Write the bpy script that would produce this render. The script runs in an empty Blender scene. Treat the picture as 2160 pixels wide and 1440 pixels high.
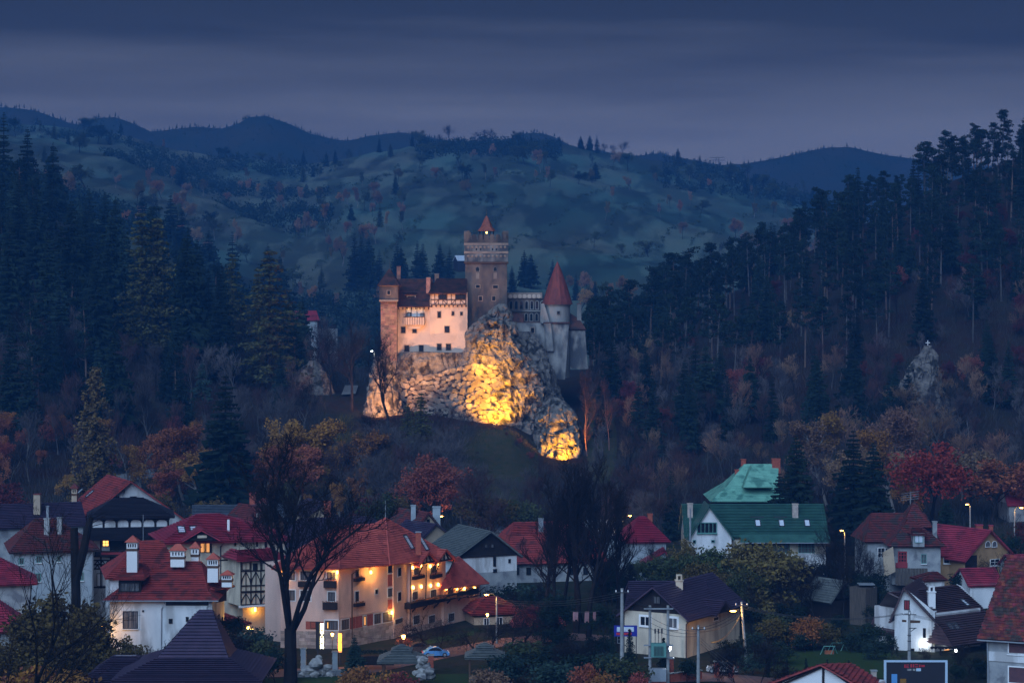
import bpy, math, random
import numpy as np
from mathutils import Vector, Matrix, noise as mnoise
R = math.radians
random.seed(7)
rng = np.random.default_rng(7)
SC = bpy.context.scene
COL = SC.collection

# ------------------------------------------------------------------ camera
F = 4800.0            # focal length in pixels of the 2160 px wide photograph
CX, HY = 1080.0, 620.0  # principal column, eye-level row
CAMZ = 50.0
cam_d = bpy.data.cameras.new('camera')
cam = bpy.data.objects.new('camera', cam_d); COL.objects.link(cam)
cam.location = (0, 0, CAMZ); cam.rotation_euler = (R(90), 0, 0)
cam_d.sensor_width = 36.0; cam_d.lens = 36.0 * F / 2160.0
cam_d.shift_y = -(720.0 - HY) / 2160.0
cam_d.clip_start = 1.0; cam_d.clip_end = 20000.0
SC.camera = cam

# ------------------------------------------------------------------ world: overcast blue-hour sky
SUN_AZ = R(200); SUN_EL = R(38)
w = bpy.data.worlds.new('World'); SC.world = w; w.use_nodes = True
wt = w.node_tree; wt.nodes.clear()
wo = wt.nodes.new('ShaderNodeOutputWorld'); wb = wt.nodes.new('ShaderNodeBackground')
sky = wt.nodes.new('ShaderNodeTexSky'); sky.sky_type = 'NISHITA'; sky.sun_disc = False
sky.sun_elevation = R(1.0); sky.sun_rotation = SUN_AZ; sky.altitude = 700
tc = wt.nodes.new('ShaderNodeTexCoord'); sep = wt.nodes.new('ShaderNodeSeparateXYZ')
wt.links.new(tc.outputs['Generated'], sep.inputs[0])
# soft cloud deck: streaky noise shifts the elevation at which the deck darkens
mp = wt.nodes.new('ShaderNodeMapping'); mp.inputs['Scale'].default_value = (2.2, 2.2, 26.0)
wt.links.new(tc.outputs['Generated'], mp.inputs[0])
nz = wt.nodes.new('ShaderNodeTexNoise'); nz.inputs['Scale'].default_value = 1.6; nz.inputs['Detail'].default_value = 5
wt.links.new(mp.outputs[0], nz.inputs['Vector'])
m1 = wt.nodes.new('ShaderNodeMath'); m1.operation = 'MULTIPLY_ADD'
m1.inputs[1].default_value = 0.075; m1.inputs[2].default_value = -0.0375
wt.links.new(nz.outputs['Fac'], m1.inputs[0])
m2 = wt.nodes.new('ShaderNodeMath'); m2.operation = 'ADD'
wt.links.new(sep.outputs['Z'], m2.inputs[0]); wt.links.new(m1.outputs[0], m2.inputs[1])
rp = wt.nodes.new('ShaderNodeValToRGB')
e = rp.color_ramp.elements
e[0].position = 0.0; e[0].color = (0.090, 0.094, 0.110, 1)
e[1].position = 0.17; e[1].color = (0.005, 0.005, 0.007, 1)
for p_, c_ in ((0.06, (0.082, 0.086, 0.102, 1)), (0.085, (0.044, 0.047, 0.058, 1)), (0.118, (0.0095, 0.0105, 0.014, 1))):
    n_ = e.new(p_); n_.color = c_
wt.links.new(m2.outputs[0], rp.inputs[0])
mixw = wt.nodes.new('ShaderNodeMixRGB'); mixw.blend_type = 'ADD'; mixw.inputs[0].default_value = 0.004
wt.links.new(rp.outputs[0], mixw.inputs[1]); wt.links.new(sky.outputs[0], mixw.inputs[2])
wt.links.new(mixw.outputs[0], wb.inputs[0]); wb.inputs[1].default_value = 0.86
wt.links.new(wb.outputs[0], wo.inputs[0])

# twilight glow of the bright half of the overcast sky, behind the photographer
sl = bpy.data.lights.new('sun', 'SUN'); sl.energy = 1.5; sl.angle = R(55); sl.color = (0.50, 0.70, 1.0)
sun = bpy.data.objects.new('sun', sl); COL.objects.link(sun)
sun.rotation_euler = (R(90) - SUN_EL, 0, -(SUN_AZ - R(180)))

vs = SC.view_settings
SC.display_settings.display_device = 'sRGB'
vs.view_transform = 'Standard'; vs.look = 'None'; vs.gamma = 1.0; vs.use_curve_mapping = False; vs.exposure = 1.38
SC.render.engine = 'CYCLES'
cy = SC.cycles
cy.use_denoising = True
cy.max_bounces = 5; cy.diffuse_bounces = 2; cy.glossy_bounces = 2; cy.transmission_bounces = 2
cy.volume_bounces = 0; cy.transparent_max_bounces = 4
cy.caustics_reflective = False; cy.caustics_refractive = False
cy.sample_clamp_indirect = 3.0; cy.sample_clamp_direct = 12.0
cy.use_light_tree = True

# ------------------------------------------------------------------ helpers
def P(px, py, D):
    return Vector(((px - CX) / F * D, D, CAMZ - (py - HY) / F * D))
def X(px, D): return (px - CX) / F * D
def Z(py, D): return CAMZ - (py - HY) / F * D

def link(o, parent=None):
    COL.objects.link(o)
    if parent is not None: o.parent = parent
    return o
def thing(name, label, cat, loc=(0, 0, 0), group=None, kind='thing'):
    o = bpy.data.objects.new(name, None); o.location = loc; o.empty_display_size = 0.3
    link(o); tag(o, label, cat, group, kind); return o
def tag(o, label=None, cat=None, group=None, kind=None):
    if label: o['label'] = label
    if cat: o['category'] = cat
    if group: o['group'] = group
    if kind: o['kind'] = kind
    return o
def wloc(o):
    v = Vector((0, 0, 0))
    while o is not None:
        v += Vector(o.location); o = o.parent
    return v
def copy_tree(o, parent=None, mats=None):
    c = o.copy(); COL.objects.link(c); c.parent = parent
    for ch in o.children: copy_tree(ch, c)
    return c

class MB:
    """collects faces in world coordinates, builds ONE mesh object"""
    def __init__(s): s.v = []; s.f = []; s.smooth = False
    def face(s, pts):
        i = len(s.v); s.v.extend([tuple(p) for p in pts]); s.f.append(tuple(range(i, i + len(pts)))); return s
    def box(s, c, size, M=None):
        hx, hy, hz = size[0] / 2, size[1] / 2, size[2] / 2
        vs_ = [Vector((x, y, z)) for x in (-hx, hx) for y in (-hy, hy) for z in (-hz, hz)]
        if M is not None: vs_ = [M @ v for v in vs_]
        c = Vector(c); i = len(s.v); s.v.extend([tuple(c + v) for v in vs_])
        for q in ((0, 1, 3, 2), (4, 6, 7, 5), (0, 4, 5, 1), (2, 3, 7, 6), (0, 2, 6, 4), (1, 5, 7, 3)):
            s.f.append(tuple(i + k for k in q))
        return s
    def bar(s, a, b, w, d=None, up=None):
        a = Vector(a); b = Vector(b); d = w if d is None else d
        t = (b - a); L = t.length; t.normalize()
        up = Vector(up) if up is not None else (Vector((0, 0, 1)) if abs(t.z) < .9 else Vector((0, 1, 0)))
        x = t.cross(up).normalized(); y = x.cross(t).normalized()
        M = Matrix((x, t, y)).transposed()
        return s.box((a + b) / 2, (w, L, d), M)
    def prism(s, pts, ext):
        """closed polygon extruded by vector ext"""
        pts = [Vector(p) for p in pts]; ext = Vector(ext); n = len(pts); i = len(s.v)
        s.v.extend([tuple(p) for p in pts]); s.v.extend([tuple(p + ext) for p in pts])
        s.f.append(tuple(range(i, i + n))); s.f.append(tuple(reversed(range(i + n, i + 2 * n))))
        for k in range(n):
            j = (k + 1) % n
            s.f.append((i + k, i + n + k, i + n + j, i + j))
        return s
    def tube(s, path, radii, sides=6, caps=True):
        path = [Vector(p) for p in path]
        if not hasattr(radii, '__len__'): radii = [radii] * len(path)
        rings = []
        for k, p in enumerate(path):
            t = (path[min(k + 1, len(path) - 1)] - path[max(k - 1, 0)])
            if t.length < 1e-6: t = Vector((0, 0, 1))
            t.normalize()
            ref = Vector((0, 0, 1)) if abs(t.z) < .9 else Vector((1, 0, 0))
            x = t.cross(ref).normalized(); y = x.cross(t)
            i = len(s.v)
            for q in range(sides):
                a = 2 * math.pi * q / sides
                s.v.append(tuple(p + (x * math.cos(a) + y * math.sin(a)) * radii[k]))
            rings.append(i)
        for k in range(len(rings) - 1):
            for q in range(sides):
                q2 = (q + 1) % sides
                s.f.append((rings[k] + q, rings[k] + q2, rings[k + 1] + q2, rings[k + 1] + q))
        if caps:
            s.f.append(tuple(rings[0] + q for q in reversed(range(sides))))
            s.f.append(tuple(rings[-1] + q for q in range(sides)))
        return s
    def lathe(s, c, prof, sides=16, a0=0.0, closed=True):
        c = Vector(c); rings = []
        for r, z in prof:
            i = len(s.v)
            for q in range(sides):
                a = a0 + 2 * math.pi * q / sides
                s.v.append((c.x + r * math.cos(a), c.y + r * math.sin(a), c.z + z))
            rings.append(i)
        for k in range(len(rings) - 1):
            for q in range(sides):
                q2 = (q + 1) % sides
                s.f.append((rings[k] + q, rings[k] + q2, rings[k + 1] + q2, rings[k + 1] + q))
        if closed:
            s.f.append(tuple(rings[0] + q for q in reversed(range(sides))))
            s.f.append(tuple(rings[-1] + q for q in range(sides)))
        return s
    def mesh(s, name, mat=None, off=(0, 0, 0)):
        me = bpy.data.meshes.new(name)
        ox, oy, oz = off
        me.from_pydata([(a - ox, b - oy, c - oz) for a, b, c in s.v], [], s.f)
        if mat is not None: me.materials.append(mat)
        if s.smooth: me.polygons.foreach_set('use_smooth', [True] * len(me.polygons))
        return me
    def build(s, name, mat, parent=None, label=None):
        """world coordinates -> local of the parent chain"""
        if parent is None:
            vv = np.array(s.v); c = vv.mean(0); c[2] = vv[:, 2].min()
            o = bpy.data.objects.new(name, s.mesh(name, mat, tuple(c))); o.location = tuple(c)
        else:
            o = bpy.data.objects.new(name, s.mesh(name, mat, tuple(wloc(parent))))
        link(o, parent)
        if label: o['label'] = label
        return o

# ------------------------------------------------------------------ materials
MATS = {}
def mat(name, col, col2=None, scale=1.5, rough=0.85, spec=0.25, bump=0.0, bscale=8.0, metal=0.0, detail=6, stretch=None,
        contrast=(0.35, 0.65), objvar=0.0, third=None, tscale=0.4):
    m = bpy.data.materials.new(name); m.use_nodes = True; MATS[name] = m
    nt = m.node_tree; b = nt.nodes['Principled BSDF']
    b.inputs['Roughness'].default_value = rough; b.inputs['Specular IOR Level'].default_value = spec
    b.inputs['Metallic'].default_value = metal
    geo = nt.nodes.new('ShaderNodeNewGeometry'); vec = geo.outputs['Position']
    if stretch:
        mpn = nt.nodes.new('ShaderNodeMapping'); mpn.inputs['Scale'].default_value = stretch
        nt.links.new(vec, mpn.inputs[0]); vec = mpn.outputs[0]
    out = None
    if col2 is not None:
        n = nt.nodes.new('ShaderNodeTexNoise'); n.inputs['Scale'].default_value = scale; n.inputs['Detail'].default_value = detail
        nt.links.new(vec, n.inputs['Vector'])
        r = nt.nodes.new('ShaderNodeValToRGB')
        r.color_ramp.elements[0].position = contrast[0]; r.color_ramp.elements[0].color = (*col, 1)
        r.color_ramp.elements[1].position = contrast[1]; r.color_ramp.elements[1].color = (*col2, 1)
        nt.links.new(n.outputs['Fac'], r.inputs[0]); out = r.outputs[0]
        if third is not None:
            n3 = nt.nodes.new('ShaderNodeTexNoise'); n3.inputs['Scale'].default_value = tscale; n3.inputs['Detail'].default_value = 4
            nt.links.new(vec, n3.inputs['Vector'])
            r3 = nt.nodes.new('ShaderNodeValToRGB')
            r3.color_ramp.elements[0].position = .52; r3.color_ramp.elements[1].position = .62
            nt.links.new(n3.outputs['Fac'], r3.inputs[0])
            mx = nt.nodes.new('ShaderNodeMixRGB'); nt.links.new(r3.outputs[0], mx.inputs[0])
            nt.links.new(out, mx.inputs[1]); mx.inputs[2].default_value = (*third, 1); out = mx.outputs[0]
    if objvar:
        oi = nt.nodes.new('ShaderNodeObjectInfo')
        hs = nt.nodes.new('ShaderNodeHueSaturation')
        mr = nt.nodes.new('ShaderNodeMapRange'); mr.inputs['To Min'].default_value = 1 - objvar; mr.inputs['To Max'].default_value = 1 + objvar
        nt.links.new(oi.outputs['Random'], mr.inputs[0]); nt.links.new(mr.outputs[0], hs.inputs['Value'])
        mh = nt.nodes.new('ShaderNodeMapRange'); mh.inputs['To Min'].default_value = .5 - objvar * .06; mh.inputs['To Max'].default_value = .5 + objvar * .06
        m7 = nt.nodes.new('ShaderNodeMath'); m7.operation = 'MULTIPLY'; m7.inputs[1].default_value = 7.3
        m8 = nt.nodes.new('ShaderNodeMath'); m8.operation = 'FRACT'
        nt.links.new(oi.outputs['Random'], m7.inputs[0]); nt.links.new(m7.outputs[0], m8.inputs[0]); nt.links.new(m8.outputs[0], mh.inputs[0])
        nt.links.new(mh.outputs[0], hs.inputs['Hue'])
        if out is not None: nt.links.new(out, hs.inputs['Color'])
        else: hs.inputs['Color'].default_value = (*col, 1)
        out = hs.outputs[0]
    if out is not None: nt.links.new(out, b.inputs['Base Color'])
    else: b.inputs['Base Color'].default_value = (*col, 1)
    if bump:
        nb = nt.nodes.new('ShaderNodeTexNoise'); nb.inputs['Scale'].default_value = bscale; nb.inputs['Detail'].default_value = 5
        nt.links.new(vec, nb.inputs['Vector'])
        bp = nt.nodes.new('ShaderNodeBump'); bp.inputs['Strength'].default_value = bump; bp.inputs['Distance'].default_value = .1
        nt.links.new(nb.outputs['Fac'], bp.inputs['Height']); nt.links.new(bp.outputs[0], b.inputs['Normal'])
    return m
def emit(name, col, strength):
    m = bpy.data.materials.new(name); m.use_nodes = True; MATS[name] = m
    b = m.node_tree.nodes['Principled BSDF']
    b.inputs['Base Color'].default_value = (*[min(1, c) for c in col], 1)
    b.inputs['Emission Color'].default_value = (*col, 1); b.inputs['Emission Strength'].default_value = strength
    return m

mat('plaster_white', (.68, .70, .72), (.54, .57, .60), .7, .9, .1, .15, 14, third=(.40, .41, .42), tscale=.5, stretch=(1, 1, .3))
mat('plaster_cream', (.62, .56, .45), (.48, .43, .35), .7, .9, .1, .15, 14, third=(.38, .34, .28), tscale=.5, stretch=(1, 1, .3))
mat('plaster_pink', (.70, .49, .41), (.58, .41, .35), .6, .9, .1, .15, 14, third=(.50, .36, .31), tscale=.4, stretch=(1, 1, .3))
mat('plaster_grey', (.33, .35, .36), (.24, .26, .28), .7, .92, .1, .2, 10, third=(.16, .17, .19), tscale=.5)
mat('plaster_bluegrey', (.36, .42, .46), (.27, .32, .36), .6, .92, .1, .2, 10)
mat('plaster_ochre', (.42, .27, .14), (.34, .22, .12), .6, .92, .1, .15, 12)
mat('plaster_beige', (.46, .37, .27), (.36, .29, .22), .6, .92, .1, .15, 12)
mat('brick_red', (.36, .10, .065), (.28, .07, .05), 3, .9, .15, .3, 20)
mat('tile_red', (.36, .052, .047), (.23, .040, .040), 1.2, .6, .35, .2, 20, third=(.13, .034, .036), tscale=.7)
mat('tile_orange', (.46, .10, .065), (.36, .075, .055), 1.2, .6, .35, .15, 20, third=(.30, .065, .05), tscale=.4)
mat('tile_coral', (.60, .125, .095), (.46, .088, .070), 1.0, .6, .35, .2, 20, third=(.33, .066, .056), tscale=.6)
mat('tile_magenta', (.38, .042, .075), (.28, .034, .06), .8, .42, .45, .15, 20, third=(.19, .03, .05), tscale=.6)
mat('tile_crimson', (.30, .024, .05), (.20, .02, .042), .8, .4, .5, .1, 20)
mat('tile_plum', (.060, .040, .075), (.040, .030, .058), .9, .42, .5, .1, 20)
mat('tile_brown', (.075, .040, .045), (.050, .030, .036), 1.0, .5, .4, .1, 20)
mat('tile_slate', (.085, .105, .135), (.06, .075, .10), 1.0, .5, .4, .1, 20)
mat('tile_dark', (.028, .024, .034), (.020, .018, .026), 1.0, .45, .4, .1, 20)
mat('tile_green', (.040, .125, .102), (.028, .088, .074), .7, .42, .45, .1, 20)
mat('copper_green', (.17, .42, .32), (.12, .31, .24), .55, .55, .4, .1, 9, third=(.06, .19, .15), tscale=.5)
mat('tile_moss', (.20, .030, .028), (.07, .024, .024), 1.1, .8, .2, .3, 14, third=(.045, .035, .03), tscale=.6, objvar=.35)
mat('tile_old', (.17, .036, .034), (.085, .028, .03), 1.4, .8, .2, .3, 14, third=(.06, .045, .045), tscale=.7)
mat('shingle_grey', (.15, .17, .165), (.10, .115, .115), 1.5, .75, .2, .2, 14)
mat('wood_dark', (.022, .016, .014), (.014, .011, .011), 2, .75, .2, .2, 12)
mat('wood_brown', (.10, .055, .032), (.07, .04, .025), 2, .75, .2, .2, 12)
mat('board_grey', (.10, .085, .075), (.06, .055, .05), 1.5, .85, .15, .3, 12, stretch=(4, 4, .4))
mat('metal_dark', (.035, .038, .045), None, rough=.5, spec=.5)
mat('metal_zinc', (.26, .30, .34), (.20, .23, .27), 1.0, .4, .5)
mat('white_paint', (.74, .76, .78), None, rough=.6)
mat('frame_green', (.10, .26, .24), None, rough=.6)
mat('frame_red', (.24, .03, .04), None, rough=.6)
mat('concrete', (.30, .32, .33), (.20, .22, .24), 1.5, .9, .1, .3, 10)
mat('stone_pale', (.34, .34, .335), (.19, .195, .20), 1.1, .92, .1, .6, 5, third=(.16, .16, .17), tscale=.7)
mat('stone_wall', (.50, .43, .38), (.34, .29, .27), 1.3, .92, .1, .5, 4)
mat('rock', (.20, .185, .172), (.066, .062, .062), .8, .95, .1, 1.0, 1.6, third=(.032, .032, .03), tscale=.4, contrast=(.3, .7))
mat('rubble', (.235, .205, .18), (.11, .098, .09), .5, .95, .1, .8, 3, objvar=.32)
mat('mortar', (.05, .046, .042), (.03, .028, .027), 1, .95, .1)
mat('castle_plaster', (.58, .45, .37), (.50, .38, .32), .22, .93, .1, .3, 3, third=(.36, .30, .27), tscale=.2, stretch=(1, 1, .7))
mat('castle_keep', (.175, .128, .105), (.08, .066, .062), .45, .95, .1, .5, 2.5, third=(.05, .047, .05), tscale=.22, stretch=(1, 1, .45))
mat('castle_band', (.31, .24, .195), (.21, .17, .15), .6, .95, .1, .4, 3)
mat('castle_pale', (.27, .27, .265), (.10, .10, .105), .45, .95, .1, .5, 2.5, third=(.065, .07, .08), tscale=.24, stretch=(1, 1, .45))
mat('castle_drum', (.27, .275, .275), (.19, .195, .195), .3, .95, .1, .3, 3, third=(.17, .175, .18), tscale=.3, stretch=(1, 1, .4))
mat('castle_brick', (.36, .20, .14), (.24, .135, .10), .8, .95, .1, .6, 4, objvar=.3)
mat('castle_roof', (.105, .042, .035), (.055, .028, .027), .9, .75, .25, .3, 8, third=(.035, .025, .025), tscale=.5)
mat('castle_cone', (.20, .045, .038), (.12, .032, .03), .9, .7, .25, .2, 8, stretch=(2, 2, .2))
mat('castle_belfry', (.30, .085, .05), (.22, .06, .04), 1.2, .6, .3)
mat('asphalt', (.055, .055, .058), (.04, .04, .043), 1.5, .85, .3, .3, 20)
mat('paving_red', (.20, .115, .105), (.15, .09, .085), 2.5, .85, .2, .3, 12)
mat('path_stone', (.17, .175, .185), (.12, .125, .135), 1.2, .85, .2, .3, 6)
mat('lawn', (.026, .060, .018), (.035, .052, .018), .8, .95, .05, .6, 9)
mat('laundry', (.45, .26, .28), (.35, .22, .25), 3, .9, .1)
mat('flower', (.30, .07, .03), (.12, .10, .03), 5, .9, .1)
mat('car_blue', (.10, .30, .62), None, rough=.25, spec=.6)
mat('car_silver', (.42, .44, .46), None, rough=.25, spec=.6, metal=.3)
mat('tyre', (.015, .015, .016), None, rough=.8)
mat('glass_dark', (.012, .015, .020), None, rough=.08, spec=.6)
mat('sky_reflection', (.55, .62, .72), None, rough=.15, spec=.6)  # reflected sky put into the pale base colour
mat('glass_curtain', (.06, .065, .075), (.16, .16, .17), 2.2, .2, .5, stretch=(6, 6, .2), contrast=(.45, .6))
mat('blind', (.11, .05, .06), (.08, .04, .05), 2, .6)
mat('sign_blue', (.02, .03, .28), None, rough=.4)
mat('sign_pale', (.40, .55, .70), None, rough=.5)
mat('sign_red', (.42, .03, .05), None, rough=.5)
mat('sign_dark', (.02, .022, .03), None, rough=.5)
emit('lit_window', (1.0, .46, .10), 1.1)
emit('lit_dim', (1.0, .42, .12), .30)
emit('lamp_sodium', (1.0, .42, .06), 14.0)
emit('lamp_warm', (1.0, .50, .10), 7.0)
emit('lamp_white', (.85, .92, 1.0), 12.0)
emit('sign_neon_white', (1.0, .93, .62), 2.0)
emit('sign_neon_amber', (1.0, .42, .03), 1.8)

# ------------------------------------------------------------------ lamps with light
def lamp_light(loc, col, watts, parent, radius=.12, spot=None, aim=None, blend=.5):
    d = bpy.data.lights.new('lamp_light', 'SPOT' if spot else 'POINT')
    d.energy = watts; d.color = col; d.shadow_soft_size = radius
    o = bpy.data.objects.new('lamp_light', d)
    o.location = Vector(loc) - (wloc(parent) if parent else Vector((0, 0, 0)))
    if spot:
        d.spot_size = R(spot); d.spot_blend = blend
        o.rotation_euler = (Vector(aim) - Vector(loc)).to_track_quat('-Z', 'Y').to_euler()
    link(o, parent); return o
SODIUM = (1.0, .48, .10)
# ------------------------------------------------------------------ terrain
def zc(prof, D):
    return [(p, CAMZ + (HY - y) / F * D) for p, y in prof]
CREST = [(-700, 230), (-200, 250), (0, 258), (100, 264), (250, 280), (330, 306), (450, 328), (560, 340), (640, 347), (700, 338), (780, 322),
         (860, 306), (960, 298), (1100, 297), (1200, 306), (1330, 326), (1500, 350), (1620, 382), (1740, 428), (1900, 500), (2300, 520), (2900, 480)]
FAR = [(-700, 250), (-200, 230), (0, 219), (60, 224), (110, 240), (160, 260), (200, 243), (245, 240), (320, 274), (380, 266), (410, 262),
       (470, 266), (500, 257), (522, 241), (560, 238), (600, 252), (650, 274), (700, 290), (740, 292), (800, 278), (850, 274), (900, 284),
       (960, 296), (1060, 296), (1100, 278), (1130, 274), (1160, 280), (1210, 306), (1340, 326), (1390, 319), (1440, 330), (1520, 345), (1560, 344),
       (1640, 330), (1700, 316), (1750, 306), (1800, 307), (1850, 320), (1900, 327), (1960, 336), (2020, 346), (2160, 350), (2900, 300)]
DC, DF = 1900.0, 2350.0
ROWS = [
 (0,   [(0, -6)]), (180, [(0, -3)]), (290, [(0, 0)]), (400, [(0, 0)]),
 (450, [(-600, 4), (0, 3), (300, 2), (600, 1), (1400, 1), (2000, 2), (2800, 3)]),
 (490, [(-600, 12), (0, 8), (300, 6), (600, 4), (740, 3.5), (1000, 4.5), (1150, 3), (1400, 2), (1740, 2), (2000, 4), (2800, 6)]),
 (520, [(-600, 25), (0, 16), (300, 13), (600, 9), (740, 9), (1000, 11), (1080, 10), (1180, 6.5), (1400, 6), (1740, 6), (2000, 9), (2800, 14)]),
 (550, [(-600, 38), (0, 26), (300, 21), (600, 16), (740, 17), (1000, 16.5), (1080, 16), (1150, 11), (1240, 11), (1400, 11), (1740, 12), (2000, 17), (2800, 26)]),
 (580, [(-600, 50), (0, 36), (300, 29), (600, 23), (740, 24), (830, 25), (1000, 23), (1150, 18), (1250, 20), (1400, 18), (1740, 20), (2000, 27), (2800, 40)]),
 (620, [(-600, 70), (0, 50), (300, 40), (600, 30), (740, 27), (1000, 25), (1250, 25), (1400, 27), (1600, 31), (1740, 35), (2000, 45), (2800, 62)]),
 (680, [(-600, 85), (0, 64), (300, 50), (600, 32), (740, 26), (1000, 22), (1250, 26), (1400, 35), (1600, 45), (1740, 53), (2000, 67), (2800, 90)]),
 (760, [(-600, 98), (0, 74), (300, 55), (600, 30), (740, 24), (1000, 20), (1250, 25), (1400, 38), (1600, 55), (1740, 67), (2000, 87), (2160, 96), (2800, 120)]),
 (900, [(-600, 120), (0, 92), (200, 80), (300, 71), (440, 56), (600, 34), (740, 22), (1250, 20), (1400, 28), (1600, 50), (1740, 64), (2000, 88), (2160, 100), (2800, 135)]),
 (1000, [(-600, 125), (0, 96), (300, 68), (440, 46), (600, 34), (1250, 34), (1500, 40), (1740, 55), (2000, 75), (2800, 110)]),
 (1150, [(-600, 140), (0, 112), (300, 84), (440, 66), (600, 54), (800, 56), (1100, 58), (1400, 57), (1740, 56), (2000, 62), (2800, 90)]),
 (DC, zc(CREST, DC)),
 (2030, [(p, z - 30) for p, z in zc(CREST, DC)]),
 (2150, [(p, 118) for p, z in zc(CREST, DC)]),
 (DF, zc(FAR, DF)),
 (3000, [(p, z - 100) for p, z in zc(FAR, DF)]),
]
_RD = np.array([r[0] for r in ROWS], float)
_RP = [(np.array([q[0] for q in r[1]], float), np.array([q[1] for q in r[1]], float)) for r in ROWS]
def T0(px, D):
    i = int(np.searchsorted(_RD, D)) ; i = min(max(i, 1), len(_RD) - 1)
    a = float(np.interp(px, *_RP[i - 1])); b = float(np.interp(px, *_RP[i]))
    t = (D - _RD[i - 1]) / (_RD[i] - _RD[i - 1]); t = min(max(t, 0), 1)
    return a + (b - a) * t
def T(px, D):
    z = T0(px, D)
    x = X(px, D)
    if D > 430:
        k = min(1, (D - 430) / 150)
        z += .9 * k * mnoise.fractal((x * .05, D * .05, 3), 1, 2, 3)
    if D > 900:
        k = min(1, (D - 900) / 300) * (1.0 if D < 2300 else .6)
        edge = min(1, abs(D - DC) / 250)          # keep the skyline where it is
        edge2 = min(1, abs(D - DF) / 250)
        # gullies running diagonally down the meadow
        z += 9 * k * edge * edge2 * mnoise.fractal(((x + .55 * D) * .009, (D - .3 * x) * .0035, 9), 1, 2, 4)
        z += 2.2 * k * edge2 * mnoise.fractal((x * .03, D * .03, 5), 1, 2, 3)
    return z
def TX(x, y): return T(CX + F * x / y, y)

def build_terrain():
    cols = list(np.linspace(-700, 2860, 190))
    ds = list(np.arange(60, 300, 30)) + list(np.arange(300, 900, 7)) + list(np.arange(900, 2120, 18)) + list(np.arange(2120, 3001, 28))
    vs_, fs = [], []
    for D in ds:
        for c in cols: vs_.append((X(c, D), D, T(c, D)))
    n = len(cols)
    for i in range(len(ds) - 1):
        for j in range(n - 1):
            a = i * n + j; fs.append((a, a + 1, a + n + 1, a + n))
    me = bpy.data.meshes.new('ground'); me.from_pydata(vs_, [], fs)
    me.polygons.foreach_set('use_smooth', [True] * len(fs))
    m = bpy.data.materials.new('ground'); m.use_nodes = True
    nt = m.node_tree; b = nt.nodes['Principled BSDF']; b.inputs['Roughness'].default_value = .95; b.inputs['Specular IOR Level'].default_value = .05
    geo = nt.nodes.new('ShaderNodeNewGeometry'); sp = nt.nodes.new('ShaderNodeSeparateXYZ'); nt.links.new(geo.outputs['Position'], sp.inputs[0])
    def noise_ramp(scale, c1, c2, lo=.35, hi=.65, stretch=None, rot=0):
        v = geo.outputs['Position']
        if stretch:
            q = nt.nodes.new('ShaderNodeMapping'); q.inputs['Scale'].default_value = stretch; q.inputs['Rotation'].default_value = (0, 0, rot)
            nt.links.new(v, q.inputs[0]); v = q.outputs[0]
        t = nt.nodes.new('ShaderNodeTexNoise'); t.inputs['Scale'].default_value = scale; t.inputs['Detail'].default_value = 8
        nt.links.new(v, t.inputs['Vector'])
        r = nt.nodes.new('ShaderNodeValToRGB'); r.color_ramp.elements[0].position = lo; r.color_ramp.elements[1].position = hi
        r.color_ramp.elements[0].color = (*c1, 1); r.color_ramp.elements[1].color = (*c2, 1)
        nt.links.new(t.outputs['Fac'], r.inputs[0]); return r.outputs[0]
    def mixn(f, a, c):
        q = nt.nodes.new('ShaderNodeMixRGB'); nt.links.new(f, q.inputs[0]); nt.links.new(a, q.inputs[1]); nt.links.new(c, q.inputs[2]); return q.outputs[0]
    def step(lo, hi):
        q = nt.nodes.new('ShaderNodeMapRange'); q.inputs['From Min'].default_value = lo; q.inputs['From Max'].default_value = hi
        nt.links.new(sp.outputs['Y'], q.inputs[0]); return q.outputs[0]
    village = noise_ramp(.22, (.016, .026, .012), (.034, .030, .022))
    wood = noise_ramp(.12, (.026, .013, .010), (.026, .024, .018))
    mead = noise_ramp(.012, (.062, .118, .100), (.110, .128, .095), .4, .62, (1, .35, 1), R(35))
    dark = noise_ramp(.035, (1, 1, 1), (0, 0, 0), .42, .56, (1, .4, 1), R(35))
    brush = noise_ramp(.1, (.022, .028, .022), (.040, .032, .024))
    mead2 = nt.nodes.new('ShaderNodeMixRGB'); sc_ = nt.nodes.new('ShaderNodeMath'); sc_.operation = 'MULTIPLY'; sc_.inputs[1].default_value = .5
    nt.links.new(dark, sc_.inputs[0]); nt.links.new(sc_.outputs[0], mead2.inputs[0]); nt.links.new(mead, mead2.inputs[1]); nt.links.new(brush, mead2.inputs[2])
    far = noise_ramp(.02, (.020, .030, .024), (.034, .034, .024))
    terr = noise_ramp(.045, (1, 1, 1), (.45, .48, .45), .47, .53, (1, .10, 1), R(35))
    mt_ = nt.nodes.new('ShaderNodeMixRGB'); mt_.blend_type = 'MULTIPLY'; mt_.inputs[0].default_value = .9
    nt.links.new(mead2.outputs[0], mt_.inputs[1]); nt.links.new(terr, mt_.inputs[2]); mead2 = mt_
    c = mixn(step(455, 500), village, wood)
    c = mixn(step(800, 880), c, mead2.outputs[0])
    c = mixn(step(1990, 2150), c, far)
    nt.links.new(c, b.inputs['Base Color'])
    nb = nt.nodes.new('ShaderNodeTexNoise'); nb.inputs['Scale'].default_value = .8; nb.inputs['Detail'].default_value = 8
    nt.links.new(geo.outputs['Position'], nb.inputs['Vector'])
    bp = nt.nodes.new('ShaderNodeBump'); bp.inputs['Strength'].default_value = .7; bp.inputs['Distance'].default_value = .5
    nt.links.new(nb.outputs['Fac'], bp.inputs['Height']); nt.links.new(bp.outputs[0], b.inputs['Normal'])
    me.materials.append(m)
    o = bpy.data.objects.new('ground', me); link(o)
    tag(o, 'valley floor rising into wooded slopes and misty meadow hills', 'ground', kind='structure')
build_terrain()

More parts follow.
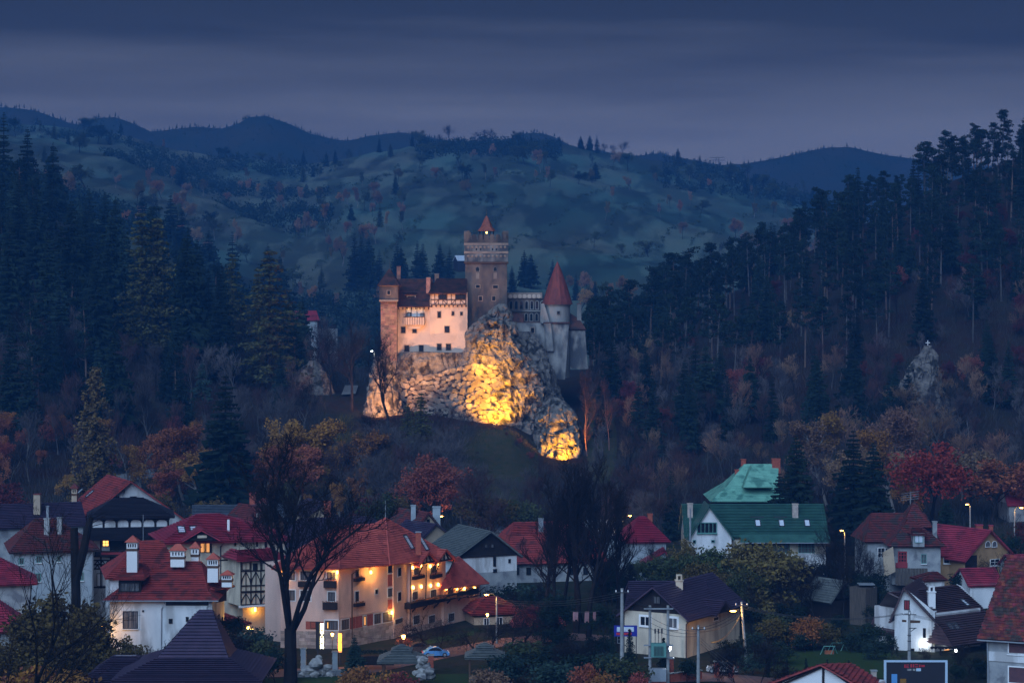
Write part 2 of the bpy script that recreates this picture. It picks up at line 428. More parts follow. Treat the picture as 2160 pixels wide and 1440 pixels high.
def sheet(name, pts, m, z=.02, label=None, cat=None, thick=0.0):
    """flat piece of ground given by pixel columns and distances"""
    mb = MB(); q = [Vector((X(p, D), D, T0(p, D) + z)) for p, D in pts]
    if thick: mb.prism(q, (0, 0, -thick))
    else: mb.face(q)
    o = mb.build(name, MATS[m]); tag(o, label, cat, kind='structure'); return o
# ------------------------------------------------------------------ trees
for nm, c1, c2, ov in (
    ('bark_dark', (.020, .016, .015), (.012, .011, .011), .2), ('bark_grey', (.10, .095, .095), (.06, .058, .06), .25),
    ('bark_pine', (.13, .085, .065), (.08, .06, .055), .25), ('bark_birch', (.20, .19, .18), (.10, .095, .095), .15),
    ('bark_floodlit', (.26, .13, .09), (.18, .10, .08), .1),  # warm floodlight tint put into the stem colour
    ('twig_dark', (.018, .013, .013), (.012, .010, .011), .2), ('twig_mist_grey', (.105, .090, .090), (.070, .064, .068), .35), ('twig_rust', (.085, .042, .038), (.055, .032, .033), .25),  # grey twigs lightened to imitate mist on the slopes
    ('needle_dark', (.008, .019, .015), (.014, .026, .017), .4), ('needle_blue', (.018, .042, .036), (.028, .050, .040), .3),
    ('needle_olive', (.085, .080, .025), (.050, .060, .025), .25), ('larch', (0.290, 0.137, 0.058), (0.203, 0.098, 0.052), .3),
    ('leaf_gold', (0.302, 0.141, 0.037), (0.209, 0.099, 0.031), .25), ('leaf_rust', (0.232, 0.062, 0.042), (0.151, 0.046, 0.037), .25),
    ('leaf_orange', (0.302, 0.089, 0.042), (0.197, 0.062, 0.042), .25), ('leaf_red', (0.290, 0.029, 0.029), (0.189, 0.026, 0.029), .2),
    ('leaf_wine', (.105, .020, .020), (.065, .018, .020), .3), ('leaf_dim', (.125, .088, .028), (.075, .060, .024), .3), ('leaf_green', (.040, .060, .026), (.055, .060, .026), .3), ('leaf_yellow', (0.348, 0.187, 0.031), (0.232, 0.125, 0.031), .25),
    ('leaf_pale', (0.243, 0.146, 0.089), (0.174, 0.104, 0.073), .3)):
    mat(nm, c1, c2, .9, .9, .1, objvar=ov)

def npmesh(name, V, Fc, m):
    me = bpy.data.meshes.new(name); me.from_pydata([tuple(v) for v in V], [], Fc); me.materials.append(MATS[m]); return me

def cloud(cs, n, spread, size, r, flat=1.0, droop=0.0):
    """leaf-sized quads around clump centres"""
    cs = np.asarray(cs, float); N = len(cs) * n
    base = np.repeat(cs, n, 0)
    d = r.normal(size=(N, 3)); d /= np.linalg.norm(d, axis=1)[:, None] + 1e-9
    rad = r.random((N, 1)) ** .45
    base = base + d * rad * np.array([spread, spread, spread * flat])
    a = r.normal(size=(N, 3)); a /= np.linalg.norm(a, axis=1)[:, None]
    a[:, 2] -= droop; a /= np.linalg.norm(a, axis=1)[:, None]
    b = np.cross(a, r.normal(size=(N, 3))); b /= np.linalg.norm(b, axis=1)[:, None]
    s = size * (.6 + .8 * r.random((N, 1)))
    a *= s; b *= s * .55
    V = np.empty((N * 4, 3)); V[0::4] = base - a * .5; V[1::4] = base + b * .5; V[2::4] = base + a * .5; V[3::4] = base - b * .5
    return V
def quads(V): return [(i, i + 1, i + 2, i + 3) for i in range(0, len(V), 4)]

PROTO = {}
def add_proto(key, trunk, crown, h): PROTO.setdefault(key, []).append((trunk, crown, h))

def spruce(key, seed, h=24, rmax=3.6, lev=30, nb=9, droop=.35, bare=.06, ragged=.25, hang=.55, mt='bark_dark', mc='needle_dark'):
    r = np.random.default_rng(seed); t = MB(); c = MB()
    t.tube([(0, 0, -1), (0, 0, h * .5), (0, 0, h * .98)], [h * .016, h * .010, .03], 6)
    for k in range(lev):
        f = k / (lev - 1); z0 = h * (bare + (1 - bare) * f ** .92) + r.normal() * .15
        L0 = rmax * (1 - f) ** .8 * (1 + .0 * f) + .18
        m = nb if f < .75 else max(5, nb - 3)
        off = r.random() * 6.28
        for q in range(m):
            a = off + 6.283 * q / m + r.normal() * .2
            L = L0 * (1 + r.normal() * ragged)
            if L < .15: continue
            ca, sa = math.cos(a), math.sin(a); dr = droop * (1.15 - f) * (1 + r.normal() * .3)
            prev = None
            ns = 4
            for i in range(ns + 1):
                u = i / ns; rr = u * L; zz = z0 - dr * L * (u - .35 * u * u)
                wd = .30 * L * (1 - u) ** .7 * (.35 + u) + .05
                p = (ca * rr, sa * rr, zz)
                l = (p[0] - sa * wd, p[1] + ca * wd, zz - .18 * wd - .1 * r.random()); g = (p[0] + sa * wd, p[1] - ca * wd, zz - .18 * wd - .1 * r.random())
                if prev:
                    c.face([prev[0], prev[1], p, l]); c.face([prev[0], p, g, prev[2]])
                    hl = hang * (.5 + r.random()) * (L / rmax + .25)
                    mx = [(prev[0][j] + p[j]) / 2 for j in range(3)]
                    c.face([prev[1], l, (mx[0] - sa * wd * .7, mx[1] + ca * wd * .7, zz - hl)])
                    c.face([prev[2], g, (mx[0] + sa * wd * .7, mx[1] - ca * wd * .7, zz - hl)])
                    c.face([prev[0], p, (mx[0], mx[1], zz - hl * .9)])
                prev = (p, l, g)
    add_proto(key, t.mesh(key + '_trunk', MATS[mt]), c.mesh(key + '_crown', MATS[mc]), h)

def pine(key, seed, h=22, bare=.5, nl=16, rad=3.6, n=46, lean=.03, mt='bark_pine', mc='needle_dark'):
    r = np.random.default_rng(seed); t = MB(); cs = []
    lx, ly = r.normal(size=2) * lean * h
    def ax(f): return Vector((lx * f * f, ly * f * f, h * f))
    t.tube([ax(-.04), ax(.3), ax(.65), ax(.98)], [h * .014, h * .011, h * .008, .05], 6)
    for k in range(nl):
        f = bare + (1 - bare) * (k + .5) / nl; a = r.random() * 6.283
        L = rad * (1.1 - .75 * ((f - bare) / (1 - bare))) * (.55 + .6 * r.random())
        s = ax(f); e_ = s + Vector((math.cos(a) * L, math.sin(a) * L, L * (.15 + .35 * r.random())))
        t.tube([s, (s + e_) / 2 + Vector((0, 0, -.1 * L)), e_], [.09, .06, .03], 4, False)
        cs += [e_, s.lerp(e_, .62) + Vector(r.normal(size=3) * .3)]
        if r.random() < .5: cs.append(e_ + Vector(r.normal(size=3) * .7))
    cs += [ax(.99), ax(.94)]
    V = cloud([tuple(c) for c in cs], n, 1.25, .62, r, .45)
    add_proto(key, t.mesh(key + '_trunk', MATS[mt]), npmesh(key + '_crown', V, quads(V), mc), h)

def branching(t, c, r, p, d, L, rad, lvl, maxl, nb, up, spread, wig, ends, tl=2, shrink=.62, minr=.008):
    ns = 4 if lvl <= 1 else (3 if lvl < maxl else 2)
    pts = [p]; rr = [rad]; q = p.copy(); dd = d.copy()
    for i in range(ns):
        dd = (dd + Vector(r.normal(size=3) * wig) + Vector((0, 0, up)) * .25).normalized()
        q = q + dd * (L / ns); pts.append(q.copy()); rr.append(max(rad * (1 - .75 * (i + 1) / ns), minr * .7))
    (t if lvl < tl else c).tube(pts, rr, (6 if lvl == 0 else 5 if lvl == 1 else 3), False)
    if lvl >= maxl: ends.append(q); return
    n = nb[lvl]
    for k in range(n):
        f = (.38 if lvl == 0 else .22) + ((.62 if lvl == 0 else .78) * (k + r.random() * .8) / n)
        f = min(f, .999); seg = min(int(f * ns), ns - 1); s = pts[seg].lerp(pts[seg + 1], f * ns - seg)
        base = (pts[seg + 1] - pts[seg]).normalized()
        perp = base.cross(Vector(r.normal(size=3))).normalized()
        sp = spread * (.7 + .6 * r.random())
        nd = (base * math.cos(sp) + perp * math.sin(sp) + Vector((0, 0, up * .5))).normalized()
        fall = (1.12 - .55 * f) if lvl == 0 else (1.05 - .4 * f)
        branching(t, c, r, s, nd, L * shrink * fall * (.75 + .5 * r.random()), max(rad * (.50 - .22 * f), minr), lvl + 1, maxl, nb, up, spread, wig, ends, tl, shrink, minr)

def bare(key, seed, h=18, nb=(8, 6, 5, 3), up=.35, spread=.75, wig=.16, trunk=.017, mt='bark_dark', mc='twig_dark', maxl=4, leaves=0, ml=None, fork=1, tf=.62, shrink=.62, lsize=.4, lspread=.8, minr=.012, stem=0.0):
    r = np.random.default_rng(seed); t = MB(); c = MB(); ends = []
    if stem: t.tube([(0, 0, -.5), (.1, .1, stem * .5), (0, 0, stem + .4)], [h * trunk * 1.25, h * trunk * 1.05, h * trunk], 9, False)
    for k in range(fork):
        d = Vector((0, 0, 1)) if fork == 1 else Vector((math.cos(6.28 * k / fork + seed) * .42, math.sin(6.28 * k / fork + seed) * .42, 1)).normalized()
        branching(t, c, r, Vector((0, 0, stem - .5)), d, h * tf * (.75 + .35 * ((k * 7 + 3) % 5) / 4 if fork > 1 else 1), h * trunk / (fork ** .4), 0, maxl, nb, up, spread, wig, ends, 2, shrink, minr)
    if leaves:
        V = cloud([tuple(e_) for e_ in ends], leaves, lspread, lsize, r, .8)
        n0 = len(c.v); c.v.extend([tuple(v) for v in V]); c.f.extend([tuple(n0 + j for j in q) for q in quads(V)])
    zs = np.array(c.v)[:, 2].max()
    cm = c.mesh(key + '_crown', MATS[ml or mc])
    add_proto(key, t.mesh(key + '_trunk', MATS[mt]), cm, float(zs))

def leafy(key, seed, h=16, nb=(9, 6, 4), up=.3, spread=.85, n=16, size=.45, spr=1.0, mt='bark_dark', ml='leaf_gold', tf=.6, shrink=.60, flat=.9, droop=0.0):
    r = np.random.default_rng(seed); t = MB(); c = MB(); ends = []
    branching(t, t, r, Vector((0, 0, -.5)), Vector((0, 0, 1)), h * tf, h * .016, 0, 3, nb, up, spread, .16, ends, 4, shrink)
    V = cloud([tuple(e_) for e_ in ends], n, spr, size, r, flat, droop)
    zs = V[:, 2].max()
    add_proto(key, t.mesh(key + '_trunk', MATS[mt]), npmesh(key + '_crown', V, quads(V), ml), float(zs))

for i in range(6): spruce('spruce', 11 + i, rmax=2.9 + .5 * (i % 3), lev=36 + 3 * (i % 4), bare=.05 + .08 * (i % 3), ragged=.24 + .05 * (i % 4), droop=.3 + .08 * (i % 3), hang=.5 + .12 * (i % 3))
spruce('garden_spruce', 31, h=18, rmax=4.6, lev=42, nb=11, droop=.38, bare=.03, ragged=.22, hang=.6)
spruce('garden_spruce', 32, h=18, rmax=4.4, lev=42, nb=11, droop=.42, bare=.03, ragged=.25, hang=.65)
def needle_tree(key, seed, h, rmax, mc, mt='bark_dark', lev=26, n=9, size=.5, bare_=.1, droop=.25, rag=.3, flat=.6):
    r = np.random.default_rng(seed); t = MB(); cs = []
    t.tube([(0, 0, -1), (0, 0, h * .5), (0, 0, h * .98)], [h * .016, h * .010, .03], 6)
    for k in range(lev):
        f = (k + r.random() * .6) / lev; z0 = h * (bare_ + (1 - bare_) * f); L0 = rmax * (1 - f) ** .75 + .2
        for q in range(7):
            a = r.random() * 6.283; L = max(.2, L0 * (1 + r.normal() * rag)); e_ = Vector((math.cos(a) * L, math.sin(a) * L, z0 - droop * L * (1 - .5 * f)))
            if f < .8: t.tube([(0, 0, z0), e_], [.05, .012], 3, False)
            for u in np.linspace(.25, 1, max(2, int(L / .7))): cs.append((e_.x * u, e_.y * u, z0 + (e_.z - z0) * u))
    V = cloud(cs, n, .5, size, r, flat, .4)
    add_proto(key, t.mesh(key + '_trunk', MATS[mt]), npmesh(key + '_crown', V, quads(V), mc), h)
for i in range(2): needle_tree('larch', 41 + i, 24, 3.4, 'needle_olive')
needle_tree('weeping_cypress', 51, 26, 4.2, 'needle_olive', lev=34, n=9, size=.6, bare_=.02, droop=.9, rag=.3, flat=1.3)
for i in range(7): pine('pine', 61 + i, bare=.26 + .09 * (i % 4), nl=17 + 2 * (i % 4), rad=2.9 + .3 * (i % 4), n=40)
for i in range(4): bare('bare_tree', 71 + i, minr=.018, up=.32 + .06 * (i % 2), nb=(11, 7, 6, 3))
for i in range(3): bare('far_bare_tree', 81 + i, nb=(10, 6, 5, 3), minr=.026, up=.4, spread=.6, mt='bark_grey', mc='twig_mist_grey', trunk=.012)
for i in range(3): leafy('autumn_tree', 91 + i, n=15)
for i in range(2): leafy('birch', 101 + i, h=18, nb=(16, 6, 4), up=.35, spread=.66, n=14, size=.42, spr=.9, mt='bark_birch', tf=.85, shrink=.42, droop=.5)
leafy('oak', 111, h=17, nb=(11, 7, 5), up=.22, spread=.95, n=16, size=.40, spr=.85, ml='leaf_rust', shrink=.66)
bare('poplar', 121, h=30, minr=.020, nb=(16, 11, 7, 4), up=.62, spread=.62, wig=.12, trunk=.016, tf=.85, shrink=.42)
bare('poplar', 122, h=30, minr=.020, nb=(16, 11, 7, 4), up=.58, spread=.66, wig=.13, trunk=.016, tf=.85, shrink=.42)
bare('spreading_tree', 131, h=30, minr=.022, nb=(13, 9, 7, 4), up=.34, spread=.70, wig=.16, trunk=.021, tf=.74, shrink=.50)
bare('forked_tree', 137, h=30, minr=.024, nb=(9, 8, 7, 4), up=.42, spread=.72, wig=.18, trunk=.021, tf=.62, shrink=.46, fork=5, stem=6.0)
bare('near_tree', 133, h=30, minr=.010, nb=(8, 7, 6, 4), up=.40, spread=.75, wig=.18, trunk=.016, tf=.6, shrink=.55, fork=3)
bare('orchard_tree', 135, h=10, minr=.014, nb=(7, 7, 5, 3), up=.1, spread=.95, wig=.30, trunk=.022, tf=.5, shrink=.75)
bare('orchard_tree', 136, h=10, minr=.014, nb=(8, 6, 5, 3), up=.15, spread=.9, wig=.28, trunk=.020, tf=.5, shrink=.75)
leafy('bush', 141, h=4, nb=(10, 5, 3), up=.3, spread=.9, n=12, size=.22, spr=.5, tf=.5, shrink=.75)
leafy('bush', 142, h=4, nb=(10, 6, 3), up=.4, spread=.8, n=12, size=.22, spr=.5, tf=.5, shrink=.75)
bare('bare_bush', 145, h=4, nb=(14, 6, 4, 2), up=.4, spread=.8, trunk=.008, tf=.6, shrink=.62)
bare('willow', 151, h=9, nb=(10, 7, 5, 3), up=.2, spread=.85, trunk=.02, leaves=7, ml='leaf_gold', lsize=.30, lspread=.5, tf=.5, shrink=.7)

_tc = 0
def plant(kind, px, D, h, label, cat='tree', group=None, crown=None, trunk=None, wide=1.0, name=None, z=None, rot=None, var=None, lean=0.0):
    global _tc
    ps = PROTO[kind]; pr = ps[(_tc if var is None else var) % len(ps)]; _tc += 1
    x = X(px, D); zz = T(px, D) if z is None else z
    o = thing(name or kind, label, cat, (x, D, zz - .1), group)
    k = h / pr[2]; o.scale = (k * wide, k * wide, k)
    o.rotation_euler = (lean * random.uniform(-1, 1), lean * random.uniform(-1, 1), random.random() * 6.283 if rot is None else rot)
    for nm, me, mm in (('trunk', pr[0], trunk), ('crown', pr[1], crown)):
        c = bpy.data.objects.new(nm, me); link(c, o)
        if mm: c.material_slots[0].link = 'OBJECT'; c.material_slots[0].material = MATS[mm]
    return o
def plant_to(kind, px, top, D, label, **kw):
    h = Z(top, D) - (T(px, D) if kw.get('z') is None else kw['z'])
    return plant(kind, px, D, max(h, 1.5), label, **kw)
# ------------------------------------------------------------------ woods on both slopes
rnd = random.Random(21)
GL = 'trees of the wood west of the castle'
GR = 'trees of the wood east of the castle'
used = []
def free(px, D, gap):
    x = X(px, D)
    for a, b in used:
        if (a - x) ** 2 + (b - D) ** 2 < gap * gap: return False
    used.append((x, D)); return True
SPL = 'tall dark spruce in the wood between the red roofs and the far meadow'
for px, top, D in ((8, 236, 765), (58, 268, 770), (112, 300, 800), (40, 366, 622), (78, 392, 612), (150, 418, 602), (128, 446, 620), (236, 440, 600),
                   (395, 490, 592), (440, 566, 600), (466, 553, 586), (178, 476, 610), (20, 430, 590), (268, 486, 640), (345, 520, 630), (100, 470, 585),
                   (205, 510, 575), (-30, 350, 640), (-60, 300, 690), (610, 610, 640)):
    used.append((X(px, D), D))
    plant_to('spruce', px, top, D, SPL, group=GL, crown='needle_dark')
OLV = 'olive green larch standing above the dark spruces of the western wood'
for px, top, D, wd in ((300, 448, 588, 1.25), (332, 458, 592, 1.2), (568, 528, 582, 1.5), (490, 534, 604, .9), (545, 566, 600, 1.0)):
    used.append((X(px, D), D)); plant_to('larch', px, top, D, OLV, group='olive larches of the western wood', wide=wd)
n = 0
while n < 105:
    px = rnd.uniform(-120, 640); D = rnd.uniform(525, 720)
    if px > 520 and D < 560: continue
    if not free(px, D, 4.2): continue
    h = rnd.uniform(15, 27) * (1.0 if px < 450 else .75)
    if rnd.random() < .72:
        plant('spruce', px, D, h, SPL, group=GL, crown=rnd.choice(['needle_dark', 'needle_dark', 'needle_blue']))
    else:
        plant('pine', px, D, h, 'bare-stemmed pine in the dark wood west of the castle', group='pines of the western wood')
    n += 1
n = 0
while n < 95:
    px = rnd.uniform(-100, 780); D = rnd.uniform(492, 600) if px < 560 else rnd.uniform(500, 660)
    if 690 < px < 775 and D < 600: continue
    if not free(px, D, 3.0): continue
    plant('far_bare_tree', px, D, rnd.uniform(9, 17), 'grey leafless tree on the misty slope west of the castle', name='leafless_tree', group='leafless trees of the western slope',
          crown=rnd.choice(['twig_mist_grey', 'twig_mist_grey', 'twig_rust', 'twig_dark']), trunk=rnd.choice(['bark_grey', 'bark_dark']))
    n += 1
n = 0
while n < 34:
    px = rnd.uniform(-60, 420); D = rnd.uniform(478, 540)
    if not free(px, D, 2.6): continue
    plant('autumn_tree', px, D, rnd.uniform(4, 9), 'small orange-leaved tree at the foot of the western wood', group='orange young trees under the western wood',
          crown=rnd.choice(['leaf_orange', 'leaf_orange', 'leaf_rust', 'leaf_gold']))
    n += 1

# right slope
PN = 'dark pine with flat-topped crown on the steep slope east of the castle'
for px, top, D in ((1290, 606, 680), (1330, 592, 690), (1372, 570, 700), (1420, 536, 720), (1460, 530, 715), (1500, 514, 722), (1540, 538, 720), (1585, 520, 735),
                   (1622, 490, 742), (1665, 478, 748), (1700, 458, 752), (1745, 408, 762), (1800, 384, 770), (1850, 380, 775), (1900, 368, 780), (1960, 352, 782),
                   (2030, 298, 792), (2060, 290, 785), (2085, 284, 790), (2120, 300, 780), (2156, 264, 792), (2190, 250, 800), (1250, 640, 670), (1265, 655, 640)):
    used.append((X(px, D), D)); plant_to('pine', px, top, D, PN, group=GR, wide=1.25)
n = 0
while n < 190:
    px = rnd.uniform(1235, 2260); D = rnd.uniform(600, 815)
    if not free(px, D, 4.0): continue
    plant('pine', px, D, rnd.uniform(14, 23) * (.8 if D > 740 else 1), PN, group=GR, trunk=rnd.choice(['bark_pine', 'bark_grey', 'bark_grey']), lean=.05)
    n += 1
n = 0
while n < 85:
    px = rnd.uniform(1235, 2260); D = rnd.uniform(545, 760)
    if not free(px, D, 4.0): continue
    plant('spruce', px, D, rnd.uniform(13, 21), 'pointed spruce among the pines east of the castle', group='spruces among the eastern pines')
    n += 1
n = 0
while n < 190:
    px = rnd.uniform(1232, 2230); D = rnd.uniform(485, 640)
    if not free(px, D, 2.2): continue
    if 1230 < px < 1300 and D < 545 and rnd.random() < .5: continue
    plant('far_bare_tree', px, D, rnd.uniform(6, 14), 'grey leafless tree in the misty wood below the eastern pines', name='eastern_leafless_tree', group='leafless trees of the eastern slope',  # generic leafless tree, same prototypes as on the western slope
          crown=rnd.choice(['twig_mist_grey', 'twig_mist_grey', 'twig_rust', 'leaf_pale']), trunk=rnd.choice(['bark_grey', 'bark_dark']))
    n += 1
n = 0
while n < 48:
    px = rnd.choice([rnd.uniform(1880, 2240), rnd.uniform(1880, 2240), rnd.uniform(1240, 1900)]); D = rnd.uniform(560, 700)
    if not free(px, D, 2.6): continue
    plant('autumn_tree', px, D, rnd.uniform(5, 10), 'dark red-leaved beech sapling under the eastern pines', group='red beech saplings of the eastern slope',
          crown=rnd.choice(['leaf_wine', 'leaf_rust', 'leaf_wine', 'leaf_wine']))
    n += 1

# ------------------------------------------------------------------ single trees at the foot of the slopes
plant_to('garden_spruce', 476, 788, 462, 'broad dark fir with a pale lower stem behind the slate roof', wide=.95, name='fir_tree', var=0, z=1)
plant_to('weeping_cypress', 200, 772, 474, 'olive weeping conifer rising above the big red gable roof', name='conifer', wide=1.15, crown='leaf_dim')
for px, top, D, m, k in ((392, 888, 486, 'leaf_orange', 1.3), (415, 945, 476, 'leaf_gold', 1.5), (562, 880, 484, 'leaf_gold', 1.1), (540, 930, 470, 'leaf_orange', 1.5), (655, 878, 486, 'leaf_yellow', 1.2), (640, 925, 476, 'leaf_gold', 1.3),
                      (702, 896, 482, 'leaf_yellow', 1.4), (672, 955, 474, 'leaf_yellow', 1.6), (360, 985, 470, 'leaf_orange', 1.6), (728, 905, 494, 'leaf_gold', 1.2), (612, 935, 468, 'leaf_orange', 1.2), (280, 905, 484, 'leaf_orange', 1.1), (300, 935, 480, 'leaf_gold', 1.0)):
    plant_to('birch', px, top, D, 'golden birch in front of the path up to the castle', group='golden birches below the castle path', crown=m, wide=k)
plant_to('oak', 925, 948, 440, 'round russet oak standing below the grassy castle mound', name='oak_tree', wide=1.05, z=1)
for px, top, D, m in ((888, 828, 520, 'needle_olive'), (860, 850, 528, 'needle_olive')):
    plant_to('larch', px, top, D, 'olive green larch in front of the lit castle wall', group='olive larches below the castle wall', crown=m, wide=1.3)
for px, top, D in ((800, 880, 500), (830, 900, 490), (765, 890, 496), (780, 940, 470), (740, 930, 478), (840, 945, 462), (1010, 985, 440), (1060, 1000, 462), (1100, 975, 470), (1130, 990, 455),
                   (1030, 1010, 430), (950, 905, 512), (985, 960, 470), (870, 930, 480), (910, 890, 516)):
    plant_to('far_bare_tree', px, top, D, 'thin leafless tree on the slope between castle rock and roofs', name='leafless_sapling', group='leafless trees under the castle rock',
             crown=rnd.choice(['twig_rust', 'twig_mist_grey', 'twig_dark']), wide=1.2)
for px, top, D in ((1000, 975, 425), (1025, 1040, 420), (820, 1000, 440), (1345, 960, 470), (1290, 980, 465), (1390, 1000, 450), (1360, 1020, 440), (1440, 1000, 455), (1300, 1040, 430)):
    plant_to('far_bare_tree', px, top, D, 'leafless grey-mauve tree behind the village roofs', group='leafless trees behind the roofs', crown=rnd.choice(['twig_rust', 'twig_mist_grey']), wide=1.3, z=0)
plant_to('spruce', 1415, 988, 452, 'slim young spruce in front of the misty wood', name='spruce', z=1, wide=.9)
plant_to('garden_spruce', 1680, 916, 424, 'dark spruce hiding the end of the pale green roof', name='spruce', z=0, wide=.95, var=1)
plant_to('garden_spruce', 1645, 995, 418, 'small dark spruce leaning on the pale green roof', name='spruce', z=0, var=0)
plant_to('garden_spruce', 1800, 904, 432, 'tallest dark spruce behind the street lamp with two lights', name='spruce', z=0, var=0, wide=.9)
plant_to('garden_spruce', 1842, 932, 428, 'dark spruce half hidden by its taller twin', name='spruce', z=0, var=1, wide=.95)
plant_to('garden_spruce', 1996, 1048, 400, 'short dark spruce between the old roof and the red maples', name='spruce', z=0, var=1)
plant_to('autumn_tree', 1962, 922, 466, 'deep red maple with some yellow leaves', name='maple', crown='leaf_red', wide=1.25, z=3)
plant_to('autumn_tree', 1925, 990, 462, 'yellow-leaved tree tucked behind the red maple', name='maple', crown='leaf_gold', wide=.8, z=3)
plant_to('autumn_tree', 2040, 942, 474, 'tawny tree between the red maple and the orange maple', name='maple', crown='leaf_pale', wide=1.4, z=3)
plant_to('autumn_tree', 2090, 965, 462, 'broad orange-red maple with dark bare stems', name='maple', crown='leaf_orange', wide=1.6, z=3)
plant_to('autumn_tree', 2150, 985, 470, 'dim orange tree beside the crimson roof', name='maple', crown='leaf_rust', wide=1.0, z=3)
for px, top, D, m in ((1870, 850, 500, 'leaf_pale'), (1890, 900, 480, 'leaf_gold'), (1760, 940, 470, 'leaf_pale'), (1745, 880, 500, 'leaf_pale'), (1700, 860, 520, 'leaf_gold'), (1910, 950, 470, 'leaf_pale')):
    plant_to('birch', px, top, D, 'pale tawny birch in front of the eastern slope', group='tawny birches below the eastern slope', crown=m, wide=1.2)
for px, top, D in ((1825, 850, 520), (1870, 860, 515), (1990, 840, 530), (1950, 870, 520), (2030, 900, 500), (2100, 900, 500), (1930, 860, 530)):
    plant_to('far_bare_tree', px, top, D, 'pale leafless shrub-like tree under the white rock needle', group='pale leafless trees under the rock needle', crown='leaf_pale', wide=1.4)
# two stems east of the crag, rosy floodlight painted into their bark
for px, top, D in ((1240, 760, 548), (1285, 790, 552)):
    plant_to('far_bare_tree', px, top, D, 'slender leafless tree with rosy stem beside the castle crag', group='rosy stems beside the crag', trunk='bark_floodlit', crown='twig_rust', wide=.55)

# big leafless trees beside the path and the castle
plant_to('spreading_tree', 742, 668, 566, 'large dark leafless tree beside the steps to the castle', name='leafless_tree', wide=.85)
plant_to('bare_tree', 820, 690, 548, 'dark leafless tree in front of the brick tower', name='leafless_tree', wide=.8)
plant_to('bare_tree', 700, 690, 580, 'leafless tree leaning over the castle path', name='leafless_tree', wide=.9)

# ------------------------------------------------------------------ far meadow hill: trees one can tell apart
SPF = 'blue-hazed spruce at the foot of the far meadow hill'
for px, top, D in ((748, 492, 1130), (762, 498, 1140), (778, 500, 1135), (800, 524, 1120), (838, 512, 1130), (846, 520, 1125), (880, 506, 1120), (892, 512, 1118), (928, 514, 1120), (948, 520, 1116),
                   (1106, 526, 1130), (1120, 534, 1128), (1166, 546, 1110), (1080, 560, 1100), (440, 482, 1010), (490, 487, 1000), (360, 408, 1020), (384, 440, 1000), (330, 420, 1030),
                   (300, 400, 1060), (565, 515, 1010), (1215, 575, 1080), (1255, 590, 1060), (590, 540, 1000), (398, 470, 990), (1180, 560, 1100)):
    plant_to('spruce', px, top, D, SPF, group='spruces at the foot of the meadow hill', wide=1.2, crown='needle_dark')
ORG = 'small hazy orange tree scattered over the far meadow hill'
n = 0
while n < 140:
    c = rnd.choice([(700, 1450, 80, 120), (800, 1500, 70, 100), (560, 1250, 120, 120), (400, 1300, 110, 150), (1230, 1400, 200, 180), (1600, 1500, 110, 160), (1100, 1650, 180, 100), (560, 1500, 150, 150), (1640, 1300, 60, 80), (1250, 1080, 60, 30), (150, 1050, 100, 60)])
    px = rnd.gauss(c[0], c[2]); D = rnd.gauss(c[1], c[3])
    if D < 1010 or D > 1860 or px < -50 or px > 1780: continue
    if not free(px, D, 7): continue
    plant(rnd.choice(['birch', 'autumn_tree']), px, D, rnd.uniform(8, 15), ORG, group='orange trees of the meadow hill', crown=rnd.choice(['larch', 'leaf_pale', 'leaf_dim', 'leaf_pale', 'leaf_green']), wide=rnd.uniform(.6, 1.0))
    n += 1
n = 0
while n < 110:
    px = rnd.uniform(-60, 1750); D = rnd.choice([rnd.uniform(1500, 1890), rnd.uniform(1700, 1890), rnd.uniform(1050, 1600)])
    if not free(px, D, 7): continue
    if 900 < px < 1700 and D < 1550 and rnd.random() < .7: continue
    plant(rnd.choice(['spruce', 'autumn_tree', 'far_bare_tree']), px, D, rnd.uniform(8, 15), 'dark tree or bush dotted about the upper meadow hill', group='dark trees of the upper meadow hill',
          crown=rnd.choice(['needle_dark', 'leaf_green']), wide=rnd.uniform(1.0, 1.6), name='hill_tree')
    n += 1
for px, top, k in ((870, 276, 'spruce'), (905, 286, 'spruce'), (950, 261, 'bare_tree'), (1003, 276, 'bare_tree'), (1022, 272, 'bare_tree'), (1035, 270, 'bare_tree'), (1180, 287, 'garden_spruce'), (1225, 286, 'garden_spruce'),
                   (1244, 285, 'garden_spruce'), (1274, 300, 'bare_tree'), (1310, 296, 'bare_tree'), (255, 258, 'spruce'), (346, 296, 'spruce'), (800, 290, 'spruce'), (925, 282, 'bare_tree'), (1290, 303, 'bare_tree'), (640, 316, 'spruce'), (1120, 283, 'spruce')):
    plant_to(k, px, top, 1885, 'lone tree silhouetted on the crest of the meadow hill', group='skyline trees', crown='needle_dark' if 'spruce' in k else 'twig_dark', wide=1.1, name='skyline_tree')

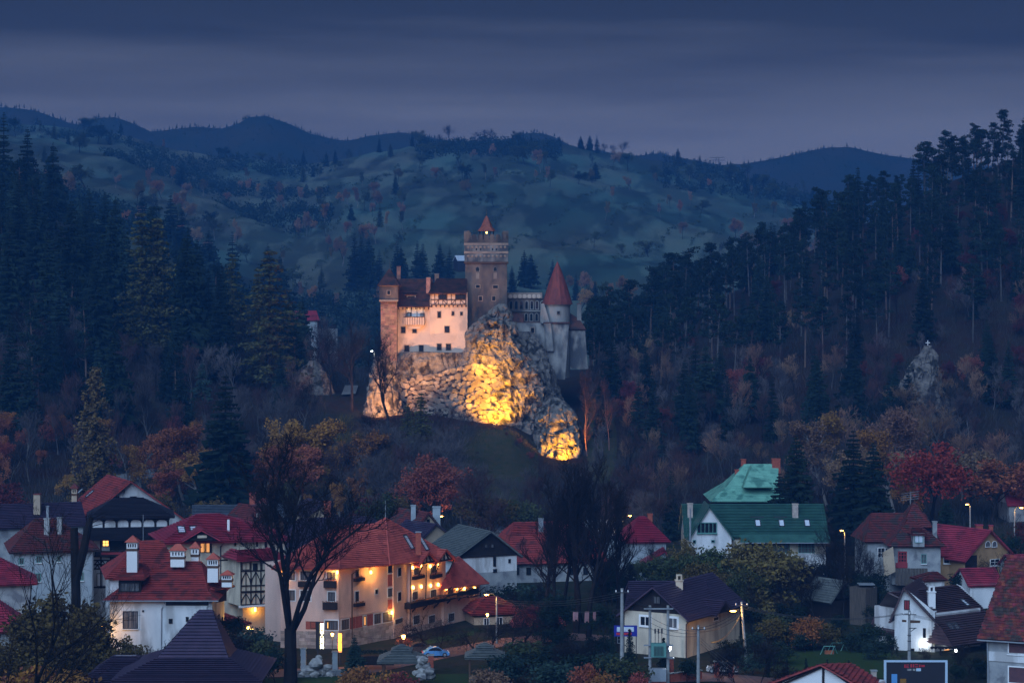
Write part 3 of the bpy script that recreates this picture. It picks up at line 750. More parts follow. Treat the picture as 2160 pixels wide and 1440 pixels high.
# hedgerows and scrub on the meadow hill, far ridge wood, undergrowth: masses nobody could count
def mass(name, pts, size, n, spread, m, label, flat=.7, seed=5, cat='scrub'):
    r = np.random.default_rng(seed)
    V = cloud(pts, n, spread, size, r, flat)
    o = bpy.data.objects.new(name, npmesh(name, V, quads(V), m)); link(o); tag(o, label, cat, kind='stuff'); return o
pts = []
for (a, d0, b, d1) in ((560, 1200, 720, 1560), (640, 1180, 960, 1700), (800, 1220, 900, 1420), (980, 1260, 1180, 1640), (1060, 1210, 1330, 1660), (1180, 1250, 1400, 1560),
                       (1290, 1180, 1480, 1480), (1400, 1250, 1640, 1620), (700, 1380, 860, 1800), (420, 1240, 640, 1640), (1000, 1440, 1100, 1760), (330, 1150, 500, 1500), (1500, 1280, 1690, 1560), (900, 1560, 1250, 1620), (640, 1620, 900, 1700), (1250, 1740, 1560, 1790)):
    L = int(60 + abs(b - a) * .25)
    for i in range(L):
        t = i / L; px = a + (b - a) * t + rnd.gauss(0, 4); D = d0 + (d1 - d0) * t + rnd.uniform(-5, 5)
        if rnd.random() < .45: continue
        pts.append((X(px, D), D, T(px, D) + rnd.uniform(.4, 2)))
mass("hedgerow_scrub", pts, 1.0, 14, 1.6, 'leaf_green', 'dark hedgerows running diagonally over the far meadow')
pts = []
for i in range(900):
    px = rnd.uniform(-200, 460); D = rnd.uniform(930, 1150); pts.append((X(px, D), D, T(px, D) + rnd.uniform(1, 7)))
for i in range(1100):
    px = rnd.uniform(400, 960); D = rnd.uniform(820, 1080) ; pts.append((X(px, D), D, T(px, D) + rnd.uniform(1, 8)))
for i in range(500):
    px = rnd.uniform(880, 1180); D = rnd.uniform(1740, 1890); pts.append((X(px, D), D, T(px, D) + rnd.uniform(0, 4)))
for i in range(2600):
    px = rnd.uniform(-100, 700); D = rnd.uniform(1300, 1890)
    if mnoise.noise((X(px, D) * .008, D * .008, 3.3)) < .12: continue
    pts.append((X(px, D), D, T(px, D) + rnd.uniform(0, 4)))
for i in range(400):
    px = rnd.uniform(1400, 1760); D = rnd.uniform(1650, 1890); pts.append((X(px, D), D, T(px, D) + rnd.uniform(0, 5)))
mass('distant_wood', pts, 1.7, 26, 3.2, 'needle_dark', 'hazy wood filling the valley behind the castle', 1.1, cat='wood')
# far ridge: cone-shaped tree tops along the skyline
mb = MB(); r = np.random.default_rng(4)
for i in range(4200):
    px = r.uniform(-120, 2280); D = DF + r.normal() * 45 - 10
    if r.random() < .3: D = DF - r.random() * 180
    h = r.uniform(2.2, 5.0); x = X(px, D); z = T(px, D) - 2; q = h * .2
    mb.face([(x - q, D, z), (x + q, D, z), (x, D, z + h)]); mb.face([(x, D - q, z), (x, D + q, z), (x, D, z + h)])
o = mb.build('far_forest', MATS['needle_dark']); tag(o, 'dark forest bristling along the far mountain ridge', 'forest', kind='stuff')
# undergrowth on the near slopes
mb = MB(); r = np.random.default_rng(8)
for i in range(60000):
    D = r.uniform(455, 690); px = r.uniform(-120, 2280)
    if 690 < px < 770 and 540 < D < 600: continue
    if 900 < px < 1140 and D > 505: continue
    if 1135 < px < 1232 and D > 535: continue
    x = X(px, D); z = T(px, D); h = r.uniform(.8, 3.2); a = r.random() * 3.14; q = r.uniform(.03, .09); dx, dy = r.normal(size=2) * .35 * h
    ca, sa = math.cos(a) * q, math.sin(a) * q
    mb.face([(x - ca, D - sa, z - .2), (x + ca, D + sa, z - .2), (x + dx, D + dy, z + h)])
o = mb.build('undergrowth', mat('brush', (.060, .050, .048), (.036, .042, .046), .05, .95, .05)); tag(o, 'leafless brush covering the slopes under the trees', 'undergrowth', kind='stuff')

n = 0
while n < 75:
    px = rnd.uniform(690, 985); D = rnd.uniform(462, 535)
    if 715 < px < 760 and D > 515: continue
    if not free(px, D, 2.4): continue
    plant('far_bare_tree', px, D, rnd.uniform(8, 15) * (.75 if D > 515 else 1), 'thin leafless tree on the slope between castle rock and roofs', name='leafless_sapling', group='leafless trees under the castle rock', crown=rnd.choice(['twig_mist_grey', 'twig_rust', 'twig_mist_grey', 'leaf_dim']), wide=1.2)
    n += 1

n = 0
while n < 26:
    px = rnd.uniform(560, 900); D = rnd.uniform(456, 510)
    if not free(px, D, 2.2): continue
    plant('birch', px, D, rnd.uniform(8, 13), 'slim yellowing birch among the leafless saplings below the castle', group='slim yellowing birches below the castle', crown=rnd.choice(['leaf_dim', 'leaf_gold', 'leaf_dim', 'needle_olive']), wide=rnd.uniform(.6, .9), name='slim_birch')
    n += 1
# ------------------------------------------------------------------ building kit
CAM = Vector((0, 0, CAMZ))
class Plane3:
    """a plane with origin o and axes u (along), v (up); n points outwards"""
    def __init__(s, o, u, v):
        s.o = Vector(o); s.u = Vector(u).normalized(); s.v = Vector(v).normalized(); s.n = s.u.cross(s.v).normalized()
    def uv(s, px, py):
        d = Vector(((px - CX) / F, 1, -(py - HY) / F))
        t = (s.o - CAM).dot(s.n) / d.dot(s.n); q = CAM + d * t - s.o
        return q.dot(s.u), q.dot(s.v)
    def p(s, u, v, off=0.0): return s.o + s.u * u + s.v * v + s.n * off
    def hit(s, px, py, off=0.0): return s.p(*s.uv(px, py), off)
def slab(mb, pl, u0, v0, u1, v1, t, off=0.0):
    """box lying on a plane"""
    mb.prism([pl.p(u0, v0, off), pl.p(u1, v0, off), pl.p(u1, v1, off), pl.p(u0, v1, off)], pl.n * t); return mb

def clip(poly, f):
    out = []
    for i in range(len(poly)):
        a, b = poly[i], poly[(i + 1) % len(poly)]; fa, fb = f(a), f(b)
        if fa >= 0: out.append(a)
        if (fa >= 0) != (fb >= 0): out.append(a + (b - a) * (fa / (fa - fb)))
    return out
def slope_plane(pts):
    n = Vector((0, 0, 0))
    for i in range(len(pts)):
        a, b = pts[i], pts[(i + 1) % len(pts)]
        n += Vector(((a.y - b.y) * (a.z + b.z), (a.z - b.z) * (a.x + b.x), (a.x - b.x) * (a.y + b.y)))
    n.normalize()
    if n.z < 0: n = -n
    u = Vector((-n.y, n.x, 0))
    if u.length < 1e-6: u = Vector((1, 0, 0))
    u.normalize(); v = n.cross(u).normalized()
    lo = min(pts, key=lambda p: p.z)
    return Plane3(lo, u, v)
def slope(pts, m, parent, course=.38, lift=.06, thick=.18, name='roof_slope', jitter=.15):
    """roof face laid in overlapping courses, with fascia and underside"""
    pts = [Vector(p) for p in pts]; pl = slope_plane(pts); mb = MB()
    vs_ = [(p - pl.o).dot(pl.v) for p in pts]; v0, v1 = min(vs_), max(vs_)
    if course < .6: course *= 1.12; lift = max(lift * 2.0, .11)
    n = max(1, int(round((v1 - v0) / course))); c = (v1 - v0) / n
    for k in range(n):
        a, b = v0 + k * c, v0 + (k + 1) * c
        q = clip(clip(pts, lambda p: (p - pl.o).dot(pl.v) - a + 1e-6), lambda p: b + 1e-6 - (p - pl.o).dot(pl.v))
        if len(q) < 3: continue
        jl = lift * (1 + random.uniform(-jitter, jitter))
        up = [p + pl.n * (jl * (1 - ((p - pl.o).dot(pl.v) - a) / c)) for p in q]
        mb.face(up)
        low = [(up[i], q[i]) for i in range(len(q)) if abs((q[i] - pl.o).dot(pl.v) - a) < 1e-4]
        if len(low) >= 2:
            low.sort(key=lambda w_: (w_[1] - pl.o).dot(pl.u)); L, H = low[0], low[-1]
            und_ = pl.v * (jl * .45); mb.face([L[1] + und_, H[1] + und_, H[0], L[0]])
    und = [p - pl.n * thick for p in pts]
    mb.face(list(reversed(und)))
    for i in range(len(pts)):
        j = (i + 1) % len(pts); mb.face([und[i], und[j], pts[j], pts[i]])
    return mb.build(name, MATS[m], parent), pl

class Block:
    """rectangular storey block; A,B = front corners (pixel column, distance); depth away from the eye"""
    def __init__(s, root, pa, da, pb, db, depth, z0=0.0):
        s.root = root; s.a = Vector((X(pa, da), da, 0)); s.b = Vector((X(pb, db), db, 0))
        s.u = (s.b - s.a).normalized(); s.W = (s.b - s.a).length; s.d = Vector((-s.u.y, s.u.x, 0)); s.depth = depth; s.z0 = z0
        s.f = Plane3(s.a, s.u, (0, 0, 1)); s.r = Plane3(s.b, s.d, (0, 0, 1)); s.l = Plane3(s.a + s.d * depth, -s.d, (0, 0, 1))
    def at(s, u, d, z): return s.a + s.u * u + s.d * d + Vector((0, 0, z))
    def upx(s, px):   # u on the front wall under a pixel column
        return s.f.uv(px, 900)[0]
    def walls(s, z1, m, z0=None, name='wall', parent=None):
        z0 = s.z0 if z0 is None else z0; mb = MB(); c = [s.at(0, 0, 0), s.at(s.W, 0, 0), s.at(s.W, s.depth, 0), s.at(0, s.depth, 0)]
        for i in range(4):
            p, q = c[i], c[(i + 1) % 4]
            mb.face([p + Vector((0, 0, z0)), q + Vector((0, 0, z0)), q + Vector((0, 0, z1)), p + Vector((0, 0, z1))])
        mb.face([p + Vector((0, 0, z1)) for p in c])
        return mb.build(name, MATS[m], parent or s.root)
    def ring_roof(s, rings, m, course=.38, lift=.06, skip='', parent=None, thick=.18):
        """rings: (u0,u1,d0,d1,z) from the eave up"""
        out = {}
        for k in range(len(rings) - 1):
            A, B = rings[k], rings[k + 1]
            ca = [s.at(A[0], A[2], A[4]), s.at(A[1], A[2], A[4]), s.at(A[1], A[3], A[4]), s.at(A[0], A[3], A[4])]
            cb = [s.at(B[0], B[2], B[4]), s.at(B[1], B[2], B[4]), s.at(B[1], B[3], B[4]), s.at(B[0], B[3], B[4])]
            for i, nm in enumerate('frbl'):
                if nm in skip: continue
                j = (i + 1) % 4; pts = [ca[i], ca[j]]
                if (cb[j] - ca[j]).length > 1e-4: pts.append(cb[j])
                if (cb[i] - cb[j]).length > 1e-4 and (cb[i] - ca[i]).length > 1e-4: pts.append(cb[i])
                if len(pts) < 3: continue
                n = (pts[1] - pts[0]).cross(pts[2] - pts[0])
                if n.length < 1e-4 or abs(n.normalized().z) < .05: continue
                out[nm + str(k)] = slope(pts, m, parent or s.root, course, lift, thick)[1]
        return out
    def gable(s, axis, ze, zr, m, mw, ov=.6, course=.38, ridge=.5, lift=.06, thick=.2, parent=None):
        """axis 'u': ridge parallel to the front; 'd': gable faces the eye"""
        root = parent or s.root
        if axis == 'u':
            e_ = ov * (zr - ze) / (s.depth * ridge); dm = s.depth * ridge
            pl = s.ring_roof([(-ov, s.W + ov, -ov, s.depth + ov, ze - e_), (-ov, s.W + ov, dm, dm, zr)], m, course, lift, 'lr', root, thick)
            for u in (0.02, s.W - .02):
                mb = MB(); mb.prism([s.at(u, 0, ze), s.at(u, s.depth, ze), s.at(u, dm, zr - .1)], s.u * (.05 if u < 1 else -.05)); mb.build('gable', MATS[mw], root)
        else:
            um = s.W * ridge; e_ = ov * (zr - ze) / um
            pl = s.ring_roof([(-ov, s.W + ov, -ov, s.depth + ov, ze - e_), (um, um, -ov, s.depth + ov, zr)], m, course, lift, 'fb', root, thick)
            for d in (0.02, s.depth - .02):
                mb = MB(); mb.prism([s.at(0, d, ze), s.at(s.W, d, ze), s.at(um, d, zr - .1)], s.d * (.05 if d < 1 else -.05)); mb.build('gable', MATS[mw], root)
        return pl
    def hip(s, ze, zr, m, ov=.7, iu0=None, iu1=None, dm=.5, course=.38, lift=.06, flare=0.0, parent=None, skip=''):
        h = s.depth * dm; iu0 = h if iu0 is None else iu0; iu1 = h if iu1 is None else iu1
        rings = [(-ov, s.W + ov, -ov, s.depth + ov, ze)]
        if flare: rings.append((flare, s.W - flare, flare, s.depth - flare, ze + flare * .45 + ov * .3))
        rings.append((min(iu0, s.W / 2), max(s.W - iu1, s.W / 2), h, h, zr))
        return s.ring_roof(rings, m, course, lift, skip, parent)

def window(root, pl, x0, y0, x1, y1, frame='wood_dark', glass='glass_dark', nx=2, ny=1, sill=None, fw=.09, arch=False, trim=None, off=0.0):
    u0, v0 = pl.uv(x0, y1); u1, v1 = pl.uv(x1, y0)
    if u1 < u0: u0, u1 = u1, u0
    return window_uv(root, pl, u0, v0, u1, v1, frame, glass, nx, ny, sill, fw, arch, trim, off)
def window_uv(root, pl, u0, v0, u1, v1, frame='wood_dark', glass='glass_dark', nx=2, ny=1, sill=None, fw=.09, arch=False, trim=None, off=0.0):
    mb = MB(); t = .10
    if trim:
        tb = MB(); e_ = .16
        slab(tb, pl, u0 - e_, v0 - e_, u1 + e_, v0, .06, off); slab(tb, pl, u0 - e_, v1, u1 + e_, v1 + e_, .06, off)
        slab(tb, pl, u0 - e_, v0, u0, v1, .06, off); slab(tb, pl, u1, v0, u1 + e_, v1, .06, off)
    slab(mb, pl, u0, v0, u1, v0 + fw, t, off); slab(mb, pl, u0, v0 + fw, u0 + fw, v1, t, off); slab(mb, pl, u1 - fw, v0 + fw, u1, v1, t, off)
    W = u1 - u0
    if arch:
        r = W / 2; c = (u0 + u1) / 2; N = 10
        for k in range(N):
            a, b = math.pi * k / N, math.pi * (k + 1) / N
            P4 = [(c + r * math.cos(a), v1 + r * math.sin(a)), (c + r * math.cos(b), v1 + r * math.sin(b)), (c + (r - fw) * math.cos(b), v1 + (r - fw) * math.sin(b)), (c + (r - fw) * math.cos(a), v1 + (r - fw) * math.sin(a))]
            mb.prism([pl.p(*q, off) for q in P4], pl.n * t)
    else: slab(mb, pl, u0 + fw, v1 - fw, u1 - fw, v1, t, off)
    for k in range(1, nx): c = u0 + W * k / nx; slab(mb, pl, c - fw * .35, v0 + fw, c + fw * .35, v1 - (0 if arch else fw), t * .9, off)
    for k in range(1, ny): c = v0 + (v1 - v0) * k / ny; slab(mb, pl, u0 + fw, c - fw * .3, u1 - fw, c + fw * .3, t * .85, off)
    wo_ = mb.build('window', MATS[frame], root)
    g = MB()
    if arch:
        r = W / 2 - fw * .5; c = (u0 + u1) / 2
        g.prism([pl.p(u0 + fw * .5, v0 + fw * .5, off + .01), pl.p(u1 - fw * .5, v0 + fw * .5, off + .01)] + [pl.p(c + r * math.cos(math.pi * k / 10), v1 + r * math.sin(math.pi * k / 10), off + .01) for k in range(11)], pl.n * .03)
    else: slab(g, pl, u0 + fw * .5, v0 + fw * .5, u1 - fw * .5, v1 - fw * .5, .03, off + .01)
    sub = wo_ if (root.parent is None) else root
    g.build('pane', MATS[glass], sub)
    if trim: tb.build('window_trim', MATS[trim], sub)
    if sill:
        sb = MB(); slab(sb, pl, u0 - .08, v0 - .12, u1 + .08, v0 - .01, .22, off); sb.build('sill', MATS[sill], sub)
    return wo_
def beam(root, pl, pts, m='wood_dark', wd=.16, t=.07, name='beam', off=0.0):
    """timber laid on a wall plane between pixel points"""
    mb = MB(); q = [pl.uv(*p) for p in pts]
    for (a, b), (c, d) in zip(q[:-1], q[1:]):
        L = math.hypot(c - a, d - b) or 1; nx_, ny_ = -(d - b) / L * wd / 2, (c - a) / L * wd / 2
        mb.prism([pl.p(a - nx_, b - ny_, off), pl.p(c - nx_, d - ny_, off), pl.p(c + nx_, d + ny_, off), pl.p(a + nx_, b + ny_, off)], pl.n * t)
    return mb.build(name, MATS[m], root)
def panel(root, pl, x0, y0, x1, y1, m, t=.05, name='panel', off=0.0):
    u0, v0 = pl.uv(x0, y1); u1, v1 = pl.uv(x1, y0); mb = MB(); slab(mb, pl, min(u0, u1), v0, max(u0, u1), v1, t, off)
    return mb.build(name, MATS[m], root)
def skylight(root, pl, x0, y0, x1, y1, glass='sky_reflection', frame='metal_dark', w_=None, h_=None):
    """roof window centred on the pixel box"""
    cu, cv = pl.uv((x0 + x1) / 2, (y0 + y1) / 2)
    a = pl.uv(x0, (y0 + y1) / 2)[0]; b = pl.uv(x1, (y0 + y1) / 2)[0]
    hw = (w_ or abs(b - a)) / 2; hv = (h_ or abs(pl.uv(x0, y0)[1] - pl.uv(x0, y1)[1])) / 2
    mb = MB(); f_ = .12; o_ = .06
    slab(mb, pl, cu - hw - f_, cv - hv - f_, cu + hw + f_, cv - hv, .14, o_); slab(mb, pl, cu - hw - f_, cv + hv, cu + hw + f_, cv + hv + f_, .14, o_)
    slab(mb, pl, cu - hw - f_, cv - hv, cu - hw, cv + hv, .14, o_); slab(mb, pl, cu + hw, cv - hv, cu + hw + f_, cv + hv, .14, o_)
    o = mb.build('skylight', MATS[frame], root)
    g = MB(); slab(g, pl, cu - hw, cv - hv, cu + hw, cv + hv, .05, o_); g.build('pane', MATS[glass], o); return o
def chimney(root, x0, ytop, x1, ybase, D, m='plaster_white', cap='tile_orange', style='flat', depth=None, yaw=0.0, u=None):
    wd = (x1 - x0) / F * D; dp = depth or wd; z1 = Z(ytop, D); z0 = Z(ybase, D) - .9
    c = Vector((X((x0 + x1) / 2, D), D, 0)); M = Matrix.Rotation(yaw, 3, 'Z')
    H = z1 - z0; mb = MB()
    if style == 'house':      # shaft, open lantern, tiled hip cap
        ch = min(.85, H * .28); lh = min(.8, H * .25); sh = H - ch - lh
        mb.box(c + Vector((0, 0, z0 + sh / 2)), (wd, dp, sh), M); o = mb.build('chimney', MATS[m], root)
        b = MB(); b.box(c + Vector((0, 0, z0 + sh - .22)), (wd + .14, dp + .14, .3), M); b.build('band', MATS['wood_brown'], o)
        l = MB(); l.box(c + Vector((0, 0, z0 + sh + lh / 2)), (wd * 1.02, dp * 1.02, lh), M); l.build('lantern', MATS[m], o)
        n = 2 if wd < 1.2 else 4
        for k in range(n):
            s_ = MB(); s_.box(c + M @ Vector(((k - (n - 1) / 2) * wd / (n + .6), -dp * .52, 0)) + Vector((0, 0, z0 + sh + lh * .45)), (.16, .08, lh * .55), M); s_.build('vent', MATS['glass_dark'], o)
        k = MB(); e_ = .28; zz = z0 + sh + lh
        q = [c + M @ Vector((sx * (wd / 2 + e_), sy * (dp / 2 + e_), 0)) + Vector((0, 0, zz)) for sx, sy in ((-1, -1), (1, -1), (1, 1), (-1, 1))]
        rl = max(0, (wd - dp) / 2); t0 = c + M @ Vector((-rl, 0, 0)) + Vector((0, 0, zz + ch)); t1 = c + M @ Vector((rl, 0, 0)) + Vector((0, 0, zz + ch))
        k.face([q[0], q[1], t1, t0]); k.face([q[1], q[2], t1]); k.face([q[2], q[3], t0, t1]); k.face([q[3], q[0], t0]); k.face(list(reversed(q)))
        k.build('chimney_cap', MATS[cap], o); return o
    mb.box(c + Vector((0, 0, z0 + H / 2)), (wd, dp, H), M); o = mb.build('chimney', MATS[m], root)
    k = MB()
    if style == 'arch':
        k.box(c + Vector((0, 0, z1 - .06)), (wd + .2, dp + .2, .14), M)
        for s_ in (-1, 1): k.box(c + M @ Vector((s_ * wd * .3, 0, 0)) + Vector((0, 0, z1 + .3)), (wd * .22, dp * .8, .6), M)
        k.box(c + Vector((0, 0, z1 + .66)), (wd * .82, dp * .85, .14), M)
        k.build('chimney_cap', MATS[m], o)
    else:
        k.box(c + Vector((0, 0, z1 + .05)), (wd + .16, dp + .16, .14), M); k.build('chimney_cap', MATS[cap], o)
    return o
def pipe(root, pts, m='metal_dark', r=.06, name='downpipe'):
    mb = MB(); mb.tube(pts, r, 6); return mb.build(name, MATS[m], root)
def house(name, label, px, D, cat='house', group=None, z=0.0): return thing(name, label, cat, (X(px, D), D, z), group)
# ------------------------------------------------------------------ castle crag
def crag(name, label, rows, D, dep, res=.33, amp=1.0, m='rock', cat='rock', seed=0, back=1.0, parent=None):
    """solid rock: for each height a left and right edge; elliptical plan, broken into blocks"""
    ys = [r[0] for r in rows]; zt, zb = Z(ys[0], D), Z(ys[-1], D)
    nz_ = max(8, int((zt - zb) / res)); vs_, fs = [], []
    wmax = max((r[2] - r[1]) / F * D for r in rows); na = int(2.4 * wmax / res); na = max(24, min(na, 420))
    for i in range(nz_ + 1):
        t = i / nz_; py = ys[0] + (ys[-1] - ys[0]) * t
        l = np.interp(py, ys, [r[1] for r in rows]); g = np.interp(py, ys, [r[2] for r in rows])
        dd = np.interp(py, ys, [(r[3] if len(r) > 3 else dep) for r in rows])
        cx = X((l + g) / 2, D); hw = (g - l) / 2 / F * D; z = Z(py, D)
        for k in range(na):
            a = 2 * math.pi * k / na; ca, sa = math.cos(a), math.sin(a)
            sx = math.copysign(abs(ca) ** .75, ca); sy = math.copysign(abs(sa) ** .75, sa)
            p = Vector((cx + hw * sx, D + dd * (1 if sy < 0 else back) * sy, z))
            nrm = Vector((ca, sa, 0))
            w_ = mnoise.noise_vector(p * .16) * 1.2
            q = Vector(((p.x + w_.x) * .30 + seed, (p.y + w_.y) * .30, (p.z + w_.z) * .17)); dist, pt = mnoise.voronoi(q, distance_metric='MANHATTAN')
            q2 = Vector(((p.x + w_.y) * .85 + seed, p.y * .85 + 7, (p.z + w_.x) * .55)); d2, pt2 = mnoise.voronoi(q2, distance_metric='CHEBYCHEV')
            tl1 = mnoise.noise_vector(pt[0] * 9); tl2 = mnoise.noise_vector(pt2[0] * 7)
            h = 1.15 * mnoise.noise(pt[0] * 7) + 1.3 * (q - pt[0]).dot(tl1) + .42 * mnoise.noise(pt2[0] * 5) + .8 * (q2 - pt2[0]).dot(tl2)
            crack = abs(mnoise.noise(Vector((p.x * .55 + seed, p.y * .55, p.z * .09))))
            h -= 1.5 * max(0, .10 - crack) * 8
            ledge = (p.z * .23 + .8 * mnoise.noise(Vector((p.x * .08, p.y * .08, seed)))) % 1.0
            h += .55 * (ledge - .5)
            h += .45 * mnoise.fractal(Vector((p.x * .7, p.y * .7, p.z * .3)), 1, 2, 5)
            edge = min(1, t * 8 + .25)
            p = p + nrm * h * amp * edge + Vector((0, 0, .5 * amp * mnoise.noise(pt[0] * 11)))
            vs_.append(tuple(p))
    for i in range(nz_):
        for k in range(na):
            j = (k + 1) % na; fs.append((i * na + k, (i + 1) * na + k, (i + 1) * na + j, i * na + j))
    fs.append(tuple(range(na)))
    mb = MB(); mb.v = vs_; mb.f = fs
    o = mb.build(name, MATS[m], parent)
    if label: tag(o, label, cat)
    return o
crag('rock_outcrop', 'tall jagged limestone crag rising against the square castle keep',
     [(640, 1052, 1066, 1.5), (660, 1030, 1078, 3), (690, 992, 1086, 5), (715, 982, 1092, 6), (745, 978, 1112, 7), (780, 960, 1140, 8), (840, 962, 1160, 9), (900, 985, 1165, 10), (960, 1000, 1190, 11)], 570, 8, amp=1.0, seed=3)
crag('rock_outcrop', 'grey rock bluff carrying the castle between its plaster facade and the rubble wall',
     [(742, 845, 990), (765, 822, 1000), (800, 805, 1010), (850, 800, 1020), (905, 815, 1030), (950, 800, 1050)], 577, 9, amp=.7, seed=9)
crag('rock_outcrop', 'orange-lit small crag below the brick tower', [(752, 792, 822, 2), (775, 786, 832, 3), (810, 778, 840, 4), (850, 770, 850, 5), (880, 765, 860, 6)], 566, 4, amp=.6, seed=15)
crag('rock_outcrop', 'rock shelf under the pale bastion wall', [(700, 1082, 1120, 4), (740, 1090, 1152, 6), (800, 1095, 1172, 8), (850, 1100, 1185, 9), (900, 1110, 1215, 10), (960, 1110, 1240, 10)], 577, 8, amp=.7, seed=22)
crag('rock_outcrop', 'low rounded crag lit yellow at the east foot of the castle hill',
     [(838, 1160, 1180, 2), (858, 1142, 1204, 4), (890, 1132, 1220, 5), (930, 1130, 1228, 6), (965, 1134, 1228, 7), (1000, 1130, 1232, 7)], 553, 6, amp=.75, seed=31)
# rubble retaining wall of roughly squared stones across the foot of the bluff
rw = thing('retaining_wall', 'rubble stone retaining wall lit yellow below the crag', 'stone wall', (X(960, 562), 562, 15))
def wall_d(px):   # gentle outward bulge of the wall in plan
    return 564.5 - 4.2 * math.exp(-((px - 1030) / 75.0) ** 2) + .00008 * (px - 960) ** 2
mb = MB(); cols = np.linspace(838, 1112, 40)
def wtop(px): return np.interp(px, [838, 900, 960, 985, 1010, 1060, 1095, 1112], [800, 790, 778, 768, 765, 772, 790, 820])
def wbot(px): return np.interp(px, [838, 900, 960, 1000, 1060, 1112], [872, 878, 900, 922, 924, 906])
for a, b in zip(cols[:-1], cols[1:]):
    mb.face([P(a, wbot(a) + 25, wall_d(a)), P(b, wbot(b) + 25, wall_d(b)), P(b, wtop(b), wall_d(b) + 1.5), P(a, wtop(a), wall_d(a) + 1.5)])
    mb.face([P(a, wtop(a), wall_d(a) + 1.5), P(b, wtop(b), wall_d(b) + 1.5), P(b, wtop(b) - 2, wall_d(b) + 7), P(a, wtop(a) - 2, wall_d(a) + 7)])
mb.build('mortar_face', MATS['mortar'], rw)
SM = []
rr_ = random.Random(3)
for k in range(10):
    m_ = MB(); pts = []
    n = rr_.choice([5, 6, 6, 7])
    ang = sorted([2 * math.pi * (i + rr_.uniform(-.28, .28)) / n for i in range(n)])
    ring = [(math.cos(a) * rr_.uniform(.86, 1.12) ** 1, math.sin(a) * rr_.uniform(.8, 1.1)) for a in ang]
    sq = lambda c: math.copysign(abs(c) ** .7, c)
    ring = [(sq(x) * .60, sq(z) * .58) for x, z in ring]
    back_ = [(x, .35, z) for x, z in ring]; mid = [(x, -.12, z) for x, z in ring]; frt = [(x * .9 + rr_.uniform(-.05, .05), -.34 + rr_.uniform(-.10, .08), z * .88 + rr_.uniform(-.05, .05)) for x, z in ring]
    m_.v = back_ + mid + frt
    for i in range(n):
        j = (i + 1) % n; m_.f += [(i, j, n + j, n + i), (n + i, n + j, 2 * n + j, 2 * n + i)]
    m_.v.append((rr_.uniform(-.2, .2), -.40, rr_.uniform(-.2, .2))); ct = len(m_.v) - 1
    for i in range(n): m_.f.append((2 * n + i, 2 * n + (i + 1) % n, ct))
    SM.append(m_.mesh('stone', MATS['rubble']))
cnt = 0; wl = wloc(rw); pts_ = []
tries = 0
while len(pts_) < 300 and tries < 60000:       # dart-throwing gives uneven rubble instead of courses
    tries += 1; px = rr_.uniform(840, 1110); y = rr_.uniform(768, 924)
    if not (wtop(px) + 3 < y < wbot(px)): continue
    sz = rr_.choice([8, 9, 10, 11, 13, 15]) * (1.0 if px > 940 else .85)
    if any(((px - a_) / 1.25) ** 2 + (y - b_) ** 2 < ((sz + c_) * .43) ** 2 for a_, b_, c_ in pts_): continue
    pts_.append((px, y, sz))
for px, y, sz in pts_:
    f = (y - wtop(px)) / (wbot(px) - wtop(px)); D = wall_d(px) + 1.5 * (1 - f) - .1
    o = bpy.data.objects.new('stone', rr_.choice(SM)); link(o, rw); o.location = P(px, y, D) - wl
    s_ = D / F; o.scale = (sz * s_ * rr_.uniform(1.15, 1.6), rr_.uniform(.7, 1.3), sz * s_ * rr_.uniform(.85, 1.15)); o.rotation_euler = (rr_.uniform(-.15, .15), rr_.uniform(-.45, .45), rr_.uniform(-.2, .2))

# ------------------------------------------------------------------ castle
CD = 575.0
CA = thing('castle', 'floodlit medieval castle with square keep on a limestone crag', 'castle', (X(1000, CD), CD, 30))
def cwin(pl, x0, y0, x1, y1, root=CA, nx=2, ny=2, arch=False, frame='wood_dark', glass='glass_dark'): return window(root, pl, x0, y0, x1, y1, frame, glass, nx, ny, None, .12, arch, 'castle_band')
# west wing
zb = 29.0
W1 = Block(CA, 838, 575, 908, 575, 11, zb); ze = Z(645, 575); W1.walls(ze + .4, 'castle_plaster')
W2 = Block(CA, 907, 573.4, 986, 573.4, 12, zb); ze2 = Z(643, 573.4); W2.walls(Z(617, 573.4), 'castle_plaster')
for k, (x0, y0, x1, y1) in enumerate(((846, 689, 855, 702), (870, 689, 879, 702), (853, 728, 863, 741), (884, 728, 893, 741), (859, 660, 866, 668), (888, 661, 895, 668))): cwin(W1.f, x0, y0, x1, y1)
for x0, y0, x1, y1 in ((923, 657, 930, 670), (953, 657, 958, 665), (971, 658, 976, 665), (938, 688, 948, 701), (922, 725, 931, 738), (941, 725, 951, 738)): cwin(W2.f, x0, y0, x1, y1)
# roofs
R1 = Block(CA, 832, 574.2, 912, 574.2, 12.5, zb)
pl = R1.ring_roof([(0, R1.W, -1.0, 13, ze - .2), (0, R1.W, 6, 6, Z(588, 580.2))], 'castle_roof', .45, .06, 'lr')
R2 = Block(CA, 906, 572.8, 984, 572.8, 13, zb)
ztim = Z(618, 572.8)
pl2 = R2.ring_roof([(-.3, R2.W, -.6, 13, ztim - .1), (1.6, R2.W, 6.5, 6.5, Z(587, 579.3))], 'castle_roof', .45, .06, 'r')
# eaves brackets of the west wing
for k in range(8):
    x = 841 + k * 9; mb = MB(); mb.bar(W1.f.hit(x, 652, .05), W1.f.hit(x, 645, 1.0), .2, .2); mb.build('bracket', MATS['wood_dark'], CA)
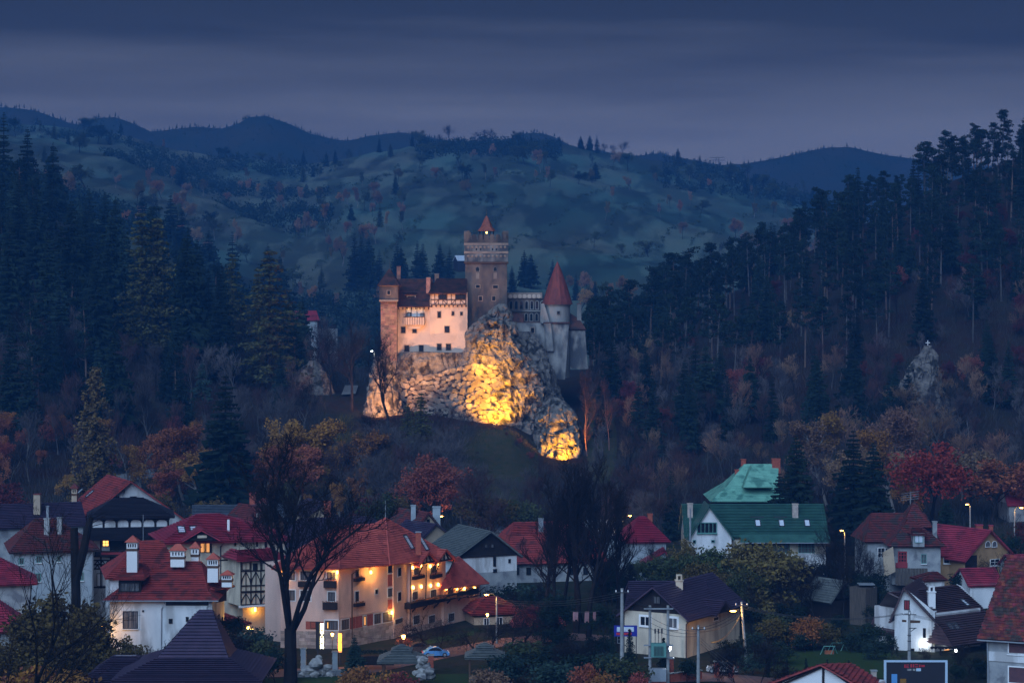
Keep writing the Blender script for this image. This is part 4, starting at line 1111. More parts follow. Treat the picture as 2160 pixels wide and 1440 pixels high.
# half-timbered storey
tf = Plane3(W2.f.o + W2.f.n * .35, W2.f.u, (0, 0, 1))
pb = panel(CA, W2.f, 909, 618, 982, 644, 'castle_plaster', .35, 'timber_storey')
for pts in ([(908, 642), (983, 642)], [(908, 619), (983, 619)], [(909, 632), (983, 632)]): beam(CA, tf, pts, 'wood_brown', .26, .08)
for x in (909, 917, 925, 934, 943, 952, 961, 971, 982): beam(CA, tf, [(x, 619), (x, 642)], 'wood_brown', .2, .08)
for a, b in ((917, 925), (943, 934), (952, 961), (982, 971)): beam(CA, tf, [(a, 642), (b, 632)], 'wood_brown', .18, .07)
for x0, x1 in ((926, 942), (961, 982)): window(CA, tf, x0, 621, x1, 631, 'wood_dark', 'glass_dark', 3, 1, None, .12, off=.05)
for k in range(9):
    mb = MB(); c = W2.f.hit(911 + k * 9, 645.5, .3); mb.box(c, (.3, .8, .4)); mb.build('joist', MATS['wood_dark'], CA)
# balcony with loggia
panel(CA, W1.f, 857, 649, 895, 668, 'white_paint', .06, 'loggia_wall')
bf = Plane3(W1.f.o + W1.f.n * 1.4, W1.f.u, (0, 0, 1))
mb = MB(); u0, v0 = W1.f.uv(853, 685); u1, v1 = W1.f.uv(896, 668); slab(mb, W1.f, u0, v0, u1, v1, 1.4); bal = mb.build('balcony', MATS['castle_plaster'], CA)
for k in range(9):
    x = 854 + k * 5.1; mb = MB(); slab(mb, bf, bf.uv(x, 0)[0], v0, bf.uv(x, 0)[0] + .12, v1, .06); mb.build('baluster', MATS['wood_brown'], bal)
mb = MB(); slab(mb, bf, u0 - .1, v1 - .12, u1 + .1, v1 + .06, .1); mb.build('rail', MATS['wood_brown'], bal)
for x in (857, 868, 880, 893):
    mb = MB(); mb.bar(W1.f.hit(x, 668, 1.2), W1.f.hit(x, 648, 1.2), .16); mb.build('post', MATS['wood_dark'], bal)
mb = MB(); mb.prism([W1.f.p(u0 + .4, v0), W1.f.p(u1 - .4, v0), W1.f.p(u1 - 1.2, v0 - 1.0), W1.f.p(u0 + 1.2, v0 - 1.0)], W1.f.n * .8); mb.build('corbel', MATS['castle_plaster'], bal)
# dormer and roof chimneys
dm = Block(CA, 856, 575.6, 879, 575.6, 4, ze); dm.walls(Z(622, 575.6), 'wood_dark', name='dormer')
dm.ring_roof([(-.3, dm.W + .3, -.5, 4.5, Z(622, 575.6)), (-.3, dm.W + .3, 3.5, 4.5, Z(610, 579))], 'castle_roof', .45, .05, 'lr')
window(CA, dm.f, 858, 623, 877, 636, 'metal_zinc', 'glass_dark', 1, 1, None, .2)
chimney(CA, 899, 586, 908, 625, 577, 'castle_brick', 'castle_band'); chimney(CA, 917, 578, 926, 590, 581, 'castle_brick', 'castle_band')
chimney(CA, 837, 562, 845, 590, 582, 'castle_brick', 'castle_roof')
# brick corner tower
TB = Block(CA, 803, 571, 837, 571, 4.4, 27); zt = Z(633, 571); TB.walls(zt, 'castle_band', name='corner_tower')
ct = [o for o in CA.children if o.name.startswith('corner_tower')][0]
bm_ = MB(); bm_.box((0, 0, 0), (1, 1, 1)); 
bmesh_ = bm_.mesh('block', MATS['castle_brick'])
row = 0; z = 27.6; k_ = 0
while z < zt - .3:
    hh = .52; x = -(.5 if row % 2 else 0.0)
    while x < TB.W:
        wd = rr_.uniform(.75, 1.25); a, b = max(x, 0), min(x + wd, TB.W)
        if b - a > .25 and z > 33:
            o = bpy.data.objects.new('block', bmesh_); link(o, ct); c = TB.at((a + b) / 2, -.02, z + hh / 2); o.location = c - wloc(ct)
            o.scale = (b - a - .08, .16 + rr_.uniform(-.05, .07), hh - .09); k_ += 1
        x += wd
    z += hh; row += 1
TU = Block(CA, 800.5, 570.4, 839.5, 570.4, 5.6, 0); TU.walls(Z(602, 570.4), 'castle_keep', zt, name='upper_tower')
TU.ring_roof([(-.5, TU.W + .5, -.5, 6.1, Z(602, 570.4)), (TU.W / 2, TU.W / 2 + .01, 2.8, 2.81, Z(566, 573))], 'castle_roof', .4, .05)
cwin(TU.f, 817, 613, 823, 621, nx=1, ny=1)
panel(CA, TU.f, 800, 601.5, 840, 604, 'castle_band', .25, 'cornice'); panel(CA, TU.f, 800, 632, 840, 636, 'castle_band', .3, 'cornice')
mb = MB(); mb.tube([P(822, 568, 573), P(822, 548, 573)], [.06, .03], 5); mb.build('finial', MATS['metal_dark'], CA)
# square keep
KP = Block(CA, 981.5, 579, 1069.5, 579, 10.6, 24); zk = Z(513, 579); KP.walls(zk, 'castle_keep', name='keep')
keep = [o for o in CA.children if o.name.startswith('keep')][0]
def ring_band(blk, y0, y1, out, m, name, root):
    D = blk.a.y; z0, z1 = Z(y1, D), Z(y0, D); mb = MB()
    c = blk.at(blk.W / 2, blk.depth / 2, (z0 + z1) / 2); mb.box(c, (blk.W + 2 * out, blk.depth + 2 * out, z1 - z0)); return mb.build(name, MATS[m], root)
ring_band(KP, 513, 553, .22, 'castle_pale', 'upper_storey', keep)
for y0, y1 in ((512.5, 517), (530, 534.5), (552, 555.5)): ring_band(KP, y0, y1, .34, 'castle_band' if y0 < 550 else 'wood_brown', 'string_course', keep)
kf = Plane3(KP.f.o + KP.f.n * .22, KP.f.u, (0, 0, 1))
for y in (521, 540):
    for k in range(10):
        x = 986 + k * 8.6
        mb = MB(); c = kf.hit(x + 2, y, 0); r_ = .36
        mb.lathe((0, 0, 0), [(r_, 0), (r_ * .7, .16)], 8); mb.v = [tuple(c + Vector((v[0], -v[2], v[1]))) for v in mb.v]; mb.build('corbel', MATS['castle_band'], keep)
        mb = MB(); slab(mb, kf, *kf.uv(x - 2.6, y + 11), *kf.uv(x - 1.4, y - 2), .12); mb.build('pilaster', MATS['castle_pale'], keep)
for x0 in (1003, 1012, 1037, 1045): window(keep, kf, x0, 523, x0 + 4, 529, 'castle_pale', 'glass_dark', 1, 1, None, .08)
for x0, y0, x1, y1 in ((1003, 565, 1012, 573), (1040, 565, 1049, 573)): window(keep, KP.f, x0, y0 + 2, x1, y1, 'castle_pale', 'glass_dark', 1, 1, None, .15, True)
for x0, x1 in ((1003, 1012), (1040, 1049)): panel(keep, KP.f, x0 + 1, 575, x1 - 1, 588, 'castle_band', .06, 'niche')
for x0, y0, x1, y1 in ((1004, 601, 1012, 607), (1040, 602, 1050, 608), (1010, 625, 1017, 634), (1038, 625, 1045, 634)): cwin(KP.f, x0, y0, x1, y1, keep, 1, 1)
# merlons with rounded heads, front, sides and back
def merlon(c, ax, wd, h, mname='merlon'):
    mb = MB(); ax = Vector(ax); n = Vector((-ax.y, ax.x, 0)); pts = []
    for k in range(9):
        a = math.pi * k / 8; pts.append((wd / 2 * math.cos(a), h * .55 + h * .45 * math.sin(a)))
    pts = [(wd / 2, 0)] + pts + [(-wd / 2, 0)]
    mb.prism([c + ax * x + Vector((0, 0, z_)) - n * .35 for x, z_ in pts], n * .7); mb.build(mname, MATS['castle_keep'], keep)
mbw = MB(); hz = Z(505, 579)
for s_, (a, b) in enumerate((((0, 0), (1, 0)), ((1, 0), (1, 1)), ((0, 1), (1, 1)), ((0, 0), (0, 1)))):
    A_ = KP.at(a[0] * KP.W, a[1] * KP.depth, zk); B_ = KP.at(b[0] * KP.W, b[1] * KP.depth, zk); t = (B_ - A_).normalized()
    c = (A_ + B_) / 2 + Vector((0, 0, (hz - zk) / 2)); L = (B_ - A_).length
    mbw.box(c, (L + .5 if abs(t.x) > .5 else .6, L - .7 if abs(t.y) > .5 else .6, hz - zk))
    nm = 7
    for k in range(nm):
        merlon(A_.lerp(B_, (k + .5) / nm) + Vector((0, 0, hz - zk)), t, L / nm * .82, Z(494, 579) - hz + (.9 if k in (0, nm - 1) else 0))
mbw.build('parapet', MATS['castle_keep'], keep)
# belfry lantern on the keep
bc = P(1026.5, 497, 584); zb_ = Z(506, 584)
for k in range(6):
    a = math.pi / 3 * k; mb = MB(); q = bc + Vector((math.cos(a) * 1.75, math.sin(a) * 1.75, 0)); mb.tube([(q.x, q.y, zb_), (q.x, q.y, Z(486, 584))], .16, 6); mb.build('post', MATS['wood_dark'], keep)
mb = MB(); mb.lathe((bc.x, bc.y, Z(487, 584)), [(2.35, -.05), (2.3, .1), (1.5, 1.0), (1.0, 2.2), (.45, 3.4), (.06, 3.9)], 6, .2); br = mb.build('belfry_roof', MATS['castle_belfry'], keep)
mb = MB(); mb.lathe((bc.x, bc.y, Z(458, 584)), [(.09, -.3), (.09, .5), (.25, .75), (.09, 1.0), (.05, 2.1)], 6); mb.build('finial', MATS['metal_dark'], br)
bl = MB(); bl.lathe((bc.x, bc.y, Z(489, 584)), [(.05, 0), (.2, -.1), (.2, -.3), (.05, -.4)], 8); bl.build('bulb', MATS['lamp_warm'], keep)
lamp_light((bc.x, bc.y - .0, Z(491, 584)), SODIUM, 260, CA, .2)
# arcaded gallery between keep and round tower
GL_ = Block(CA, 1069, 586, 1146, 584, 8, 28); GL_.walls(Z(629, 585), 'castle_keep', name='gallery')
gal = [o for o in CA.children if o.name.startswith('gallery')][0]
panel(gal, GL_.f, 1070, 617, 1144, 629, 'castle_band', .3, 'parapet')
for k in range(7):
    mb = MB(); c = GL_.f.hit(1077 + k * 10, 625, .32); r_ = .55
    mb.lathe((0, 0, 0), [(r_, 0), (r_, .16), (r_ * .6, .2)], 10); mb.v = [tuple(c + Vector((v[0], -v[2], v[1]))) for v in mb.v]; mb.build('roundel', MATS['castle_plaster'], gal)
for y0, y1, xs in ((634, 653, range(1074, 1142, 11)), (660, 678, range(1106, 1142, 11))):
    for x in xs: window(gal, GL_.f, x, y0 + 4, x + 8, y1, 'castle_pale', 'glass_dark', 1, 1, None, .16, True)
panel(gal, GL_.f, 1072, 654.5, 1144, 657, 'castle_pale', .5, 'ledge'); panel(gal, GL_.f, 1080, 679, 1150, 681, 'castle_roof', .6, 'ledge')
mb = MB(); mb.prism([P(1078, 681, 583), P(1104, 681, 583), P(1106, 659, 585.5), P(1081, 659, 585.5)], (0, .3, -.15)); mb.build('lean_to_roof', MATS['castle_roof'], gal)
LW = Block(CA, 1081, 582, 1152, 580, 6, 24); LW.walls(Z(681, 581), 'castle_pale', name='curtain_wall')
cwin(LW.f, 1120, 691, 1127, 702, nx=1, ny=1)
# round tower on its bastion
rc = P(1175, 690, 583); zr0 = Z(681, 580)
mb = MB(); mb.lathe((rc.x, rc.y, 0), [(3.32, zr0 - 14), (3.32, Z(646, 580)), (3.55, Z(645, 580)), (3.55, Z(641, 580))], 28); rt = mb.build('round_tower', MATS['castle_drum'], CA)
mb = MB(); mb.lathe((rc.x + .1, rc.y, 0), [(3.95, Z(642, 580)), (3.5, Z(630, 580)), (2.35, Z(600, 580)), (1.2, Z(573, 580)), (.12, Z(552, 580))], 14); mb.build('cone_roof', MATS['castle_cone'], rt)
mb = MB(); mb.tube([(rc.x, rc.y, Z(553, 580)), (rc.x, rc.y, Z(538, 580))], [.07, .03], 5); mb.bar((rc.x - .8, rc.y, Z(541, 580)), (rc.x + .6, rc.y, Z(541, 580)), .1); mb.build('weather_vane', MATS['metal_dark'], rt)
fr = Plane3((rc.x, rc.y - 3.36, 0), (1, 0, 0), (0, 0, 1)); window(rt, fr, 1174, 655, 1182, 664, 'castle_pale', 'glass_dark', 1, 1, None, .15)
def batter(x0a, x1a, ya, x0b, x1b, yb, D, dep, m, name, flare=1.5):
    """battered bastion block"""
    mb = MB(); t = [P(x0a, ya, D), P(x1a, ya, D)]; b = [P(x0b, yb, D - flare), P(x1b, yb, D - flare)]
    t += [t[1] + Vector((0, dep, 0)), t[0] + Vector((0, dep, 0))]; b += [b[1] + Vector((0, dep, 0)), b[0] + Vector((0, dep, 0))]
    for i in range(4): j = (i + 1) % 4; mb.face([b[i], b[j], t[j], t[i]])
    mb.face(t); return mb.build(name, MATS[m], CA)
b1 = batter(1147, 1200, 680, 1158, 1192, 800, 579, 8, 'castle_pale', 'bastion')
panel(b1, Plane3((0, 578.9, 0), (1, 0, 0), (0, 0, 1)), 1146, 679, 1201, 682, 'castle_roof', .3, 'ledge')
batter(1147, 1162, 682, 1154, 1168, 740, 577.6, 3, 'castle_pale', 'buttress', .3)
b2 = batter(1199, 1234, 694, 1203, 1240, 778, 582, 8, 'castle_pale', 'bastion', 1)
mb = MB(); mb.prism([P(1198, 694, 581.5), P(1236, 694, 581.5), P(1222, 672, 585), P(1202, 660, 586)], (0, .2, -.3)); mb.build('lean_to_roof', MATS['castle_roof'], CA)
chimney(CA, 1217, 641, 1226, 690, 585, 'castle_pale', 'castle_cone')
mb = MB(); mb.prism([P(1140, 640, 579.5), P(1148, 640, 579.5), P(1160, 682, 578.6), P(1140, 682, 578.6)], (0, 2, 0)); mb.build('buttress', MATS['castle_pale'], CA)

# ------------------------------------------------------------------ floodlights
def flood(px, py, D, aim, watts, spot, label, col=(1.0, .40, .014), blend=.6, rad=.25):
    p = P(px, py, D); t = thing('floodlight', label, 'floodlight', (p.x, p.y, p.z - .6))
    d = (Vector(aim) - p).normalized(); M = d.to_track_quat('Y', 'Z').to_matrix()
    mb = MB(); mb.box(p, (.7, .35, .5), M); mb.build('lamp_housing', MATS['metal_dark'], t)
    mb = MB(); mb.box(p + d * .2, (.58, .04, .4), M); mb.build('lens', MATS['lamp_sodium'], t)
    mb = MB(); mb.tube([p + Vector((0, 0, -.2)), p + Vector((0, 0, -1.0))], .05, 5); mb.build('bracket', MATS['metal_dark'], t)
    lamp_light(p + d * .35, col, watts, t, rad, spot, aim, blend); return t
flood(1043, 897, 555.5, P(1046, 820, 562), 14000, 130, 'squat floodlight on the mound below the yellow-lit rubble wall')
flood(1192, 972, 543, P(1182, 915, 548), 11000, 130, 'floodlight hidden at the foot of the low rounded crag')
flood(1012, 766, 555, P(1045, 772, 562), 6500, 125, 'floodlight on the ledge aimed up at the jagged crag')
flood(1066, 903, 545, P(1048, 828, 562), 24000, 62, 'added floodlight on the open grass mound spreading light over the rubble wall', (1.0, .40, .016), .8, .5)  # extra lamp, added to widen the yellow light on the wall
WARM = (1.0, .46, .17)
flood(862, 800, 545, P(878, 705, 575), 12500, 75, 'floodlight on the slope aimed at the plaster facade', WARM, .8, .5)
flood(940, 790, 548, P(940, 695, 575), 5200, 80, 'floodlight below the half-timbered storey', WARM, .8, .5)
flood(800, 868, 552, P(805, 800, 566), 10000, 110, 'floodlight behind the leafless trees at the small crag', (1.0, .42, .14))
# ------------------------------------------------------------------ village
def tri_gable_beams(root, pl, apex, a, b, m='wood_dark', wd=.25):
    beam(root, pl, [a, apex, b], m, wd, .1, 'verge_board')

# --- white villa with scarlet roof and tiled chimneys
H = house('villa', 'white villa with steep scarlet hipped roofs and lantern chimneys', 340, 300)
B = Block(H, 232, 300, 448, 300, 12.5); ze = Z(1263, 300); B.walls(ze + .3, 'plaster_white')
rz = Z(1183, 306); u0, u1 = B.upx(337), B.upx(410)
pl = B.ring_roof([(-.8, B.W + .8, -.8, 13.2, ze - .1), (.6, B.W - .6, .6, 12, ze + .9), (u0, u1, 6.2, 6.2, rz)], 'tile_red', .34, .05)
B2 = Block(H, 232, 305, 372, 307, 11); B2.walls(Z(1222, 305), 'plaster_white')
pl2 = B2.ring_roof([(-.7, B2.W + .7, -.7, 11.7, Z(1218, 305)), (4.6, 7.4, 5.5, 5.5, Z(1140, 311))], 'tile_red', .34, .05)
dB = Block(H, 250, 300.4, 297, 300.4, 5); dB.walls(Z(1222, 300.4), 'wood_dark', ze, 'dormer')
dB.ring_roof([(-.6, dB.W + .7, -.7, 6, Z(1219, 300.4)), (1.2, dB.W - .6, 3.4, 5.5, Z(1188, 304))], 'tile_red', .34, .05)
window(H, dB.f, 253, 1228, 294, 1247, 'wood_dark', 'glass_curtain', 4, 1)
dR = Block(H, 446, 303, 478, 306, 4); dR.walls(Z(1238, 304), 'wood_dark', ze - 1, 'dormer')
dR.ring_roof([(-.5, dR.W + .8, -.8, 4.5, Z(1240, 304)), (.5, dR.W - .8, 2.4, 3, Z(1214, 306))], 'tile_red', .34, .05)
window(H, B.f, 259, 1288, 291, 1325, 'wood_dark', 'glass_curtain', 3, 2, 'plaster_white', trim='plaster_white')
window(H, B.f, 257, 1376, 294, 1396, 'wood_dark', 'glass_curtain', 4, 1, 'plaster_white', arch=True)
for x0, y0, x1, y1 in ((356, 1304, 364, 1314), (392, 1300, 398, 1310), (346, 1362, 356, 1374), (300, 1286, 304, 1290)): window(H, B.f, x0, y0, x1, y1, 'wood_dark', 'glass_dark', 1, 1)
window(H, B.r, 455, 1294, 462, 1322, 'wood_dark', 'glass_curtain', 1, 2); 
panel(H, B.f, 350, 1266, 440, 1276, 'wood_dark', .08, 'eave_board')
pipe(H, [B.f.hit(350, 1266, .5), B.f.hit(341, 1284, .1), B.f.hit(340, 1400, .1)], 'metal_zinc', .08)
pipe(H, [B.f.hit(446, 1266, .5), B.f.hit(437, 1280, .1), B.f.hit(437, 1400, .1)], 'metal_zinc', .08)
mb = MB(); mb.bar(B.at(-.9, -.85, ze - .12), B.at(B.W + .9, -.85, ze - .12), .16, .14); mb.build('gutter', MATS['metal_zinc'], H)
for a in ((269, 1128, 291, 1192, 302, .0, None), (361, 1146, 390, 1180, 304.5, 0, 1.2), (404, 1141, 420, 1183, 307, 0, None), (439, 1164, 461, 1212, 303, 0, None), (469, 1201, 490, 1222, 303, 0, None)):
    chimney(H, a[0], a[1], a[2], a[3], a[4], 'white_paint', 'tile_orange', 'house', a[6])

# --- plum pyramid roof pavilion
H = house('pavilion', 'pavilion with steep flared plum metal-tile roof and ridge', 400, 262)
B = Block(H, 268, 256, 520, 256, 13); ze = Z(1432, 256); B.walls(ze + .2, 'plaster_cream')
B.ring_roof([(-1.6, B.W + 1.9, -1.4, 14.4, ze), (2.9, B.W - 2.4, 3.2, 9.8, ze + 1.9), (B.upx(404), B.upx(432), 6.5, 6.5, Z(1286, 262))], 'tile_plum', .36, .07)
for x0, x1 in ((390, 420), (430, 505)): window(H, B.f, x0, 1437, x1, 1470, 'wood_dark', 'glass_dark', 2, 1)
B = Block(H, 190, 262, 300, 262, 10); ze = Z(1436, 262); B.walls(ze, 'plaster_cream')
B.ring_roof([(-1, B.W + 1, -1, 11, ze), (2.0, B.W - 1.5, 4.6, 5.2, Z(1384, 266))], 'tile_plum', .36, .07)

# --- blue-grey villa behind the twigs, with two neighbours
H = house('villa', 'blue-grey villa with dull red roof and two pale chimneys behind twigs', 120, 332)
B = Block(H, 30, 330, 197, 333, 12); ze = Z(1163, 331); B.walls(ze + .2, 'plaster_bluegrey')
B.ring_roof([(-.8, B.W + .9, -.8, 12.8, ze), (3.5, B.W - 5.5, 6, 6, Z(1092, 337))], 'tile_old', .38, .07)
for a in ((94, 1094, 105, 1127, 334), (121, 1092, 131, 1126, 334.5)): chimney(H, *a, m='plaster_grey', cap='plaster_grey')
for x0, y0, x1, y1 in ((76, 1172, 87, 1186), (168, 1164, 176, 1176), (74, 1208, 86, 1226), (168, 1206, 176, 1224), (120, 1172, 128, 1184), (40, 1176, 50, 1190)): window(H, B.f, x0, y0, x1, y1, 'frame_green', 'glass_curtain', 2, 1, 'white_paint')
pipe(H, [B.f.hit(194, 1163, .3), B.f.hit(194, 1265, .1)], 'metal_zinc', .08)
H = house('house', 'long mauve tile roof behind the blue-grey villa', 60, 352)
B = Block(H, -60, 350, 175, 356, 10); B.walls(Z(1108, 352), 'plaster_grey'); B.gable('u', Z(1108, 352), Z(1062, 357), 'tile_plum', 'plaster_grey')
chimney(H, 72, 1042, 86, 1072, 356, 'plaster_beige', 'tile_old'); chimney(H, 98, 1068, 103, 1092, 350, 'metal_zinc', 'metal_zinc')
H = house('house', 'rose-pink tile roof half hidden by twigs', 20, 306)
B = Block(H, -70, 304, 66, 306, 9); B.walls(Z(1232, 305), 'plaster_grey'); B.ring_roof([(-.8, B.W + .8, -.8, 9.8, Z(1232, 305)), (4, B.W - 4.5, 4.5, 4.5, Z(1172, 309))], 'tile_magenta', .38, .06)
H = house('house', 'magenta roof glimpsed low through the leafless branches', 0, 284)
B = Block(H, -110, 282, 50, 284, 9); B.walls(Z(1332, 283), 'plaster_grey'); B.ring_roof([(-.8, B.W + .8, -.8, 9.8, Z(1332, 283)), (4.5, B.W - 4.5, 4.5, 4.5, Z(1248, 287))], 'tile_magenta', .38, .06)

# --- big white gable house with scarlet roof
H = house('house', 'large white gabled house with broad scarlet roof and skylights', 260, 366)
B = Block(H, 168, 362, 388, 369, 13); ze = Z(1100, 364); zr = Z(1012, 366); B.walls(ze, 'plaster_white')
pl = B.gable('d', ze, zr, 'tile_red', 'plaster_white', 1.0, .4, .47)
pl_l = pl['l0']
for a in ((163, 1034, 172, 1043), (181, 1036, 199, 1048), (117, 1068, 136, 1082)): skylight(H, pl_l, *a, w_=.8, h_=1.5)
chimney(H, 152, 1018, 163, 1048, 371, 'plaster_beige', 'tile_old', 'house')
for x0, x1 in ((236, 252), (274, 288)): window(H, B.f, x0, 1046, x1, 1054, 'wood_dark', 'glass_dark', 1, 1)
for k in range(4):
    mb = MB(); x = 175 + k * 28; mb.box(B.f.hit(x, 1092 - k * 19, .4), (.3, .9, .3)); mb.build('purlin', MATS['wood_dark'], H)
# --- dark-roofed gallery house in front of it
H = house('guest_house', 'dark-roofed guest house with arched white panels and timber gallery', 280, 348)
B = Block(H, 196, 347, 356, 349, 9); B.walls(Z(1086, 347), 'plaster_white')
B.ring_roof([(-.9, B.W + .9, -.9, 9.9, Z(1092, 347)), (B.upx(243), B.upx(300), 4.5, 4.5, Z(1049, 352))], 'tile_dark', .34, .05)
bf = B.f
for k in range(7):
    x = 191 + k * 27.3; beam(H, bf, [(x, 1094), (x, 1113)], 'wood_dark', .3, .12, 'post')
    if k < 6:
        for s_ in (0, 1):
            xx = x + (27.3 if s_ else 0); sg = -1 if s_ else 1
            beam(H, bf, [(xx, 1102), (xx + sg * 3, 1097), (xx + sg * 8, 1094)], 'wood_dark', .22, .1, 'arch_brace')
beam(H, bf, [(188, 1093.5), (358, 1093.5)], 'wood_dark', .3, .12)
S = Block(H, 190, 344, 300, 345, 4); S.ring_roof([(-.5, S.W + 9.5, -.8, 4.5, Z(1137, 344)), (-.2, S.W + 9, 3.0, 3.2, Z(1112, 347))], 'tile_dark', .34, .05)
S = Block(H, 198, 345.5, 352, 347, 3); S.walls(Z(1135, 345.5), 'plaster_white')
for k, x in enumerate((196, 213, 233)): beam(H, S.f, [(x, 1136), (x, 1240)], 'wood_dark', .22, .1)
window(H, S.f, 216, 1137, 230, 1152, 'wood_dark', 'lit_window', 2, 2); panel(H, S.f, 232, 1136, 285, 1160, 'wood_dark', .1, 'loggia')
panel(H, S.f, 200, 1160, 285, 1172, 'wood_dark', .9, 'balcony'); panel(H, S.f, 214, 1162, 284, 1168, 'frame_red', .05, 'balcony_panel', .92)
for y in (1173, 1181, 1190, 1199, 1238): beam(H, S.f, [(198, y), (233, y)], 'wood_dark', .2, .1)
for k in range(3): beam(H, S.f, [(200 + k * 11, 1190), (205.5 + k * 11, 1182), (211 + k * 11, 1190)], 'wood_dark', .16, .1, 'brace')
for k in range(3): beam(H, S.f, [(200 + k * 11, 1199), (205.5 + k * 11, 1191), (211 + k * 11, 1199)], 'wood_dark', .16, .1, 'brace')
window(H, S.f, 204, 1208, 228, 1236, 'wood_dark', 'white_paint', 2, 1, arch=False)
panel(H, S.f, 234, 1173, 290, 1250, 'wood_dark', .3, 'gallery')
mb = MB(); q = P(302, 1180, 343); mb.tube([(q.x, q.y, 0), (q.x, q.y, Z(1085, 343))], .05, 5); tag(mb.build('flagpole', MATS['metal_zinc']), 'thin metal mast rising in front of the arched panels', 'mast')

# --- magenta-roofed villa with lattice bay
H = house('villa', 'cream villa with glossy magenta roof and timber lattice bay', 460, 334)
B = Block(H, 352, 333, 600, 338, 12); ze = Z(1140, 334); B.walls(ze, 'plaster_cream')
pl = B.ring_roof([(-1.0, B.W + .8, -1, 13, ze - .2), (.2, B.W - .2, .2, 11.5, ze + .45), (B.upx(431), B.upx(470), 6.0, 6.0, Z(1083, 340))], 'tile_magenta', .42, .08)
for a in ((376, 1112, 389, 1123), (402, 1112, 415, 1123)): skylight(H, pl['f1'], *a, h_=1.7)
mb = MB(); c = pl['f1'].hit(482, 1118); mb.box(c + Vector((0, 0, .6)), (.35, .35, 2.0)); mb.build('vent_pipe', MATS['white_paint'], H)
g = Block(H, 392, 331.6, 456, 332.6, 4); g.ring_roof([(-.6, g.W + .6, -.6, 4.5, Z(1139, 332)), (g.W / 2, g.W / 2, -.6, 5, Z(1116, 332))], 'tile_magenta', .42, .08, 'fb')
mb = MB(); mb.prism([g.at(0, 0, Z(1140, 332)), g.at(g.W, 0, Z(1140, 332)), g.at(g.W / 2, 0, Z(1118, 332))], g.d * .1); mb.build('gable', MATS['wood_dark'], H)
panel(H, g.f, 416, 1128, 436, 1134, 'plaster_cream', .06, 'gable_panel', .12); beam(H, g.f, [(400, 1137), (448, 1137)], 'wood_dark', .3, .2); 
for x0, x1 in ((422, 431), (434, 443)): window(H, B.f, x0, 1143, x1, 1165, 'wood_dark', 'lit_dim', 1, 1)
window(H, B.f, 430.5, 1144, 433.5, 1164, 'wood_dark', 'lit_window', 1, 1)
beam(H, B.f, [(444, 1138), (444, 1165)], 'wood_dark', .3, .2, 'post'); beam(H, B.f, [(418, 1138), (418, 1165)], 'wood_dark', .3, .2, 'post')
for x0, y0, x1, y1 in ((494, 1139, 498, 1151), (498, 1187, 503, 1201), (540, 1140, 544, 1152), (558, 1140, 563, 1154)): window(H, B.f, x0, y0, x1, y1, 'wood_dark', 'glass_dark', 1, 1)
beam(H, B.f, [(458, 1181), (510, 1179)], 'wood_dark', .18, .08); pipe(H, [B.f.hit(474, 1140, .7), B.f.hit(465, 1152, .1), B.f.hit(465, 1230, .1)], 'metal_dark', .08)
V = Block(H, 507, 331, 592, 334, 5); V.walls(Z(1182, 331), 'plaster_cream', Z(1278, 331), 'bay')
V.ring_roof([(-.9, V.W + .9, -.9, 5.5, Z(1180, 331)), (.6, V.W - .6, 2.6, 5.4, Z(1158, 334))], 'tile_magenta', .42, .08)
vf = V.f
for y in (1183, 1204, 1235, 1248, 1275): beam(H, vf, [(508, y), (592, y - 3)], 'wood_dark', .3 if y in (1248,) else .18, .12)
for k in range(5):
    x = 508 + k * 21; beam(H, vf, [(x, 1184), (x, 1275)], 'wood_dark', .16, .11, 'post')
    if k < 4:
        for (ya, yb) in ((1235, 1205), (1275, 1251)):
            beam(H, vf, [(x, ya), (x + 3, (ya + yb) / 2), (x + 10.5, yb)], 'wood_dark', .12, .1, 'lattice'); beam(H, vf, [(x + 21, ya), (x + 18, (ya + yb) / 2), (x + 10.5, yb)], 'wood_dark', .12, .1, 'lattice')
        beam(H, vf, [(x + 10.5, 1205), (x + 10.5, 1275)], 'wood_dark', .10, .1, 'lattice')
        if k in (0, 2): window(H, vf, x + 2, 1185, x + 19, 1202, 'wood_dark', 'plaster_cream', 2, 1)
        else: window(H, vf, x + 4, 1187, x + 14, 1203, 'wood_dark', 'glass_dark', 1, 1)
mb = MB(); slab(mb, vf, -.3, Z(1281, 331), V.W + .3, Z(1277, 331), .3); mb.build('ledge', MATS['white_paint'], H)
W_ = Block(H, 512, 333, 585, 335, 3); W_.walls(Z(1281, 333), 'plaster_beige', name='porch')
mb = MB(); c = W_.f.hit(537, 1284, .3); mb.box(c, (.25, .25, .5)); mb.build('wall_lamp', MATS['lamp_warm'], H); lamp_light(c + Vector((0, -.5, -.2)), SODIUM, 60, H)
S = Block(H, 462, 318, 520, 320, 6); S.walls(Z(1318, 318), 'plaster_cream', name='annex'); S.ring_roof([(-.5, S.W + .6, -.5, 6.5, Z(1318, 318)), (1, S.W - 3, 3, 3, Z(1288, 321))], 'tile_red', .36, .05)

